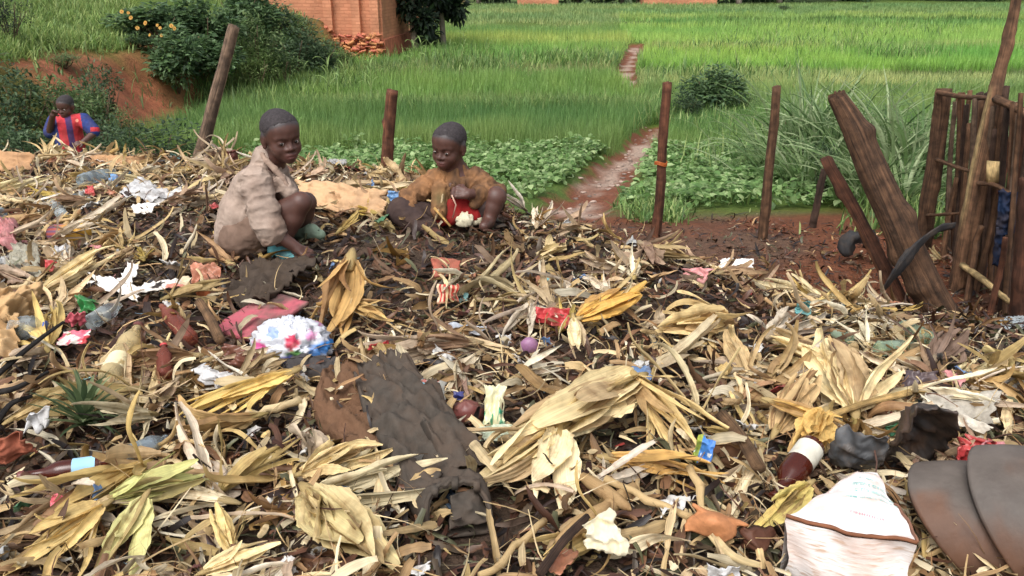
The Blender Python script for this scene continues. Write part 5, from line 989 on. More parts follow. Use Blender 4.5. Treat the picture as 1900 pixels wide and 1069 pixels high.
# ---- flowered bag
def blob(name, label, cat, px, py, wpx, hpx, mat, lift=.0, seed=0, cr=.22, freq=3.0, col=None, n=26, flat=.7):
    p = G1(px, py + hpx * .35, lift); dep = pix(p)[2]; r = wpx * dep / FPX / 2; h = hpx * dep / FPX / 2
    th = np.linspace(0, 2 * np.pi, n, endpoint=False)[None, :]; ph = np.linspace(.02, np.pi - .02, n // 2)[:, None]; D = np.stack([np.sin(ph) * np.cos(th), np.sin(ph) * np.sin(th), np.cos(ph) + 0 * th], -1)
    d = D.reshape(-1, 3) * freq + seed; rr = 1 + cr * (1 - 2.2 * np.abs(fbm(d[:, 0], d[:, 1], d[:, 2], 3, seed))); V = D.reshape(-1, 3) * rr[:, None] * (r, r * flat, h); V[:, 2] = np.maximum(V[:, 2], -h * .8) + h * .75
    C = None if col is None else col(D.reshape(-1, 3)); o = obj(name, mesh(name, V, grid_faces(n // 2, n, True), C, None, True, [mat]), None, tuple(p)); tag(o, label, cat); HERO_KEEP.append((p[0], p[1], r * .9)); return o
def flower_cols(D):
    C = np.tile(np.array([.58, .60, .66]), (len(D), 1)); x, z = D[:, 0], D[:, 2]
    for a, b, r, c in [(.2, .5, .2, (196, 52, 84)), (.28, .42, .08, (230, 120, 130)), (-.62, .3, .17, (206, 84, 148)), (-.3, .05, .13, (232, 200, 60)), (.25, .1, .2, (70, 128, 60)), (.05, -.02, .14, (76, 84, 168)), (.8, .1, .22, (58, 140, 220)), (-.8, -.1, .16, (80, 90, 190)), (-.6, -.45, .2, (60, 140, 220)), (-.15, -.45, .12, (60, 56, 66)), (.72, -.4, .2, (92, 170, 228)), (-.3, .75, .14, (140, 160, 210)), (.6, .62, .13, (216, 150, 190))]:
        m = (x - a) ** 2 + (z - b) ** 2 < r * r; m &= D[:, 1] < .35; C[m] = srgb(*c)
    return C
blob('flowered_bag', 'white plastic bag printed with red and blue flowers', 'plastic bag', 544, 642, 114, 84, material('flower_print', None, rough=.4, var=.06, scale=20, bump=.2, dirt=(.3, .25, .2), dirt_scale=12, dirt_amt=.4), .0, 3, .42, 6.0, flower_cols, n=72)
blob('maroon_shell', 'smooth maroon shell like plastic lump right of the trousers', 'plastic lump', 866, 766, 56, 46, maroon, .01, 5, .22, 2.2)
blob('onion', 'small purple onion among the husks in the middle', 'onion', 982, 642, 34, 34, purple, .03, 6, .05, 1.5)
blob('dirt_clod', 'brown rotten fruit beside the blue snack packet', 'fruit', 1352, 842, 80, 40, M_cloth('rot', srgb(96, 66, 44), rough=.6), .0, 7, .3, 2.5)
blob('orange_peel', 'round orange peel below the orange wrapper', 'peel', 378, 542, 24, 24, M_cloth('orange', srgb(206, 120, 76), rough=.6), .04, 8, .12, 2)
blob('white_lump', 'chewed pale maize piece in front of the child in brown', 'food scrap', 862, 410, 24, 24, cream, .04, 9, .6, 2.5); blob('white_lump', 'second pale maize piece beside the knee of the child', 'food scrap', 884, 408, 18, 22, cream, .04, 10, .6, 2.5)
# ---- pineapple crown
rng = np.random.default_rng(8); mb = MB(); c = G1(152, 800, .03)
for i in range(46):
    l = rng.uniform(.08, .15); V, U = ribbons(1, l, .017, 8, 3, .1, -rng.uniform(.2, 1.2), 0, .7, .02, .9, .2, .03, rng); el = .1 + 1.2 * (i / 46); V = T4(V.reshape(-1, 3), i * 2.4, el, 0, (0, 0, .012 + .0006 * i)); v, f, cc, u = pack(V.reshape(1, 8, 3, 3), U, (np.array([GR(92, 120, 70), GR(120, 146, 92), GR(70, 98, 58)])[i % 3])[None], .06, rng); mb.add(v, f, cc, u)
o = obj('pineapple_crown', mb.mesh('pineapple_crown', M_green), None, tuple(c), (-.35, .1, 0)); tag(o, 'spiky green pineapple crown at the lower left', 'pineapple crown'); HERO_KEEP.append((c[0], c[1], .1))
tick('props a')
# ------------------------------------------------------------------ garments, sack and shells in the foreground
def draped(name, label, cat, rows, mat, thick=.035, folds=5, famp=.012, seed=0, n=46, k=40, lift=.03, end=None, col=None, taper=(.55, 1)):
    """limp flattened garment: rows [(px,py,halfwidth px)] along its length, lies on the heap; end: 'open' leaves the far end a hollow"""
    C0 = np.array([G1(a, b, lift) for a, b, w in rows]); Wd = np.array([w * pix(p)[2] / FPX for (a, b, w), p in zip(rows, C0)])
    P = spline(C0, n); W_ = np.interp(np.linspace(0, 1, n), np.linspace(0, 1, len(Wd)), Wd); T = np.gradient(P, axis=0); T /= np.linalg.norm(T, axis=1, keepdims=True)
    up = np.array([0, 0, 1.]); S = np.cross(T, up); S /= np.linalg.norm(S, axis=1, keepdims=True); U = np.cross(S, T)
    a = np.linspace(0, 2 * np.pi, k, endpoint=False); ca, sa = np.cos(a), np.sin(a); t = np.linspace(0, 1, n)
    V = np.zeros((n, k, 3))
    for i in range(n):
        th = thick * np.interp(t[i], [0, .12, .7, 1], [.3, 1, 1.0, 1.5 if end == 'open' else .5]); famp_ = famp * np.interp(t[i], [0, .7, .9, 1], [1, 1, .45, .3])
        lat = np.sign(ca) * np.abs(ca) ** .8 * W_[i] * (1 + .12 * fbm(a * 0 + t[i] * 5, np.sign(ca) * 3., o=2, seed=seed)); ver = np.sign(sa) * np.abs(sa) ** .7 * th
        ph = lat / max(W_[i], .01); sk = ph + t[i] * 1.6; f = famp_ * 1.5 * (1 - 2.6 * np.abs(fbm(sk * 1.1 + seed, t[i] * 3.2 + 0 * ph, o=2, seed=seed))) + famp_ * .9 * (1 - 2.6 * np.abs(fbm(sk * 2.6 + seed, t[i] * 8 + 0 * ph, o=2, seed=seed + 2))) + famp_ * .35 * fbm(ph * 7, t[i] * 26 + 0 * ph, o=2, seed=seed + 5)
        g = P[i] + S[i] * 0; V[i] = P[i] + lat[:, None] * S[i] + (ver + np.where(sa > -.2, f, 0))[:, None] * U[i]
    # settle on the heap
    hz = H(V[..., 0], V[..., 1]); V[..., 2] = np.maximum(V[..., 2] + (hz - H(P[:, 0], P[:, 1])[:, None]) * .8, hz + .006)
    if end == 'open':
        m = sstep(.72, 1.0, t)[:, None]; upper = np.clip(sa, 0, 1)[None, :]; V += m[..., None] * upper[..., None] * (-T[:, None, :] * .05 + np.array([0, 0, .004])); V[..., 2] += (m * .004)
    inner = V * 1; ctr = P[:, None, :] + U[:, None, :] * thick * .2; F = grid_faces(n, k, True); Vs = V.reshape(-1, 3)
    # inside wall gives the hollow its depth
    i0 = int(n * .68); Vi = (ctr + (V - ctr) * .90)[i0:].reshape(-1, 3); Fi = grid_faces(n - i0, k, True)[:, ::-1] + n * k
    j = np.arange(k); j2 = (j + 1) % k; rim = np.stack([(n - 1) * k + j, (n - 1) * k + j2, n * k + (n - i0 - 1) * k + j2, n * k + (n - i0 - 1) * k + j], 1)
    st = np.stack([j2[:k // 2], j[:k // 2], k - 1 - j[:k // 2], (k - j2[:k // 2]) % k * 0 + (k - 1 - j2[:k // 2]) % k], 1)
    allV = np.vstack([Vs, Vi]); allF = np.vstack([F, Fi, rim]); uv = np.stack([np.tile(a / 6.28, n), np.repeat(t, k)], 1); uv = np.vstack([uv, uv[i0 * k:]])
    o0 = allV.mean(0); o0[2] = allV[:, 2].min(); C = None if col is None else col(uv, len(Vs)); o = obj(name, mesh(name, allV - o0, allF, C, uv, True, [mat]), None, tuple(o0)); tag(o, label, cat)
    for p in P[::6]: HERO_KEEP.append((p[0], p[1], .09))
    return o, V, S, U, W_
M_trouser = M_cloth('trouser_cloth', srgb(72, 66, 60), dirt=(.10, .065, .045), dirt_amt=.55, bump=.5, bscale=120, bdist=.003)
M_knit = M_cloth('knit', srgb(100, 74, 56), dirt=(.12, .07, .04), bump=.9, bscale=90, bdist=.006, stretch=(1, .3, 1))
tr, P, S, U, W_ = draped('trousers', 'dirty grey brown trousers crumpled in the centre foreground', 'trousers', [(676, 690, 26), (706, 722, 50), (740, 770, 60), (776, 828, 64), (812, 884, 78), (842, 935, 74), (856, 975, 62)], M_trouser, .034, 5, .017, 3, n=64, k=64, end='open')
o0 = np.array(tr.location)
# waistband, belt loops and pale lining are parts of the trousers
rim = P[-1]; pts = np.vstack([rim, rim[:1]]); mb = MB(); add_tube(mb, pts, .0045, 8, 2, .06); wb = obj('waistband', mb.mesh('waistband', M_trouser), tr); wb.matrix_parent_inverse = Matrix.Translation(-Vector(o0))
pts = rim[4:30]
for i, f in enumerate((.25, .5, .78)):
    q = pts[int(f * 25)]; mb = MB(); V, F = box(*q, .012, .022, .016); mb.add(V, F); w = obj('belt_loop', mb.mesh('belt_loop', M_trouser, False), tr); w.matrix_parent_inverse = Matrix.Translation(-Vector(o0))
c = [G1(806, 925, .02), G1(856, 962, .02), G1(868, 932, .03), G1(822, 896, .04)]; V, F, uv = patch_geo(c, 14, 14, .012, 20, .2, 0, 5); w = obj('lining', mesh('lining', V, F, None, uv, True, [M_cloth('blue_lining', srgb(70, 84, 100))]), tr); w.matrix_parent_inverse = Matrix.Translation(-Vector(o0))
leg2 = draped('trouser_leg', 'second crumpled leg', None, [(716, 676, 16), (752, 716, 34), (796, 770, 40), (838, 826, 38), (872, 880, 40)], M_trouser, .030, 4, .018, 21, n=50, k=44, lift=.05)[0]
del leg2['label']; bpy.context.view_layer.update(); leg2.parent = tr; leg2.matrix_parent_inverse = Matrix.Translation(-Vector(o0))
for c_, sd_ in (([G1(836, 984, .03), G1(902, 968, .03), G1(904, 896, .07), G1(836, 918, .075)], 6), ([G1(738, 892, .03), G1(800, 948, .03), G1(826, 876, .07), G1(752, 858, .07)], 9)):
    V, F, uv = patch_geo(c_, 26, 26, .014, 13, .15, .012, sd_, .008); w = obj('pocket', mesh('pocket', V, F, None, uv, True, [M_trouser]), tr); w.matrix_parent_inverse = Matrix.Translation(-Vector(o0))
draped('knitted_cloth', 'brown knitted cloth lying along the left of the trousers', 'cloth', [(650, 682, 24), (640, 716, 44), (640, 760, 56), (668, 800, 54), (702, 842, 32)], M_knit, .026, 7, .015, 9, n=48, k=52, lift=.02)
draped('dark_cloth', 'small dark wet cloth beside the flowered bag', 'cloth', [(520, 690, 12), (566, 690, 24), (610, 694, 26), (646, 700, 12)], M_cloth('dark_cloth', (.06, .055, .055)), .022, 5, .012, 12, n=30, k=30, lift=.02)
nv, FZ = None, None
# navy cloth over the fence
V, F, uv = patch_geo([Q(1848, 440, 3.62), Q(1886, 432, 3.58), Q(1892, 356, 3.62), Q(1854, 352, 3.66)], 20, 24, .022, 26, .1, .02, 4, .006); ctr = V.mean(0); o = obj('navy_cloth', mesh('navy_cloth', V - ctr, F, None, uv, True, [navy]), None, tuple(ctr)); tag(o, 'navy blue cloth hanging on the stick fence', 'cloth')
V, F, uv = patch_geo([Q(1841, 494, 3.62), Q(1853, 494, 3.62), Q(1866, 420, 3.6), Q(1848, 420, 3.6)], 10, 20, .01, 26, .1, .01, 5, .006); w = obj('sleeve', mesh('sleeve', V - ctr, F, None, uv, True, [navy]), o)
# ---- white woven sack: folded box shape with printed top flap
def sack():
    A, B, C_, D = G1(1462, 956, .14), G1(1704, 1008, .17), G1(1628, 884, .13), G1(1590, 884, .12)
    n = 26; s = np.linspace(0, 1, n)[None, :, None]; t = np.linspace(0, 1, n)[:, None, None]
    top = (A * (1 - s) + B * s) * (1 - t) + (D * (1 - s) + C_ * s) * t; top[..., 2] += .016 * np.sin(np.pi * s[..., 0]) * np.sin(np.pi * t[..., 0]); q = top.reshape(-1, 3) * 22; top[..., 2] += .009 * fbm(q[:, 0], q[:, 1], q[:, 2], 3, 2).reshape(n, n)
    dn = np.array([0, .02, -.26]); A2, B2 = A + dn + (.01, 0, 0), B + dn - (.01, 0, 0); fr = (A * (1 - s) + B * s) * (1 - t) + (A2 * (1 - s) + B2 * s) * t; fr[..., 1] -= .030 * np.sin(np.pi * np.clip(t[..., 0] * 1.0, 0, 1)) * (1 - .3 * np.cos(s[..., 0] * 6)); q = fr.reshape(-1, 3) * 26; fr[..., 1] += .011 * fbm(q[:, 0], q[:, 1], q[:, 2], 3, 7).reshape(n, n); fr[0] = top[0] - (0, .002, .004)
    rs = (B * (1 - s) + C_ * s) * (1 - t) + (B2 * (1 - s) + (C_ + dn) * s) * t; rs[..., 0] += .02 * np.sin(np.pi * s[..., 0]) * t[..., 0]; ls = (D * (1 - s) + A * s) * (1 - t) + ((D + dn) * (1 - s) + A2 * s) * t
    for g_ in (top, fr, rs, ls):
        q = g_.reshape(-1, 3) * 11; g_ += np.stack([.012 * fbm(q[:, 0] + 31 * i_, q[:, 1], q[:, 2], 3, 80 + i_) for i_ in range(3)], -1).reshape(g_.shape)
    root = empty('white_sack', tuple(G1(1580, 1040))); R0 = Vector(root.location); tag(root, 'white woven sack with green print in the lower right foreground', 'sack')
    m, nt, b, out = nodes('woven'); L = nt.links; mp = mapping(nt, (150, 34, 1), 'UV'); no = N(nt, 'ShaderNodeTexNoise'); no.inputs['Scale'].default_value = .28; no.inputs['Detail'].default_value = 6; mp2 = mapping(nt, (22, 170, 1), 'UV'); L.new(mp2.outputs[0], no.inputs[0])
    mo = mapping(nt); dn_ = N(nt, 'ShaderNodeTexNoise'); dn_.inputs['Scale'].default_value = 9; dn_.inputs['Detail'].default_value = 9; L.new(mo.outputs[0], dn_.inputs[0]); r1 = ramp(nt, [(.34, srgb(186, 160, 140)), (.46, srgb(216, 209, 205)), (.7, srgb(230, 227, 226))]); L.new(no.outputs[0], r1.inputs[0]); r2 = ramp(nt, [(.45, 0.), (.68, .75)]); L.new(dn_.outputs[0], r2.inputs[0])
    mx = N(nt, 'ShaderNodeMix', data_type='RGBA'); L.new(r2.outputs[0], mx.inputs[0]); L.new(r1.outputs[0], mx.inputs[6]); mx.inputs[7].default_value = (*srgb(196, 166, 150), 1); L.new(mx.outputs[2], b.inputs['Base Color']); b.inputs['Roughness'].default_value = .6; bu = N(nt, 'ShaderNodeBump'); bu.inputs['Strength'].default_value = .5; bu.inputs['Distance'].default_value = .003; L.new(no.outputs[0], bu.inputs['Height']); L.new(bu.outputs[0], b.inputs['Normal'])
    flat = M_paper('sack_top', srgb(232, 226, 224), dirt=srgb(190, 150, 132), dirt_scale=12, dirt_amt=.7); f = grid_faces(n, n); uv = np.stack([np.tile(np.linspace(0, 1, n), n), np.repeat(np.linspace(0, 1, n), n)], 1)
    I = Matrix.Translation(-R0)
    for nm, g, mt in (('top_flap', top, flat), ('front_panel', fr, m), ('side_panel', rs, m), ('side_panel', ls, m)):
        o = obj(nm, mesh(nm, g.reshape(-1, 3), f, None, uv, True, [mt]), root); o.matrix_parent_inverse = I
        if nm == 'top_flap': flap = o
    mb = MB(); edge = top[0] + (0, -.001, .001); add_tube(mb, edge, .0032, 6, 1, .25, srgb(120, 76, 52)); e2 = top[:, -1] + (0, 0, .002); add_tube(mb, e2[:14], .003, 6, 2, .25, srgb(130, 90, 70)); o = obj('hem', mb.mesh('hem', M_bark), root); o.matrix_parent_inverse = I
    # faded print: rows of worn stamped marks too blurred to read
    rng = np.random.default_rng(2); mg = MB(); mr_ = MB()
    def mark(mb_, u0, v0, w, h):
        def at(u, v): i = np.clip(v, 0, 1) * (n - 1); j = np.clip(u, 0, 1) * (n - 1); i0, j0 = int(min(i, n - 2)), int(min(j, n - 2)); fi, fj = i - i0, j - j0; return (top[i0, j0] * (1 - fj) + top[i0, j0 + 1] * fj) * (1 - fi) + (top[i0 + 1, j0] * (1 - fj) + top[i0 + 1, j0 + 1] * fj) * fi + (0, 0, .0016)
        mb_.add([at(u0, v0), at(u0 + w, v0), at(u0 + w, v0 + h), at(u0, v0 + h)], [[0, 1, 2, 3]])
    for v0, a_, b_, hh in [(.74, .42, .93, .028), (.62, .38, .96, .05), (.52, .38, .97, .05), (.42, .36, .99, .03), (.86, .4, .9, .022)]:
        u = a_
        while u < b_:
            w = rng.uniform(.012, .03)
            if rng.random() < .82:
                k = rng.integers(3)
                if k == 0: mark(mg, u, v0, w * .35, hh); mark(mg, u + w * .35, v0 + hh * .7, w * .6, hh * .3)
                elif k == 1: mark(mg, u, v0, w * .3, hh); mark(mg, u + w * .6, v0, w * .3, hh); mark(mg, u + w * .3, v0 + hh * .4, w * .3, hh * .25)
                else: mark(mg, u, v0, w * .9, hh * .3); mark(mg, u, v0 + hh * .7, w * .9, hh * .3); mark(mg, u, v0 + hh * .3, w * .3, hh * .4)
            u += w * 1.25
    u = .42
    while u < .82: w = rng.uniform(.014, .03); mark(mr_, u, .2, w * .4, .03); mark(mr_, u + w * .4, .215, w * .4, .012); u += w * 1.4 + (.05 if rng.random() < .15 else 0)
    for mb_, c in ((mg, srgb(112, 190, 186)), (mr_, srgb(216, 140, 156))):
        o = obj('print', mb_.mesh('print', M_paper('print_ink', c, dirt=srgb(226, 220, 216), dirt_scale=60, dirt_amt=.8), False), flap); o['kind'] = 'stuff'; o.matrix_parent_inverse = Matrix.Identity(4)
    for p in (A, B, C_, (A + B) / 2): HERO_KEEP.append((p[0], p[1], .13))
sack()
# ---- curved shells (halves of an old rubber drum)
M_shell = material('shell', None, rough=.6, var=.25, scale=9, bump=.5, bdist=.006, bscale=40, dirt=srgb(60, 48, 42), dirt_scale=7, dirt_amt=.6, stretch=(1, 1, .4))
def shell(label, a, yaw, length, r, lift, arc, seed, th=.012, flare=0.0, rise=8, cut=.075):
    A = G1(*a, lift); B = A + np.array([math.cos(rad(yaw)) * math.cos(rad(rise)), math.sin(rad(yaw)) * math.cos(rad(rise)), math.sin(rad(rise))]) * length; d, s, u = frame_from(B - A); n, k = 24, 40; t = np.linspace(0, 1, n)[:, None]; an = np.linspace(rad(arc[0]), rad(arc[1]), k)[None, :]
    an = an + .03 * np.sin(t * 3 + seed) + 0 * t
    phi = np.pi / 2 - an; o0_ = cut * np.clip((phi - .3) / 1.2, -1.5, 3) ** 2; o1_ = cut * .55 * np.clip((phi - .3) / 1.2, -1.5, 3) ** 2; dd = (B - A) / np.linalg.norm(B - A); L_ = np.linalg.norm(B - A)
    def surf(rr): ax_ = o0_ + (L_ + o1_ - o0_) * t; rr = rr * (1 + .025 * np.sin(an * 3 + seed) + .03 * np.sin(t * 3.1)); return A + dd * ax_[..., None] + (np.cos(an) * rr)[..., None] * s + (np.sin(an) * rr)[..., None] * u
    o_, i_ = surf(r), surf(r - th); V = np.concatenate([o_.reshape(-1, 3), i_.reshape(-1, 3)]); f = grid_faces(n, k); m = n * k; ed = np.concatenate([np.arange(k), np.arange(1, n) * k + k - 1, (n - 1) * k + np.arange(k - 2, -1, -1), np.arange(n - 2, 0, -1) * k]); e2 = np.roll(ed, -1); F = np.vstack([f, f[:, ::-1] + m, np.stack([ed, ed + m, e2 + m, e2], 1)])
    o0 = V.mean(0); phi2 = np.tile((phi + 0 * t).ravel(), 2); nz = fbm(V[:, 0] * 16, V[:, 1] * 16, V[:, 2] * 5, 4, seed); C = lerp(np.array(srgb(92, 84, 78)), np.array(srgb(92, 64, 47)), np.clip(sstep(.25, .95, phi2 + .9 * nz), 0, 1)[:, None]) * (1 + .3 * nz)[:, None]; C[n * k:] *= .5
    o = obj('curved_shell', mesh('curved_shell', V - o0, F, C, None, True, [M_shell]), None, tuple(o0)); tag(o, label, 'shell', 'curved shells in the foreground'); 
    for q in (A, B, (A + B) / 2): HERO_KEEP.append((q[0], q[1], .14))
    return o
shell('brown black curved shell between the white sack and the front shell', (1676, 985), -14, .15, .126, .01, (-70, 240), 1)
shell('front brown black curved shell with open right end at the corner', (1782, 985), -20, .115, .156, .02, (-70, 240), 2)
tick('big props')
# ---- hero husks: from the stub pixel to the tip pixel
def hero(label, a, b, L=.26, W=.08, leaves=8, lift=.06, lift2=None, name='corn_husk', seed=0, width=1.0, **kw):
    A = G1(*a, lift); B = G1(*b, lift if lift2 is None else lift2); D = B - A; l = np.linalg.norm(D)
    mb_ = husk_leaf(seed, L, W, kw.get('green', False)) if name == 'corn_leaf' else husk_bundle(seed, L, W, leaves, **kw)
    ext = np.concatenate(mb_.V)[:, 0]; s = l / np.percentile(ext, 98); d, sd_, u = frame_from(D); M = Matrix(((d[0], -sd_[0], u[0]), (d[1], -sd_[1], u[1]), (d[2], -sd_[2], u[2])))
    o = obj(name, mb_.mesh(name, M_hero), None, tuple(A), M.to_quaternion(), (s, s * width, s * width)); tag(o, label, 'corn husk' if name == 'corn_husk' else 'corn leaf')
    for t in (.2, .5, .8): p = A + D * t; HERO_KEEP.append((p[0], p[1], min(.09, l * .3)))
    return o
M_hero = leaf_material('pale_husk', translucent=.2, var=.2, fib=300); CREAM = srgb(238, 218, 168); YEL = srgb(226, 190, 116)
hero('largest pale corn husk with spread leaves in the centre foreground', (1180, 704), (985, 812), .26, .11, 10, .10, .09, seed=901, splay=.15, wraps=.9, base=CREAM)
hero('pale husk tip fanning out below the largest husk', (1040, 796), (896, 892), .24, .12, 8, .09, .06, seed=902, splay=.35, wraps=.6, base=CREAM)
hero('single pale husk leaf hanging down below the largest husk', (1036, 800), (1004, 930), .2, .10, 3, .10, .04, seed=922, splay=.1, wraps=.9, base=srgb(242, 226, 184))
hero('green tinged corn husk with long leaves at the lower left', (205, 925), (372, 890), .24, .09, 9, .07, seed=903, splay=.45, wraps=.6, green=.55, base=srgb(214, 204, 140))
hero('broad pale green husk leaf pointing down at the lower left', (268, 925), (180, 1066), .24, .10, 3, .09, .05, seed=904, splay=.12, wraps=.9, green=.35, base=srgb(220, 206, 150))
hero('straw husk fan at the far lower left corner', (190, 940), (30, 1040), .24, .08, 9, .07, .05, seed=923, splay=.5, base=srgb(222, 194, 130))
hero('wide corn husk with brown edge at the bottom below the trousers', (575, 915), (700, 1040), .2, .09, 11, .07, .06, seed=905, splay=.2, wraps=.8, green=.12, base=srgb(214, 194, 146))
hero('long twisted yellow husk right of the white wrapper', (540, 692), (345, 772), .28, .06, 8, .09, .07, seed=906, splay=.15, wraps=.85, base=srgb(230, 200, 124))
hero('pale husk cluster right of centre above the dark sheet', (1585, 760), (1560, 640), .24, .09, 9, .07, .10, seed=907, splay=.55, base=CREAM)
hero('pale husk reaching left from the cluster above the dark sheet', (1580, 700), (1440, 650), .24, .07, 8, .07, .06, seed=924, splay=.3, base=CREAM)
hero('yellow husk bent over the brown bottle', (1430, 745), (1560, 790), .22, .05, 6, .10, .09, seed=908, splay=.2, wraps=.8, base=YEL)
hero('drooping yellow husk stub above the white bottle label', (1530, 765), (1490, 830), .2, .09, 7, .10, .08, seed=925, splay=.15, wraps=.9, base=YEL)
hero('large yellow folded husk above the red wrapper', (1075, 592), (1190, 538), .24, .10, 8, .07, .11, seed=909, splay=.2, wraps=.85, base=srgb(224, 180, 96))
hero('dry brown hanging husk strands left of the black hollow', (650, 482), (620, 620), .22, .05, 8, .16, .05, seed=910, splay=.2, wraps=.5, base=srgb(196, 158, 100))
hero('brown husk strands bent towards the black hollow', (640, 560), (720, 590), .22, .06, 8, .08, .06, seed=926, splay=.5, base=srgb(206, 172, 112))
hero('long pale husk pointing up at the left above the torn paper', (80, 540), (196, 474), .28, .07, 6, .07, .09, seed=911, splay=.15, wraps=.8, base=CREAM)
hero('shaggy pale husk ball at the right of centre', (1350, 590), (1235, 610), .2, .10, 10, .07, .08, seed=912, splay=.6, curl=1.6, base=srgb(232, 206, 150))
hero('thin splayed husk leaves right of the largest husk', (1180, 700), (1290, 840), .26, .045, 9, .11, .05, seed=913, splay=.4, wraps=.3, base=srgb(226, 198, 138))
hero('upright pale husk leaf in the middle below the red wrapper', (1064, 592), (1074, 660), .2, .09, 3, .12, .05, seed=914, splay=.05, wraps=1.0, base=srgb(240, 226, 184))
hero('long straw husk lying flat right of the largest husk', (1130, 850), (1330, 880), .28, .06, 6, .06, .05, seed=927, splay=.2, wraps=.7, base=srgb(206, 164, 96))
hero('thick maize husk standing beside the brown bottle', (1440, 800), (1500, 690), .24, .08, 7, .05, .12, seed=928, splay=.15, wraps=.9, base=srgb(206, 176, 128))
hero('yellow green husk below the brown bottle', (1500, 900), (1412, 972), .22, .10, 5, .09, .05, seed=929, splay=.1, wraps=1.0, green=.2, base=srgb(222, 196, 120))
hero('pale husk heap on the left below the pineapple crown', (560, 880), (700, 830), .24, .09, 10, .05, .07, seed=930, splay=.6, base=srgb(228, 204, 150))
hero('flat pale husk at the left above the pineapple crown', (20, 780), (130, 720), .26, .06, 6, .06, seed=931, splay=.25, base=srgb(216, 190, 136))
hero('curled husk leaves at the bottom left of centre', (430, 1020), (400, 940), .22, .08, 7, .05, .09, seed=932, splay=.3, wraps=.8, base=srgb(224, 200, 140))
hero('pale husk strip across the bottom edge', (380, 1062), (510, 1010), .24, .07, 4, .06, .06, seed=933, splay=.15, wraps=.9, base=CREAM)
for a_, b_, r, lab in [((1490, 792), (1688, 728), 7, 'pale cut stalk leaning at the right above the dark sheet'), ((1340, 770), (1410, 870), 11, 'thick brown stalk lying beside the rotten fruit'), ((370, 560), (410, 632), 8, 'grey brown stalk left of the pink board'), ((1000, 1066), (1090, 960), 9, 'dark wet stick at the bottom centre')]:
    A, B = G1(*a_, .06), G1(*b_, .09); mb = MB(); add_tube(mb, spline([A, (A + B) / 2 + (0, 0, .01), B], 9), r * pix(A)[2] / FPX, 9, 3, .07, srgb(214, 178, 116) if 'pale' in lab else srgb(120, 92, 66) if 'dark' not in lab else srgb(70, 52, 42)); tag(obj('maize_stalk', mb.mesh('maize_stalk', M_wood)), lab, 'stalk')
for a_, m_, b_, lab in [((-10, 700), (60, 640), (118, 598), 'thin black burnt stick at the left edge'), ((-10, 730), (30, 720), (90, 690), 'lower black burnt twig at the left edge'), ((-10, 790), (20, 750), (60, 735), 'short black burnt twig below the others at the left edge')]:
    mb = MB(); add_tube(mb, spline([G1(*a_, .06), G1(*m_, .09), G1(*b_, .10)], 10), np.linspace(.008, .004, 10), 7, 4, .1, (.03, .027, .026)); tag(obj('burnt_stick', mb.mesh('burnt_stick', M_wood)), lab, 'stick')
tick('heroes')
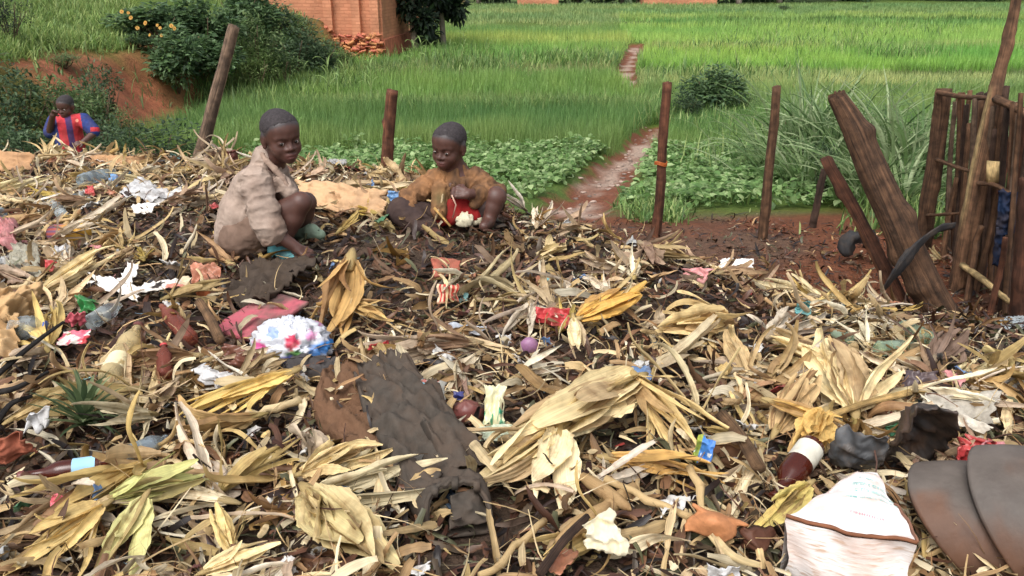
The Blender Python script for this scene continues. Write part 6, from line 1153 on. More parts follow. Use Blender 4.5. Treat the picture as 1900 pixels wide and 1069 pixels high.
# ------------------------------------------------------------------ people: implicit bodies meshed as one surface
class SDF:
    def __init__(s, lo, hi, h):
        s.h = h; s.lo = np.asarray(lo, float); s.n = np.ceil((np.asarray(hi) - s.lo) / h).astype(int) + 1; s.g = np.full(s.n, .06, np.float32)
        s.ax = [s.lo[i] + h * np.arange(s.n[i]) for i in range(3)]
    def win(s, lo, hi):
        a = np.clip(np.floor((lo - s.lo) / s.h).astype(int), 0, s.n); b = np.clip(np.ceil((hi - s.lo) / s.h).astype(int) + 1, 0, s.n); sl = tuple(slice(x, y) for x, y in zip(a, b))
        return sl, (s.ax[0][sl[0]][:, None, None], s.ax[1][sl[1]][None, :, None], s.ax[2][sl[2]][None, None, :])
    def put(s, sl, d, k, sub=False):
        g = s.g[sl]
        if sub: d = -d; h = np.clip(k - np.abs(g - d), 0, None) / k; s.g[sl] = np.maximum(g, d) + h * h * k * .25
        else: h = np.clip(k - np.abs(g - d), 0, None) / k; s.g[sl] = np.minimum(g, d) - h * h * k * .25
    def cone(s, a, b, ra, rb, k=.02, sub=False):
        a, b = np.asarray(a, float), np.asarray(b, float); R = max(ra, rb) + .06; sl, (x, y, z) = s.win(np.minimum(a, b) - R, np.maximum(a, b) + R); ab = b - a
        t = np.clip(((x - a[0]) * ab[0] + (y - a[1]) * ab[1] + (z - a[2]) * ab[2]) / max(ab @ ab, 1e-9), 0, 1); d = np.sqrt((x - a[0] - t * ab[0]) ** 2 + (y - a[1] - t * ab[1]) ** 2 + (z - a[2] - t * ab[2]) ** 2) - (ra + (rb - ra) * t); s.put(sl, d, k, sub); return s
    def chain(s, pts, rs, k=.02):
        for i in range(len(pts) - 1): s.cone(pts[i], pts[i + 1], rs[i], rs[i + 1], k)
        return s
    def ell(s, c, r, k=.02, M=None, sub=False):
        """ellipsoid with radii r along the columns of M"""
        c = np.asarray(c, float); r = np.asarray(r, float); M = np.eye(3) if M is None else M; R = r.max() + .06; sl, (x, y, z) = s.win(c - R, c + R); X = np.stack(np.broadcast_arrays(x - c[0], y - c[1], z - c[2]), -1) @ M; q = X / r; k0 = np.linalg.norm(q, axis=-1); k1 = np.linalg.norm(X / r ** 2, axis=-1) + 1e-9; s.put(sl, k0 * (k0 - 1) / k1, k, sub); return s
    def noise(s, amp, freq, seed, ridged=True, stretch=(1, 1, 1)):
        i = np.nonzero(np.abs(s.g) < .02); p = [s.ax[j][i[j]] * freq * stretch[j] for j in range(3)]; n = fbm(*p, 3, seed); n = 1 - 2.4 * np.abs(n) if ridged else n; s.g[i] -= amp * n; return s
    def folds(s, amp, freq, seed, axis, along=1.0, across=.25, seg=None, rad_=.09):
        """sharp cloth folds: noise squeezed along axis; seg limits them to a limb"""
        i = np.nonzero(np.abs(s.g) < .02); p = np.stack([s.ax[j][i[j]] for j in range(3)], -1); ax = np.asarray(axis, float); ax /= np.linalg.norm(ax); q = p @ ax; w = p * across + ax * (q * (along - across))[:, None]; n = fbm(w[:, 0] * freq, w[:, 1] * freq, w[:, 2] * freq, 2, seed); n = np.clip(1 - 3.4 * np.abs(n), -1, 1); n = np.sign(n) * np.abs(n) ** 1.4
        if seg is not None: a, b = map(np.asarray, seg); ab = b - a; t = np.clip((p - a) @ ab / (ab @ ab), 0, 1); d = np.linalg.norm(p - a - t[:, None] * ab, axis=1); n = n * (1 - sstep(rad_ * .7, rad_, d))
        s.g[i] -= (amp * n).astype(np.float32); return s
    def mesh(s):
        g = s.g; ins = g < 0; n = np.array(g.shape) - 1; c = [ins[a:n[0] + a, b:n[1] + b, d:n[2] + d] for a in (0, 1) for b in (0, 1) for d in (0, 1)]; sm = sum(x.astype(np.int8) for x in c); act = (sm > 0) & (sm < 8); idx = np.full(act.shape, -1, np.int64); I = np.stack(np.nonzero(act), 1); idx[tuple(I.T)] = np.arange(len(I))
        P = np.zeros((len(I), 3)); W = np.zeros(len(I)); co = [(a, b, d) for a in (0, 1) for b in (0, 1) for d in (0, 1)]; val = [g[I[:, 0] + a, I[:, 1] + b, I[:, 2] + d].astype(float) for a, b, d in co]
        for p in range(8):
            for ax in (4, 2, 1):
                if p & ax: continue
                q = p | ax; va, vb = val[p], val[q]; cr = (va < 0) != (vb < 0); t = np.where(cr, va / np.where(cr, va - vb, 1), 0); P += cr[:, None] * (np.array(co[p]) + t[:, None] * (np.array(co[q]) - np.array(co[p]))); W += cr
        V = s.lo + s.h * (I + P / W[:, None]); Q_ = []
        for ax in range(3):
            a = np.moveaxis(ins, ax, 0); e = a[:-1] != a[1:]; e[:, 0, :] = e[:, :, 0] = e[:, -1, :] = e[:, :, -1] = False; J = np.stack(np.nonzero(e), 1); fl = a[:-1][tuple(J.T)]; m = np.moveaxis(idx, ax, 0)
            q = np.stack([m[J[:, 0], J[:, 1] - 1, J[:, 2] - 1], m[J[:, 0], J[:, 1], J[:, 2] - 1], m[J[:, 0], J[:, 1], J[:, 2]], m[J[:, 0], J[:, 1] - 1, J[:, 2]]], 1)
            f = fl if ax != 1 else ~fl; q = np.where(f[:, None], q, q[:, ::-1]); Q_.append(q)
        F = np.concatenate(Q_); F = F[(F >= 0).all(1)]; return V, F
def smooth_mesh(V, F, it=2, w=.5):
    for _ in range(it):
        A = np.zeros_like(V); c = np.zeros(len(V))
        for a, b in ((0, 1), (1, 2), (2, 3), (3, 0)):
            np.add.at(A, F[:, a], V[F[:, b]]); np.add.at(A, F[:, b], V[F[:, a]]); np.add.at(c, F[:, a], 1); np.add.at(c, F[:, b], 1)
        V = V + w * (A / np.maximum(c, 1)[:, None] - V)
    return V
def skin_mat(name):
    m, nt, b, out = nodes(name); L = nt.links; at = N(nt, 'ShaderNodeAttribute', attribute_name='Col'); mo = mapping(nt); no = N(nt, 'ShaderNodeTexNoise'); no.inputs['Scale'].default_value = 40; no.inputs['Detail'].default_value = 6; L.new(mo.outputs[0], no.inputs[0]); mr = N(nt, 'ShaderNodeMapRange'); mr.inputs[1].default_value = .3; mr.inputs[2].default_value = .7; mr.inputs[3].default_value = .86; mr.inputs[4].default_value = 1.14; L.new(no.outputs[0], mr.inputs[0])
    h = N(nt, 'ShaderNodeHueSaturation'); L.new(mr.outputs[0], h.inputs['Value']); L.new(at.outputs[0], h.inputs['Color']); L.new(h.outputs[0], b.inputs['Base Color']); b.inputs['Roughness'].default_value = .5; b.inputs['Specular IOR Level'].default_value = .5; b.inputs['Subsurface Weight'].default_value = .08; b.inputs['Subsurface Radius'].default_value = (.012, .005, .003); b.inputs['Subsurface Scale'].default_value = .3; return m
M_skin = skin_mat('skin'); M_hair = material('hair', (.040, .034, .036), rough=.8, var=.4, scale=120, bump=.8, bscale=260, bdist=.003, spec=.25)
M_eye = material('eye_white', (.5, .46, .42), rough=.15, var=.02, bump=0); M_iris = material('iris', (.012, .008, .006), rough=.08, var=.02, bump=0)
SKIN = np.array(srgb(82, 54, 46)); LIP = np.array(srgb(104, 64, 60))
class Head:
    def __init__(s, c, f, up=(0, 0, 1), k=1.0, tilt=0):
        f = np.asarray(f, float); f /= np.linalg.norm(f); r = np.cross(f, up); r /= np.linalg.norm(r); u = np.cross(r, f); ct, st = math.cos(tilt), math.sin(tilt); r, u = r * ct + u * st, u * ct - r * st
        s.open = 1.0; s.M = np.stack([r, f, u], 1); s.c = np.asarray(c, float); s.k = k
    def P(s, x, y, z): return s.c + s.M @ (np.array([x, y, z]) * s.k)
    def loc(s, V): return (V - s.c) @ s.M / s.k
    def skull(s, g):
        k, M = s.k, s.M; E = lambda c, r, kk, sub=False: g.ell(s.P(*c), np.array(r) * k, kk, M, sub)
        E((0, -.012, .030), (.070, .088, .074), .02); E((0, .034, .034), (.056, .048, .050), .03); E((0, .024, -.036), (.052, .058, .062), .03)
    def build(s, g, neck):
        k, M = s.k, s.M; E = lambda c, r, kk, sub=False: g.ell(s.P(*c), np.array(r) * k, kk * k, M, sub); C = lambda a, b, ra, rb, kk: g.cone(s.P(*a), s.P(*b), ra * k, rb * k, kk * k)
        s.skull(g)
        for x in (-1, 1): E((x * .033, .050, -.038), (.025, .027, .027), .02); C((x * .012, .077, .012), (x * .042, .063, .010), .0065, .006, .016)
        E((0, .066, -.082), (.020, .017, .015), .02); E((0, .068, -.060), (.030, .022, .022), .015)
        for x in (-1, 1): E((x * .030, .085, -.008), (.019, .013, .011), .012, True)
        for x in (-1, 1): E((x * .030, .0665, -.009), (.0160, .0152, .0145), .004)
        C((0, .076, -.004), (0, .090, -.030), .0065, .011, .010)
        for x in (-1, 1): E((x * .013, .082, -.034), (.010, .010, .008), .006); E((x * .007, .093, -.0395), (.0045, .006, .004), .003, True)
        E((0, .082, -.0555), (.023, .012, .0066), .004); E((0, .080, -.0675), (.020, .012, .0076), .004); E((0, .096, -.0613), (.016, .012, .0014), .003, True)
        for x in (-1, 1): E((x * .030, .0842, -.0095), (.0140, .0085, .0062 * s.open), .002, True)
        for x in (-1, 1): E((x * .069, -.010, -.008), (.011, .019, .029), .012); E((x * .083, -.002, -.006), (.006, .009, .015), .004, True); E((x * .070, -.002, -.034), (.007, .010, .010), .006)
        a = s.P(0, -.018, -.050); g.cone(a, neck, .043 * k, .043 * k, .025)
    def colour(s, V, C):
        q = s.loc(V); x, y, z = np.abs(q[:, 0]), q[:, 1], q[:, 2]; inh = (y > .02) & (np.abs(z) < .12)
        lip = np.exp(-(x / .024) ** 4 - ((z + .0615) / .0120) ** 4) * (y > .07) * inh; C = lerp(C, LIP, (.75 * lip)[:, None]); br = np.exp(-((x - .030) / .018) ** 4 - ((z - .012 + .12 * np.abs(x - .026)) / .0045) ** 2) * inh; C = lerp(C, SKIN * .4, (.55 * br)[:, None])
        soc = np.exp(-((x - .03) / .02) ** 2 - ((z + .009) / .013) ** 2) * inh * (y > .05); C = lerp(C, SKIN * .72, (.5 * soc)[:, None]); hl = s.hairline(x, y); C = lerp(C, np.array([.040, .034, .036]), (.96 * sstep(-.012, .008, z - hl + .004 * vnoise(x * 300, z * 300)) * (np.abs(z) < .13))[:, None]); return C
    def hairline(s, x, y):
        l = .056 - (.066 - y) * .62; l = np.where((y > -.005) & (x > .045), l - .012 * np.clip((x - .045) / .02, 0, 1) * np.clip(1 - np.abs(y - .02) / .03, 0, 1), l); return np.maximum(l, -.050)
    def extras(s, parent, h=.003):
        g = SDF(s.c - .14 * s.k, s.c + .14 * s.k, h); s.skull(g); g.g -= .0008 * s.k; g.noise(.0016, 150, 3, False)
        X, Y_, Z_ = np.meshgrid(*g.ax, indexing='ij'); q = (np.stack([X, Y_, Z_], -1) - s.c) @ s.M / s.k; x, y, z = np.abs(q[..., 0]), q[..., 1], q[..., 2]
        line = s.hairline(x, y) + .011 + .003 * vnoise(x * 160, y * 160, z * 160); d = (line - z) * .8 * s.k; g.g = np.maximum(g.g, d.astype(np.float32)); V, F = g.mesh(); V = smooth_mesh(V, F, 1); link(obj('hair', mesh('hair', V, F, None, None, True, [M_hair])), parent)
        for sx in (-1, 1):
            for nm, r, yy, mt in (('eyeball', .0138, .0665, M_eye), ('iris', .0074, .0746, M_iris)):
                V, F, uv = lathe([(r * math.sin(t), -r * math.cos(t)) for t in np.linspace(.02, 3.12, 12)], 16); off = s.look if nm == 'iris' else (0, 0, 0); V = s.c + (V * s.k + np.array([sx * .030 + off[0], yy + off[1], -.009 + off[2]]) * s.k) @ s.M.T; o = link(obj(nm, mesh(nm, V, F, None, uv, True, [mt])), parent)
    look = (0, 0, 0)
def link(o, parent): o.parent = parent; o.matrix_parent_inverse = parent.matrix_basis.inverted(); return o
def hand(g, wrist, tip, palm_n, r=.0068, size=.055, curl=.5, spread=.012, side=1):
    """palm and five bent fingers from wrist towards tip"""
    d = np.asarray(tip, float) - wrist; d /= np.linalg.norm(d); n = np.asarray(palm_n, float); n = n - d * (n @ d); n /= np.linalg.norm(n); s = np.cross(d, n) * side
    for j in (-.5, 0, .5): g.cone(wrist + s * j * .02, wrist + d * size * .85 + s * j * .042, .011, .0095, .008)
    for i, (o, l) in enumerate(((-1.5, .82), (-.5, .96), (.5, 1.0), (1.5, .9))):
        b = wrist + d * size * .85 + s * o * spread; l = l * size * .85; d1 = d * math.cos(curl) + n * math.sin(curl); d2 = d * math.cos(curl * 2.1) + n * math.sin(curl * 2.1); d3 = d * math.cos(curl * 2.9) + n * math.sin(curl * 2.9); p1 = b + d1 * l * .45; p2 = p1 + d2 * l * .33; p3 = p2 + d3 * l * .25; g.chain([b, p1, p2, p3], [r, r * .95, r * .88, r * .75], .004)
    b = wrist + d * size * .25 + s * 1.6 * spread; t1 = b + (d * .55 + s * .7 + n * .3) * size * .42; t2 = t1 + (d * .85 + s * .15 + n * .45) * size * .36; g.chain([b, t1, t2], [r * 1.2, r * 1.1, r * .85], .006)
def finish(name, g, label, heads, parent=None, mat=None, colour=None, it=1, cat='person', group=None):
    V, F = g.mesh(); V = smooth_mesh(V, F, it); C = np.tile(SKIN, (len(V), 1)) * (1 + .10 * fbm(V[:, 0] * 30, V[:, 1] * 30, V[:, 2] * 30, 3, 5))[:, None]
    for hd in heads: C = hd.colour(V, C)
    if colour is not None: C = colour(V, C)
    base = V.mean(0) if parent is None else np.zeros(3)
    if parent is None: base[2] = V[:, 2].min()
    o = obj(name, mesh(name, V - base, F, C, None, True, [mat or M_skin]), None, tuple(base))
    if parent is None: tag(o, label, cat, group)
    else: bpy.context.view_layer.update(); link(o, parent)
    return o
def garment(name, lo, hi, h, prims, parent, mat, amp=.004, freq=30, seed=0, stretch=(1, 1, .6), colour=None, it=1, label=None, folds=None):
    g = SDF(lo, hi, h)
    for p in prims: getattr(g, p[0])(*p[1:])
    if folds is None: g.noise(amp, freq, seed, True, stretch); g.noise(amp * .42, freq * 3, seed + 5, True, stretch)
    for f_ in folds or []: g.folds(*f_)
    o = finish(name, g, None, [], parent, mat, colour, it)
    if label: o['label'] = label
    return o
def person_cloth(name, rough=.9): return material(name, None, rough=rough, var=.16, scale=26, bump=.3, bscale=240, bdist=.002, spec=.15, dirt=(.11, .07, .05), dirt_scale=9, dirt_amt=.45)
# ---------------- child in the pale jacket
def child_jacket():
    Y = 2.90; K = lambda px, py, dy=0.: Q(px, py, Y + dy)
    hd = Head(K(521, 252, -.02), (.60, -.78, -.10), k=.90, tilt=-.06); hd.look = (.0015, .0005, 0); hd.open = .95; nb = K(503, 302, .01)
    lo, hi = K(520, 500, 0) - (.36, .36, .10), K(520, 190, 0) + (.30, .36, .08); lo = np.array([K(385, 480)[0], Y - .32, K(500, 505, -.1)[2]]); hi = np.array([K(620, 300)[0], Y + .30, K(500, 185)[2]])
    g = SDF(lo, hi, .0034); hd.build(g, nb)
    g.chain([K(448, 430), K(478, 350), nb], [.082, .078, .045], .04); g.cone(K(476, 342, -.075), K(506, 325, .085), .042, .042, .03)
    sh, el, wr = K(478, 346, -.10), K(500, 426, -.155), K(553, 462, -.15); g.chain([sh, el, wr], [.036, .029, .0195], .012); hand(g, wr, K(582, 478, -.15), (-.1, .3, -1), .0068, .052, .45, .0115, 1)
    sh2, el2, wr2 = K(506, 330, .10), K(530, 402, .17), K(590, 440, .17); g.chain([sh2, el2, wr2], [.036, .029, .0195], .012); hand(g, wr2, K(612, 452, .15), (0, .2, -1), .0068, .052, .45, .0115, -1)
    an = K(524, 450, -.10); kn = K(558, 376, -.09); g.chain([K(452, 436, -.06), kn], [.064, .038], .02); g.chain([kn, lerp(kn, an, .4), an], [.036, .036, .025], .012); g.chain([an, K(530, 470, -.12), K(560, 480, -.15)], [.027, .024, .016], .012)
    an2 = K(560, 428, .10); kn2 = K(568, 376, .06); g.chain([K(462, 432, .06), kn2], [.064, .038], .02); g.chain([kn2, lerp(kn2, an2, .4), an2], [.036, .034, .025], .012); g.chain([an2, K(590, 434, .06)], [.026, .018], .012)
    o = finish('person', g, 'squatting child in a dusty pale jacket looking over the shoulder', [hd]); bpy.context.view_layer.update(); hd.extras(o)
    dust = np.array(srgb(160, 143, 131)); brown = np.array(srgb(128, 96, 76))
    def jc(V, C):
        u, v, _ = pix(V); n = fbm(V[:, 0] * 9, V[:, 1] * 9, V[:, 2] * 9, 3, 8); t = np.clip(sstep(430, 475, v) * .75 + .3 * n + .35 * np.exp(-((u - 520) / 18) ** 2 - ((v - 415) / 30) ** 2), 0, 1); return lerp(dust, brown, t[:, None]) * (1 + .06 * n)[:, None]
    mt = person_cloth('jacket_cloth')
    pr = [('ell', K(450, 428), (.096, .114, .090), .03), ('ell', K(460, 392), (.098, .118, .098), .03), ('ell', K(475, 350), (.084, .108, .078), .03), ('cone', K(474, 340, -.082), K(506, 322, .09), .056, .054, .03), ('chain', [nb + (-.016, 0, -.03), nb + (-.012, 0, .006)], [.066, .058], .015),
          ('chain', [sh + (0, 0, -.006), lerp(sh, el, .55) + (0, -.004, 0), el + (.002, 0, .012), lerp(el, wr, .06)], [.044, .049, .049, .046], .03), ('chain', [sh2, lerp(sh2, el2, .6), el2], [.052, .05, .046], .014),
          ('chain', [K(522, 332, -.05), K(538, 356, -.05), K(548, 372, -.03)], [.022, .026, .024], .02), ('chain', [K(515, 318, .02), K(540, 352, .04)], [.03, .03], .02), ('chain', [K(418, 446, -.04), K(440, 464, -.06), K(478, 460, -.08)], [.030, .034, .03], .03)]
    cd = (wr - el) / np.linalg.norm(wr - el); pr += [('cone', el + (0, 0, -.002), el + cd * .006 - (0, 0, .014), .0495, .0475, .006), ('cone', el + (.01, 0, -.105), el + (.09, .0, -.10), .066, .066, .003, True)]
    garment('jacket', lo, hi, .0034, pr, o, mt, .0056, 16, 3, (.8, .8, 1.25), jc, 1, None, [(.0050, 30, 3, el - sh, 1.0, .35, (sh, el), .085), (.0048, 20, 5, K(440, 440) - K(495, 300), .3, 1.0, (K(500, 310, .05), K(430, 450, .05)), .2), (.0016, 60, 8, (0, 0, 1), 1.0, .6)])
    col = [('chain', [K(487, 287, -.035), K(494, 298, -.052), K(510, 314, -.060), K(524, 331, -.064), K(534, 346, -.07)], [.007, .009, .010, .009, .006], .006), ('chain', [K(487, 287, -.035), K(484, 284, .02), K(500, 288, .06)], [.008, .010, .010], .006)]
    garment('collar', lo, hi, .0034, col, o, mt, .002, 40, 5, (1, 1, 1), lambda V, C: np.tile(lerp(dust, brown, .35), (len(V), 1)))
    h1 = K(452, 438, -.06); pr = [('chain', [h1, lerp(h1, kn, .55)], [.080, .060], .02), ('chain', [K(462, 432, .06), lerp(K(462, 432, .06), kn2, .55)], [.080, .062], .02), ('ell', K(452, 440), (.09, .12, .066), .03)]
    garment('shorts', lo, hi, .004, pr, o, mt, .004, 22, 9, (1, 1, 1), lambda V, C: np.tile(np.array(srgb(116, 96, 84)), (len(V), 1)))
    ms = material('teal_shoe', None, rough=.6, var=.2, scale=30, bump=.2, dirt=(.08, .06, .045), dirt_scale=12, dirt_amt=.6)
    garment('shoe', lo, hi, .0036, [('chain', [K(512, 464, -.09), K(528, 470, -.12), K(546, 478, -.14)], [.030, .030, .020], .012)], o, ms, .001, 30, 2, colour=lambda V, C: np.tile(np.array(srgb(86, 150, 156)), (len(V), 1)))
    garment('shoe', lo, hi, .0036, [('chain', [K(560, 434, .09), K(578, 430, .06), K(594, 436, .05)], [.030, .028, .02], .012)], o, ms, .001, 30, 2, colour=lambda V, C: np.tile(np.array(srgb(130, 150, 128)), (len(V), 1)))
    HERO_KEEP.extend([(K(470, 470)[0], Y - .02, .17), (K(560, 460)[0], Y - .08, .10)]); return o
child_jacket(); tick('child one')
# ---------------- child in the brown sweater
def child_sweater():
    Y = 3.28; K = lambda px, py, dy=0.: Q(px, py, Y + dy)
    hd = Head(K(834, 270, -.03), (-.46, -.88, -.14), k=.88, tilt=.05); hd.look = (-.001, 0, -.002); hd.open = .42; nb = K(842, 316, .0)
    lo = np.array([K(705, 440)[0], Y - .34, K(800, 455, -.1)[2]]); hi = np.array([K(955, 330)[0], Y + .22, K(800, 208)[2]])
    g = SDF(lo, hi, .0036); hd.build(g, nb)
    g.chain([K(846, 408), K(843, 352), nb], [.085, .078, .045], .04); g.cone(K(808, 337), K(878, 333), .036, .036, .03)
    sh, el, wr = K(804, 338), K(754, 370, -.05), K(764, 400, -.14); g.chain([sh, el, wr], [.036, .028, .019], .012); hand(g, wr, K(782, 416, -.19), (.5, .3, -1), .0066, .05, .5, .011, 1)
    sh2, el2, wr2 = K(880, 334), K(918, 360, -.05), K(868, 360, -.145); g.chain([sh2, el2, wr2], [.036, .028, .019], .012); hand(g, wr2, K(836, 354, -.15), (.1, .7, -.6), .0068, .052, .65, .0115, -1)
    kn = K(742, 392, -.10); an = K(800, 432, -.17); g.chain([K(820, 412), kn], [.060, .038], .02); g.chain([kn, an, K(815, 436, -.22)], [.042, .028, .02], .012)
    kn2 = K(920, 366, -.10); an2 = K(906, 412, -.13); g.chain([K(872, 410), kn2], [.064, .044], .02); g.chain([kn2, lerp(kn2, an2, .4), an2, K(898, 420, -.20)], [.036, .033, .025, .02], .012)
    o = finish('person', g, 'crouching child in a ragged brown sweater holding something to the chest', [hd]); bpy.context.view_layer.update(); hd.extras(o)
    b0, b1 = np.array(srgb(146, 106, 72)), np.array(srgb(78, 58, 44)); mt = person_cloth('sweater_knit')
    def sc(V, C): n = fbm(V[:, 0] * 14, V[:, 1] * 14, V[:, 2] * 14, 3, 4) + .6 * fbm(V[:, 0] * 60, V[:, 1] * 60, V[:, 2] * 12, 2, 6); u, v, _ = pix(V); c = lerp(b0, b1, np.clip(.4 + .9 * n, 0, 1)[:, None]); return lerp(c, np.array(srgb(110, 104, 70)), (.6 * np.exp(-((u - 820) / 16) ** 2 - ((v - 368) / 16) ** 2))[:, None])
    pr = [('ell', K(842, 356), (.082, .080, .080), .025), ('ell', K(838, 388, -.01), (.076, .085, .07), .025), ('cone', K(808, 337), K(878, 332), .049, .049, .025), ('chain', [nb + (0, 0, -.05), nb + (0, .0, -.012)], [.064, .056], .015), ('ell', K(845, 338, -.03), (.05, .05, .04), .02), ('chain', [sh, lerp(sh, el, .5), el, lerp(el, wr, .7)], [.046, .042, .038, .032], .004), ('chain', [sh2, lerp(sh2, el2, .6), el2, lerp(el2, wr2, .6)], [.048, .050, .046, .038], .004), ('chain', [K(815, 350, -.09), K(815, 392, -.12)], [.03, .034], .03), ('chain', [K(908, 366, -.07), K(880, 378, -.12)], [.026, .022], .015)]
    garment('sweater', lo, hi, .0036, pr, o, mt, .0078, 21, 13, (.9, .9, 1.1), sc, 1, None, [(.0085, 34, 13, el - sh, 1.0, .35, (sh, el), .07), (.0085, 34, 14, el2 - sh2, 1.0, .35, (sh2, el2), .075), (.0085, 34, 15, (0.15, 0, 1), .25, 1.0, (K(842, 320), K(838, 395)), .11), (.003, 60, 16, (0, 0, 1), .5, 1.0)])
    garment('red_cloth', lo, hi, .0036, [('ell', K(850, 390, -.10), (.058, .030, .055), .02), ('chain', [K(822, 406, -.10), K(878, 398, -.10)], [.028, .032], .02)], o, mt, .004, 26, 15, (1, .7, .5), lambda V, C: np.tile(np.array(srgb(138, 34, 34)), (len(V), 1)))
    garment('trousers', lo, hi, .004, [('chain', [K(820, 412), lerp(K(820, 412), kn, .9)], [.074, .052], .02), ('chain', [kn, lerp(kn, an, .85)], [.052, .046], .02), ('chain', [K(872, 410), lerp(K(872, 410), kn2, .75)], [.076, .056], .02)], o, mt, .004, 22, 17, (1, 1, 1), lambda V, C: np.tile(np.array(srgb(64, 52, 50)), (len(V), 1)))
    mb = MB(); add_tube(mb, [K(838, 362, -.19), K(846, 380, -.19), K(840, 404, -.18)], [.003, .003, .002], 6, 1, .1, srgb(208, 170, 150)); link(obj('drawstring', mb.mesh('drawstring', M_vc)), o)
    HERO_KEEP.append((K(845, 430)[0], Y - .05, .16)); return o
child_sweater(); tick('child two')
# stick held near the second child's knee
mb = MB(); add_tube(mb, [Q(806, 386, 3.12), Q(836, 420, 3.06)], [.006, .005], 7, 2, .1, srgb(206, 164, 100)); tag(obj('peeled_stick', mb.mesh('peeled_stick', M_wood)), 'pale peeled stick before the knees of the child in brown', 'stick')
# ---------------- person in the striped shirt beyond the heap
def person_far():
    Y = 8.0; K = lambda px, py, dy=0.: Q(px, py, Y + dy); hd = Head(K(122, 197), (-.15, -.95, -.22), k=1.0); nb = K(124, 220, .02); x0 = K(130, 260)[0]; zg = float(H(x0, Y))
    lo = np.array([K(70, 250)[0], Y - .36, zg - .03]); hi = np.array([K(195, 250)[0], Y + .28, K(120, 170)[2]]); g = SDF(lo, hi, .006); hd.build(g, nb); hipz = K(130, 284)[2] - .06
    P0 = np.array([x0, Y + .02, hipz]); g.chain([P0, K(128, 244, .02), nb], [.105, .10, .05], .04); g.cone(K(104, 224), K(152, 222), .05, .05, .03)
    el, wr = K(91, 250, -.05), K(98, 214, -.16); g.chain([K(102, 226), el, wr], [.045, .036, .026], .012); hand(g, wr, K(104, 204, -.18), (.4, -.4, .2), .008, .06, .5, .013)
    el2, wr2 = K(176, 246, -.05), K(154, 264, -.18); g.chain([K(156, 224), el2, wr2], [.045, .036, .026], .012); hand(g, wr2, K(143, 266, -.22), (0, .5, -.5), .008, .06, .5, .013)
    for sx in (-1, 1): a = P0 + (sx * .07, 0, -.02); k_ = np.array([x0 + sx * .09, Y - .03, (hipz + zg) / 2]); f = np.array([x0 + sx * .1, Y, zg + .03]); g.chain([a, k_, f, f + (sx * .02, -.13, -.005)], [.08, .055, .036, .028], .02)
    o = finish('person', g, 'standing person in a red and blue striped shirt behind the heap', [hd]); bpy.context.view_layer.update(); hd.extras(o, .005)
    red, blue = np.array(srgb(190, 58, 66)), np.array(srgb(44, 60, 116)); cx = K(126, 240)[0]
    def sc(V, C):
        u, v, _ = pix(V); mid = 126 + (v - 220) * .18; c = np.tile(red, (len(V), 1)); c[np.abs(u - mid) < 6] = np.array(srgb(78, 56, 104)); c[(u < mid - 22) | (u > mid + 24)] = blue; c[(u > 168) & (v > 236) & (v < 244)] = red; cr = ((u - 143) ** 2 + (v - 224) ** 2 < 9); c[cr] = np.array(srgb(226, 150, 130)); return c
    g_ = [('ell', K(130, 262, .02), (.130, .135, .17), .03), ('ell', K(127, 236, .02), (.125, .128, .12), .03), ('cone', K(104, 225, .01), K(152, 223, .01), .064, .062, .03), ('chain', [K(102, 226), lerp(K(102, 226), el, .8)], [.066, .060], .02), ('chain', [K(156, 224), lerp(K(156, 224), el2, .85)], [.066, .060], .02), ('cone', K(130, 280, .02), P0, .125, .13, .02)]
    garment('shirt', lo, hi, .006, g_, o, person_cloth('striped_shirt', .7), .005, 16, 4, (1, 1, .6), sc)
    garment('shorts', lo, hi, .007, [('chain', [P0 + (-.07, 0, 0), P0 + (-.085, -.02, -.24)], [.1, .085], .02), ('chain', [P0 + (.07, 0, 0), P0 + (.085, -.02, -.24)], [.1, .085], .02)], o, person_cloth('dark_shorts'), .004, 16, 4, (1, 1, 1), lambda V, C: np.tile(np.array(srgb(40, 44, 64)), (len(V), 1)))
person_far(); tick('person three')
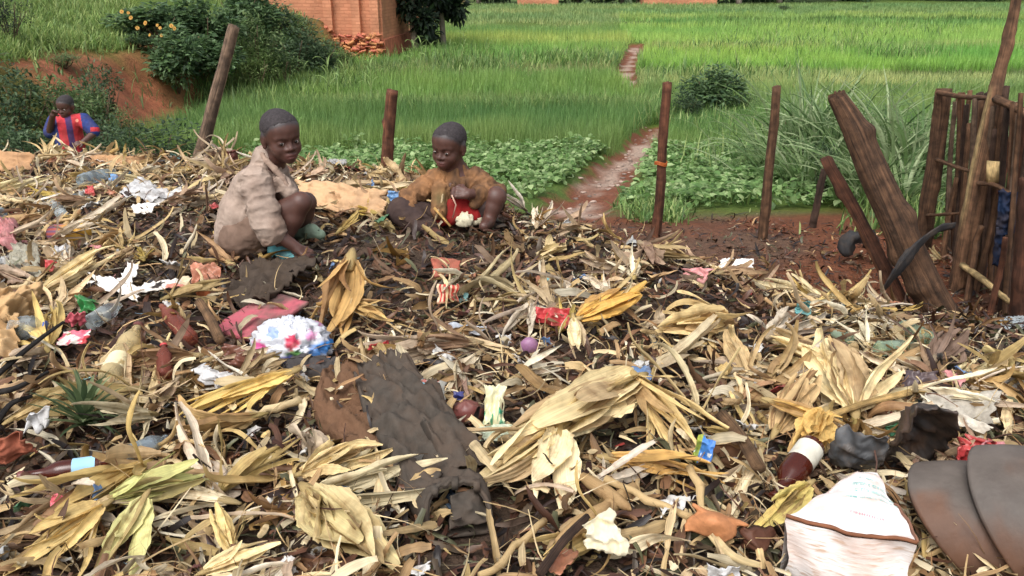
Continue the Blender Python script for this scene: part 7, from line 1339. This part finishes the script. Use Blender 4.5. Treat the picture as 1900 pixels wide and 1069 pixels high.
# ------------------------------------------------------------------ loose husks, each one a thing
LAND = [(35, 300, 'the cardboard at the upper left edge'), (235, 298, 'the cardboard strip below the standing person'), (180, 326, 'the grey blue bottle'), (262, 355, 'the white packaging stack'), (128, 434, 'the striped can'), (20, 440, 'the faded pink film'), (210, 530, 'the bright torn paper'), (380, 512, 'the orange wrapper'), (160, 566, 'the bright green film'), (40, 590, 'the brown paper bag'), (140, 626, 'the white and pink wrapper'), (228, 656, 'the yellowish plastic bottle'), (330, 600, 'the reddish plastic bottle'), (305, 670, 'the red capped bottle'), (405, 700, 'the white wrapper'), (440, 740, 'the long yellow husk'), (480, 585, 'the pink board'), (544, 642, 'the flowered bag'), (450, 668, 'the brown pouch'), (152, 795, 'the pineapple crown'), (120, 870, 'the brown beer bottle'), (268, 830, 'the crushed blue bottle'), (20, 830, 'the red brown cloth'), (112, 932, 'the pink scrap'), (290, 905, 'the green tinged husk'), (220, 1000, 'the broad pale green leaf'), (640, 980, 'the wide brown edged husk'), (660, 750, 'the brown knitted cloth'), (790, 850, 'the grey trousers'), (480, 440, 'the child in the pale jacket'), (640, 365, 'the pale cardboard slab'), (500, 520, 'the rotten mat'), (845, 400, 'the child in the brown sweater'), (830, 496, 'the terracotta shard'), (830, 545, 'the red striped carton'), (1024, 590, 'the shiny red wrapper'), (1130, 560, 'the large yellow folded husk'), (982, 642, 'the purple onion'), (868, 612, 'the grey foil scrap'), (790, 735, 'the turquoise striped film'), (866, 766, 'the maroon lump'), (916, 756, 'the white and green paper'), (1080, 760, 'the largest pale husk'), (960, 850, 'the fanning husk tip'), (1240, 770, 'the thin splayed husk'), (1290, 600, 'the shaggy husk ball'), (1306, 830, 'the blue snack packet'), (1352, 842, 'the rotten fruit'), (1124, 980, 'the torn cream paper'), (1326, 970, 'the tan leather piece'), (1342, 1060, 'the white plastic lump'), (1366, 492, 'the folded white paper'), (1474, 876, 'the white labelled bottle'), (1580, 960, 'the white sack'), (1595, 830, 'the dark grey sheet'), (1710, 815, 'the black flap'), (1800, 830, 'the red plastic bag'), (1770, 760, 'the grey sack piece'), (1560, 700, 'the pale husk cluster'), (1490, 570, 'the teal lid'), (1660, 640, 'the pale green bottle'), (1705, 706, 'the purple grey film'), (1800, 960, 'the curved shells'), (1720, 560, 'the leaning log base'), (1592, 480, 'the tyre scrap'), (1219, 424, 'the path stake'), (1415, 442, 'the fourth fence stake'), (1880, 600, 'the bluish packaging at the right edge'), (370, 300, 'the leaning fence post'), (717, 312, 'the short fence post')]
def whereabouts(u, v):
    d = [((u - a) / 1.0) ** 2 + ((v - b) * 1.5) ** 2 for a, b, _ in LAND]; i = int(np.argmin(d)); a, b, nm = LAND[i]; du, dv = u - a, (v - b) * 1.5; r = math.sqrt(d[i])
    side = ('right of' if du > 0 else 'left of') if abs(du) > abs(dv) else ('in front of' if dv > 0 else 'behind')
    return ('right beside' if r < 22 else ('close ' + side if r < 55 else side) if side[0] in 'rl' else side) + ' ' + nm
def loose(name, meshes, n, label, cat, group, seed, lift, srange, ymax=4.6, dark=False, tilt=.25, near=.75):
    rng = np.random.default_rng(seed); k = 0
    pts = heap_points(n * 4, rng, dark=dark, ymax=ymax, near=near)
    for x, y in pts:
        if k >= n: break
        u, v, d = pix(np.array([x, y, H(x, y)]))
        if not (-60 < u < 1960 and v < 1110): continue
        if any((x - a) ** 2 + (y - b) ** 2 < r * r for a, b, r in HERO_KEEP): continue
        s = rng.uniform(*srange)
        q = lie(x, y, rng.uniform(0, 6.28), abs(rng.normal(0, tilt)), rng.uniform(0, 6.28), rng.normal(0, .4))
        o = obj(name, meshes[rng.integers(len(meshes))], None, (x, y, float(H(x, y)) + rng.uniform(*lift)), q, s)
        bb = np.array(o.bound_box); ext = s * (bb.max(0) - bb.min(0)).max(); lab = label[0] % ((label[1][0] if ext < label[2][0] else label[1][1] if ext < label[2][1] else label[1][2])); tag(o, lab + ' ' + whereabouts(u, v), cat, group); k += 1
loose('corn_leaf', leaf_meshes, 205, ('%s dry corn leaf', ('short', 'loose', 'long'), (.17, .24)), 'corn leaf', 'loose corn leaves on the heap', 31, (.015, .06), (.75, 1.2))
loose('corn_husk', bundle_meshes, 190, ('%s peeled corn husk', ('small', 'splayed', 'big'), (.2, .26)), 'corn husk', 'peeled corn husks on the heap', 32, (.03, .065), (.6, 1.1), ymax=4.4)
# brown rotted husks
def recolour(mb, f):
    for i, c in enumerate(mb.C): mb.C[i] = np.asarray(c) * f
    return mb
rot_meshes = [recolour(husk_leaf(140 + i, *p), np.array([.34, .27, .22])).mesh('rotten_leaf', M_husk) for i, p in enumerate([(.18, .05), (.14, .06), (.22, .05), (.16, .04), (.12, .06)])]
loose('rotten_leaf', rot_meshes, 230, ('%s rotted brown leaf', ('short', 'dark', 'long'), (.15, .21)), 'rotten leaf', 'dark rotted leaves on the heap', 33, (.005, .035), (.5, .95), dark=True)
# small scraps of plastic and paper
def scrap(seed, w, h):
    rng = np.random.default_rng(seed); c = np.array([(-w, -h, 0), (w, -h, rng.uniform(0, .02)), (w, h, rng.uniform(0, .03)), (-w, h, 0)]) * .5 + rng.normal(0, .006, (4, 3)); return patch_geo(c, 14, 14, .009, 34, .5, 0.004, seed, .0015)
SCRAPS = [scrap(900 + i, *p) for i, p in enumerate([(.06, .04), (.05, .05), (.08, .03), (.035, .05), (.045, .03), (.09, .05)])]
for ci, (nm, col, n) in enumerate([('white', (.62, .61, .58), 44), ('pale grey', srgb(158, 160, 158), 24), ('blue', srgb(84, 122, 168), 12), ('red', srgb(172, 52, 50), 14), ('green', srgb(70, 130, 88), 9), ('orange brown', srgb(172, 104, 66), 22), ('black', (.03, .03, .03), 18), ('pink', srgb(206, 128, 128), 8), ('turquoise', srgb(112, 172, 172), 7), ('maroon', srgb(104, 58, 52), 16)]):
    mt = M_plastic(nm.replace(' ', '_') + '_scrap', col); ms = [mesh('plastic_scrap', V, F, None, uv, True, [mt]) for V, F, uv in SCRAPS]
    loose('plastic_scrap', ms, n, ('%s ' + nm + ' scrap', ('tiny', 'small crumpled', 'larger crumpled'), (.05, .085)), 'scrap', nm + ' scraps on the heap', 50 + ci, (.02, .06), (.5, 1.15), ymax=4.8, tilt=.5)
# stalk pieces and shelled cobs
def stalk(seed, L, r): rng = np.random.default_rng(seed); mb = MB(); n = 9; P = np.stack([np.linspace(-L / 2, L / 2, n), rng.normal(0, .006, n), rng.normal(0, .004, n)], -1); add_tube(mb, P, r * (1 + .25 * (np.arange(n) % 3 == 0)), 8, seed, .08, pick(rng)); return mb.mesh('stalk', M_litter)
STK = [stalk(i, l, r) for i, (l, r) in enumerate([(.22, .007), (.3, .008), (.16, .006), (.26, .005), (.18, .010)])]
loose('maize_stalk', STK, 46, ('%s broken maize stalk', ('short', 'dry', 'long'), (.2, .28)), 'stalk', 'broken stalks on the heap', 71, (.03, .07), (.7, 1.3), tilt=.2)
def cob(seed):
    V, F, uv = lathe([(.001, 0), (.010, .004), (.015, .03), (.017, .07), (.015, .11), (.009, .14), (.002, .15)], 16); n = (np.sin(uv[:, 0] * 6.28 * 8) * np.sin(V[:, 2] * 420)); V[:, :2] *= (1 + .10 * n)[:, None]; V = V - (0, 0, .075); V = V[:, [2, 0, 1]]; rng = np.random.default_rng(seed); return mesh('corn_cob', V, F, np.tile(np.array(srgb(206, 170, 120)) * rng.uniform(.6, 1), (len(V), 1)) * (1 + .25 * n)[:, None], uv, True, [M_litter])
loose('corn_cob', [cob(i) for i in range(3)], 16, ('%s shelled corn cob', ('small', 'dry', 'dry'), (.13, .2)), 'corn cob', 'shelled cobs on the heap', 72, (.03, .05), (.8, 1.1))
tick('loose husks')
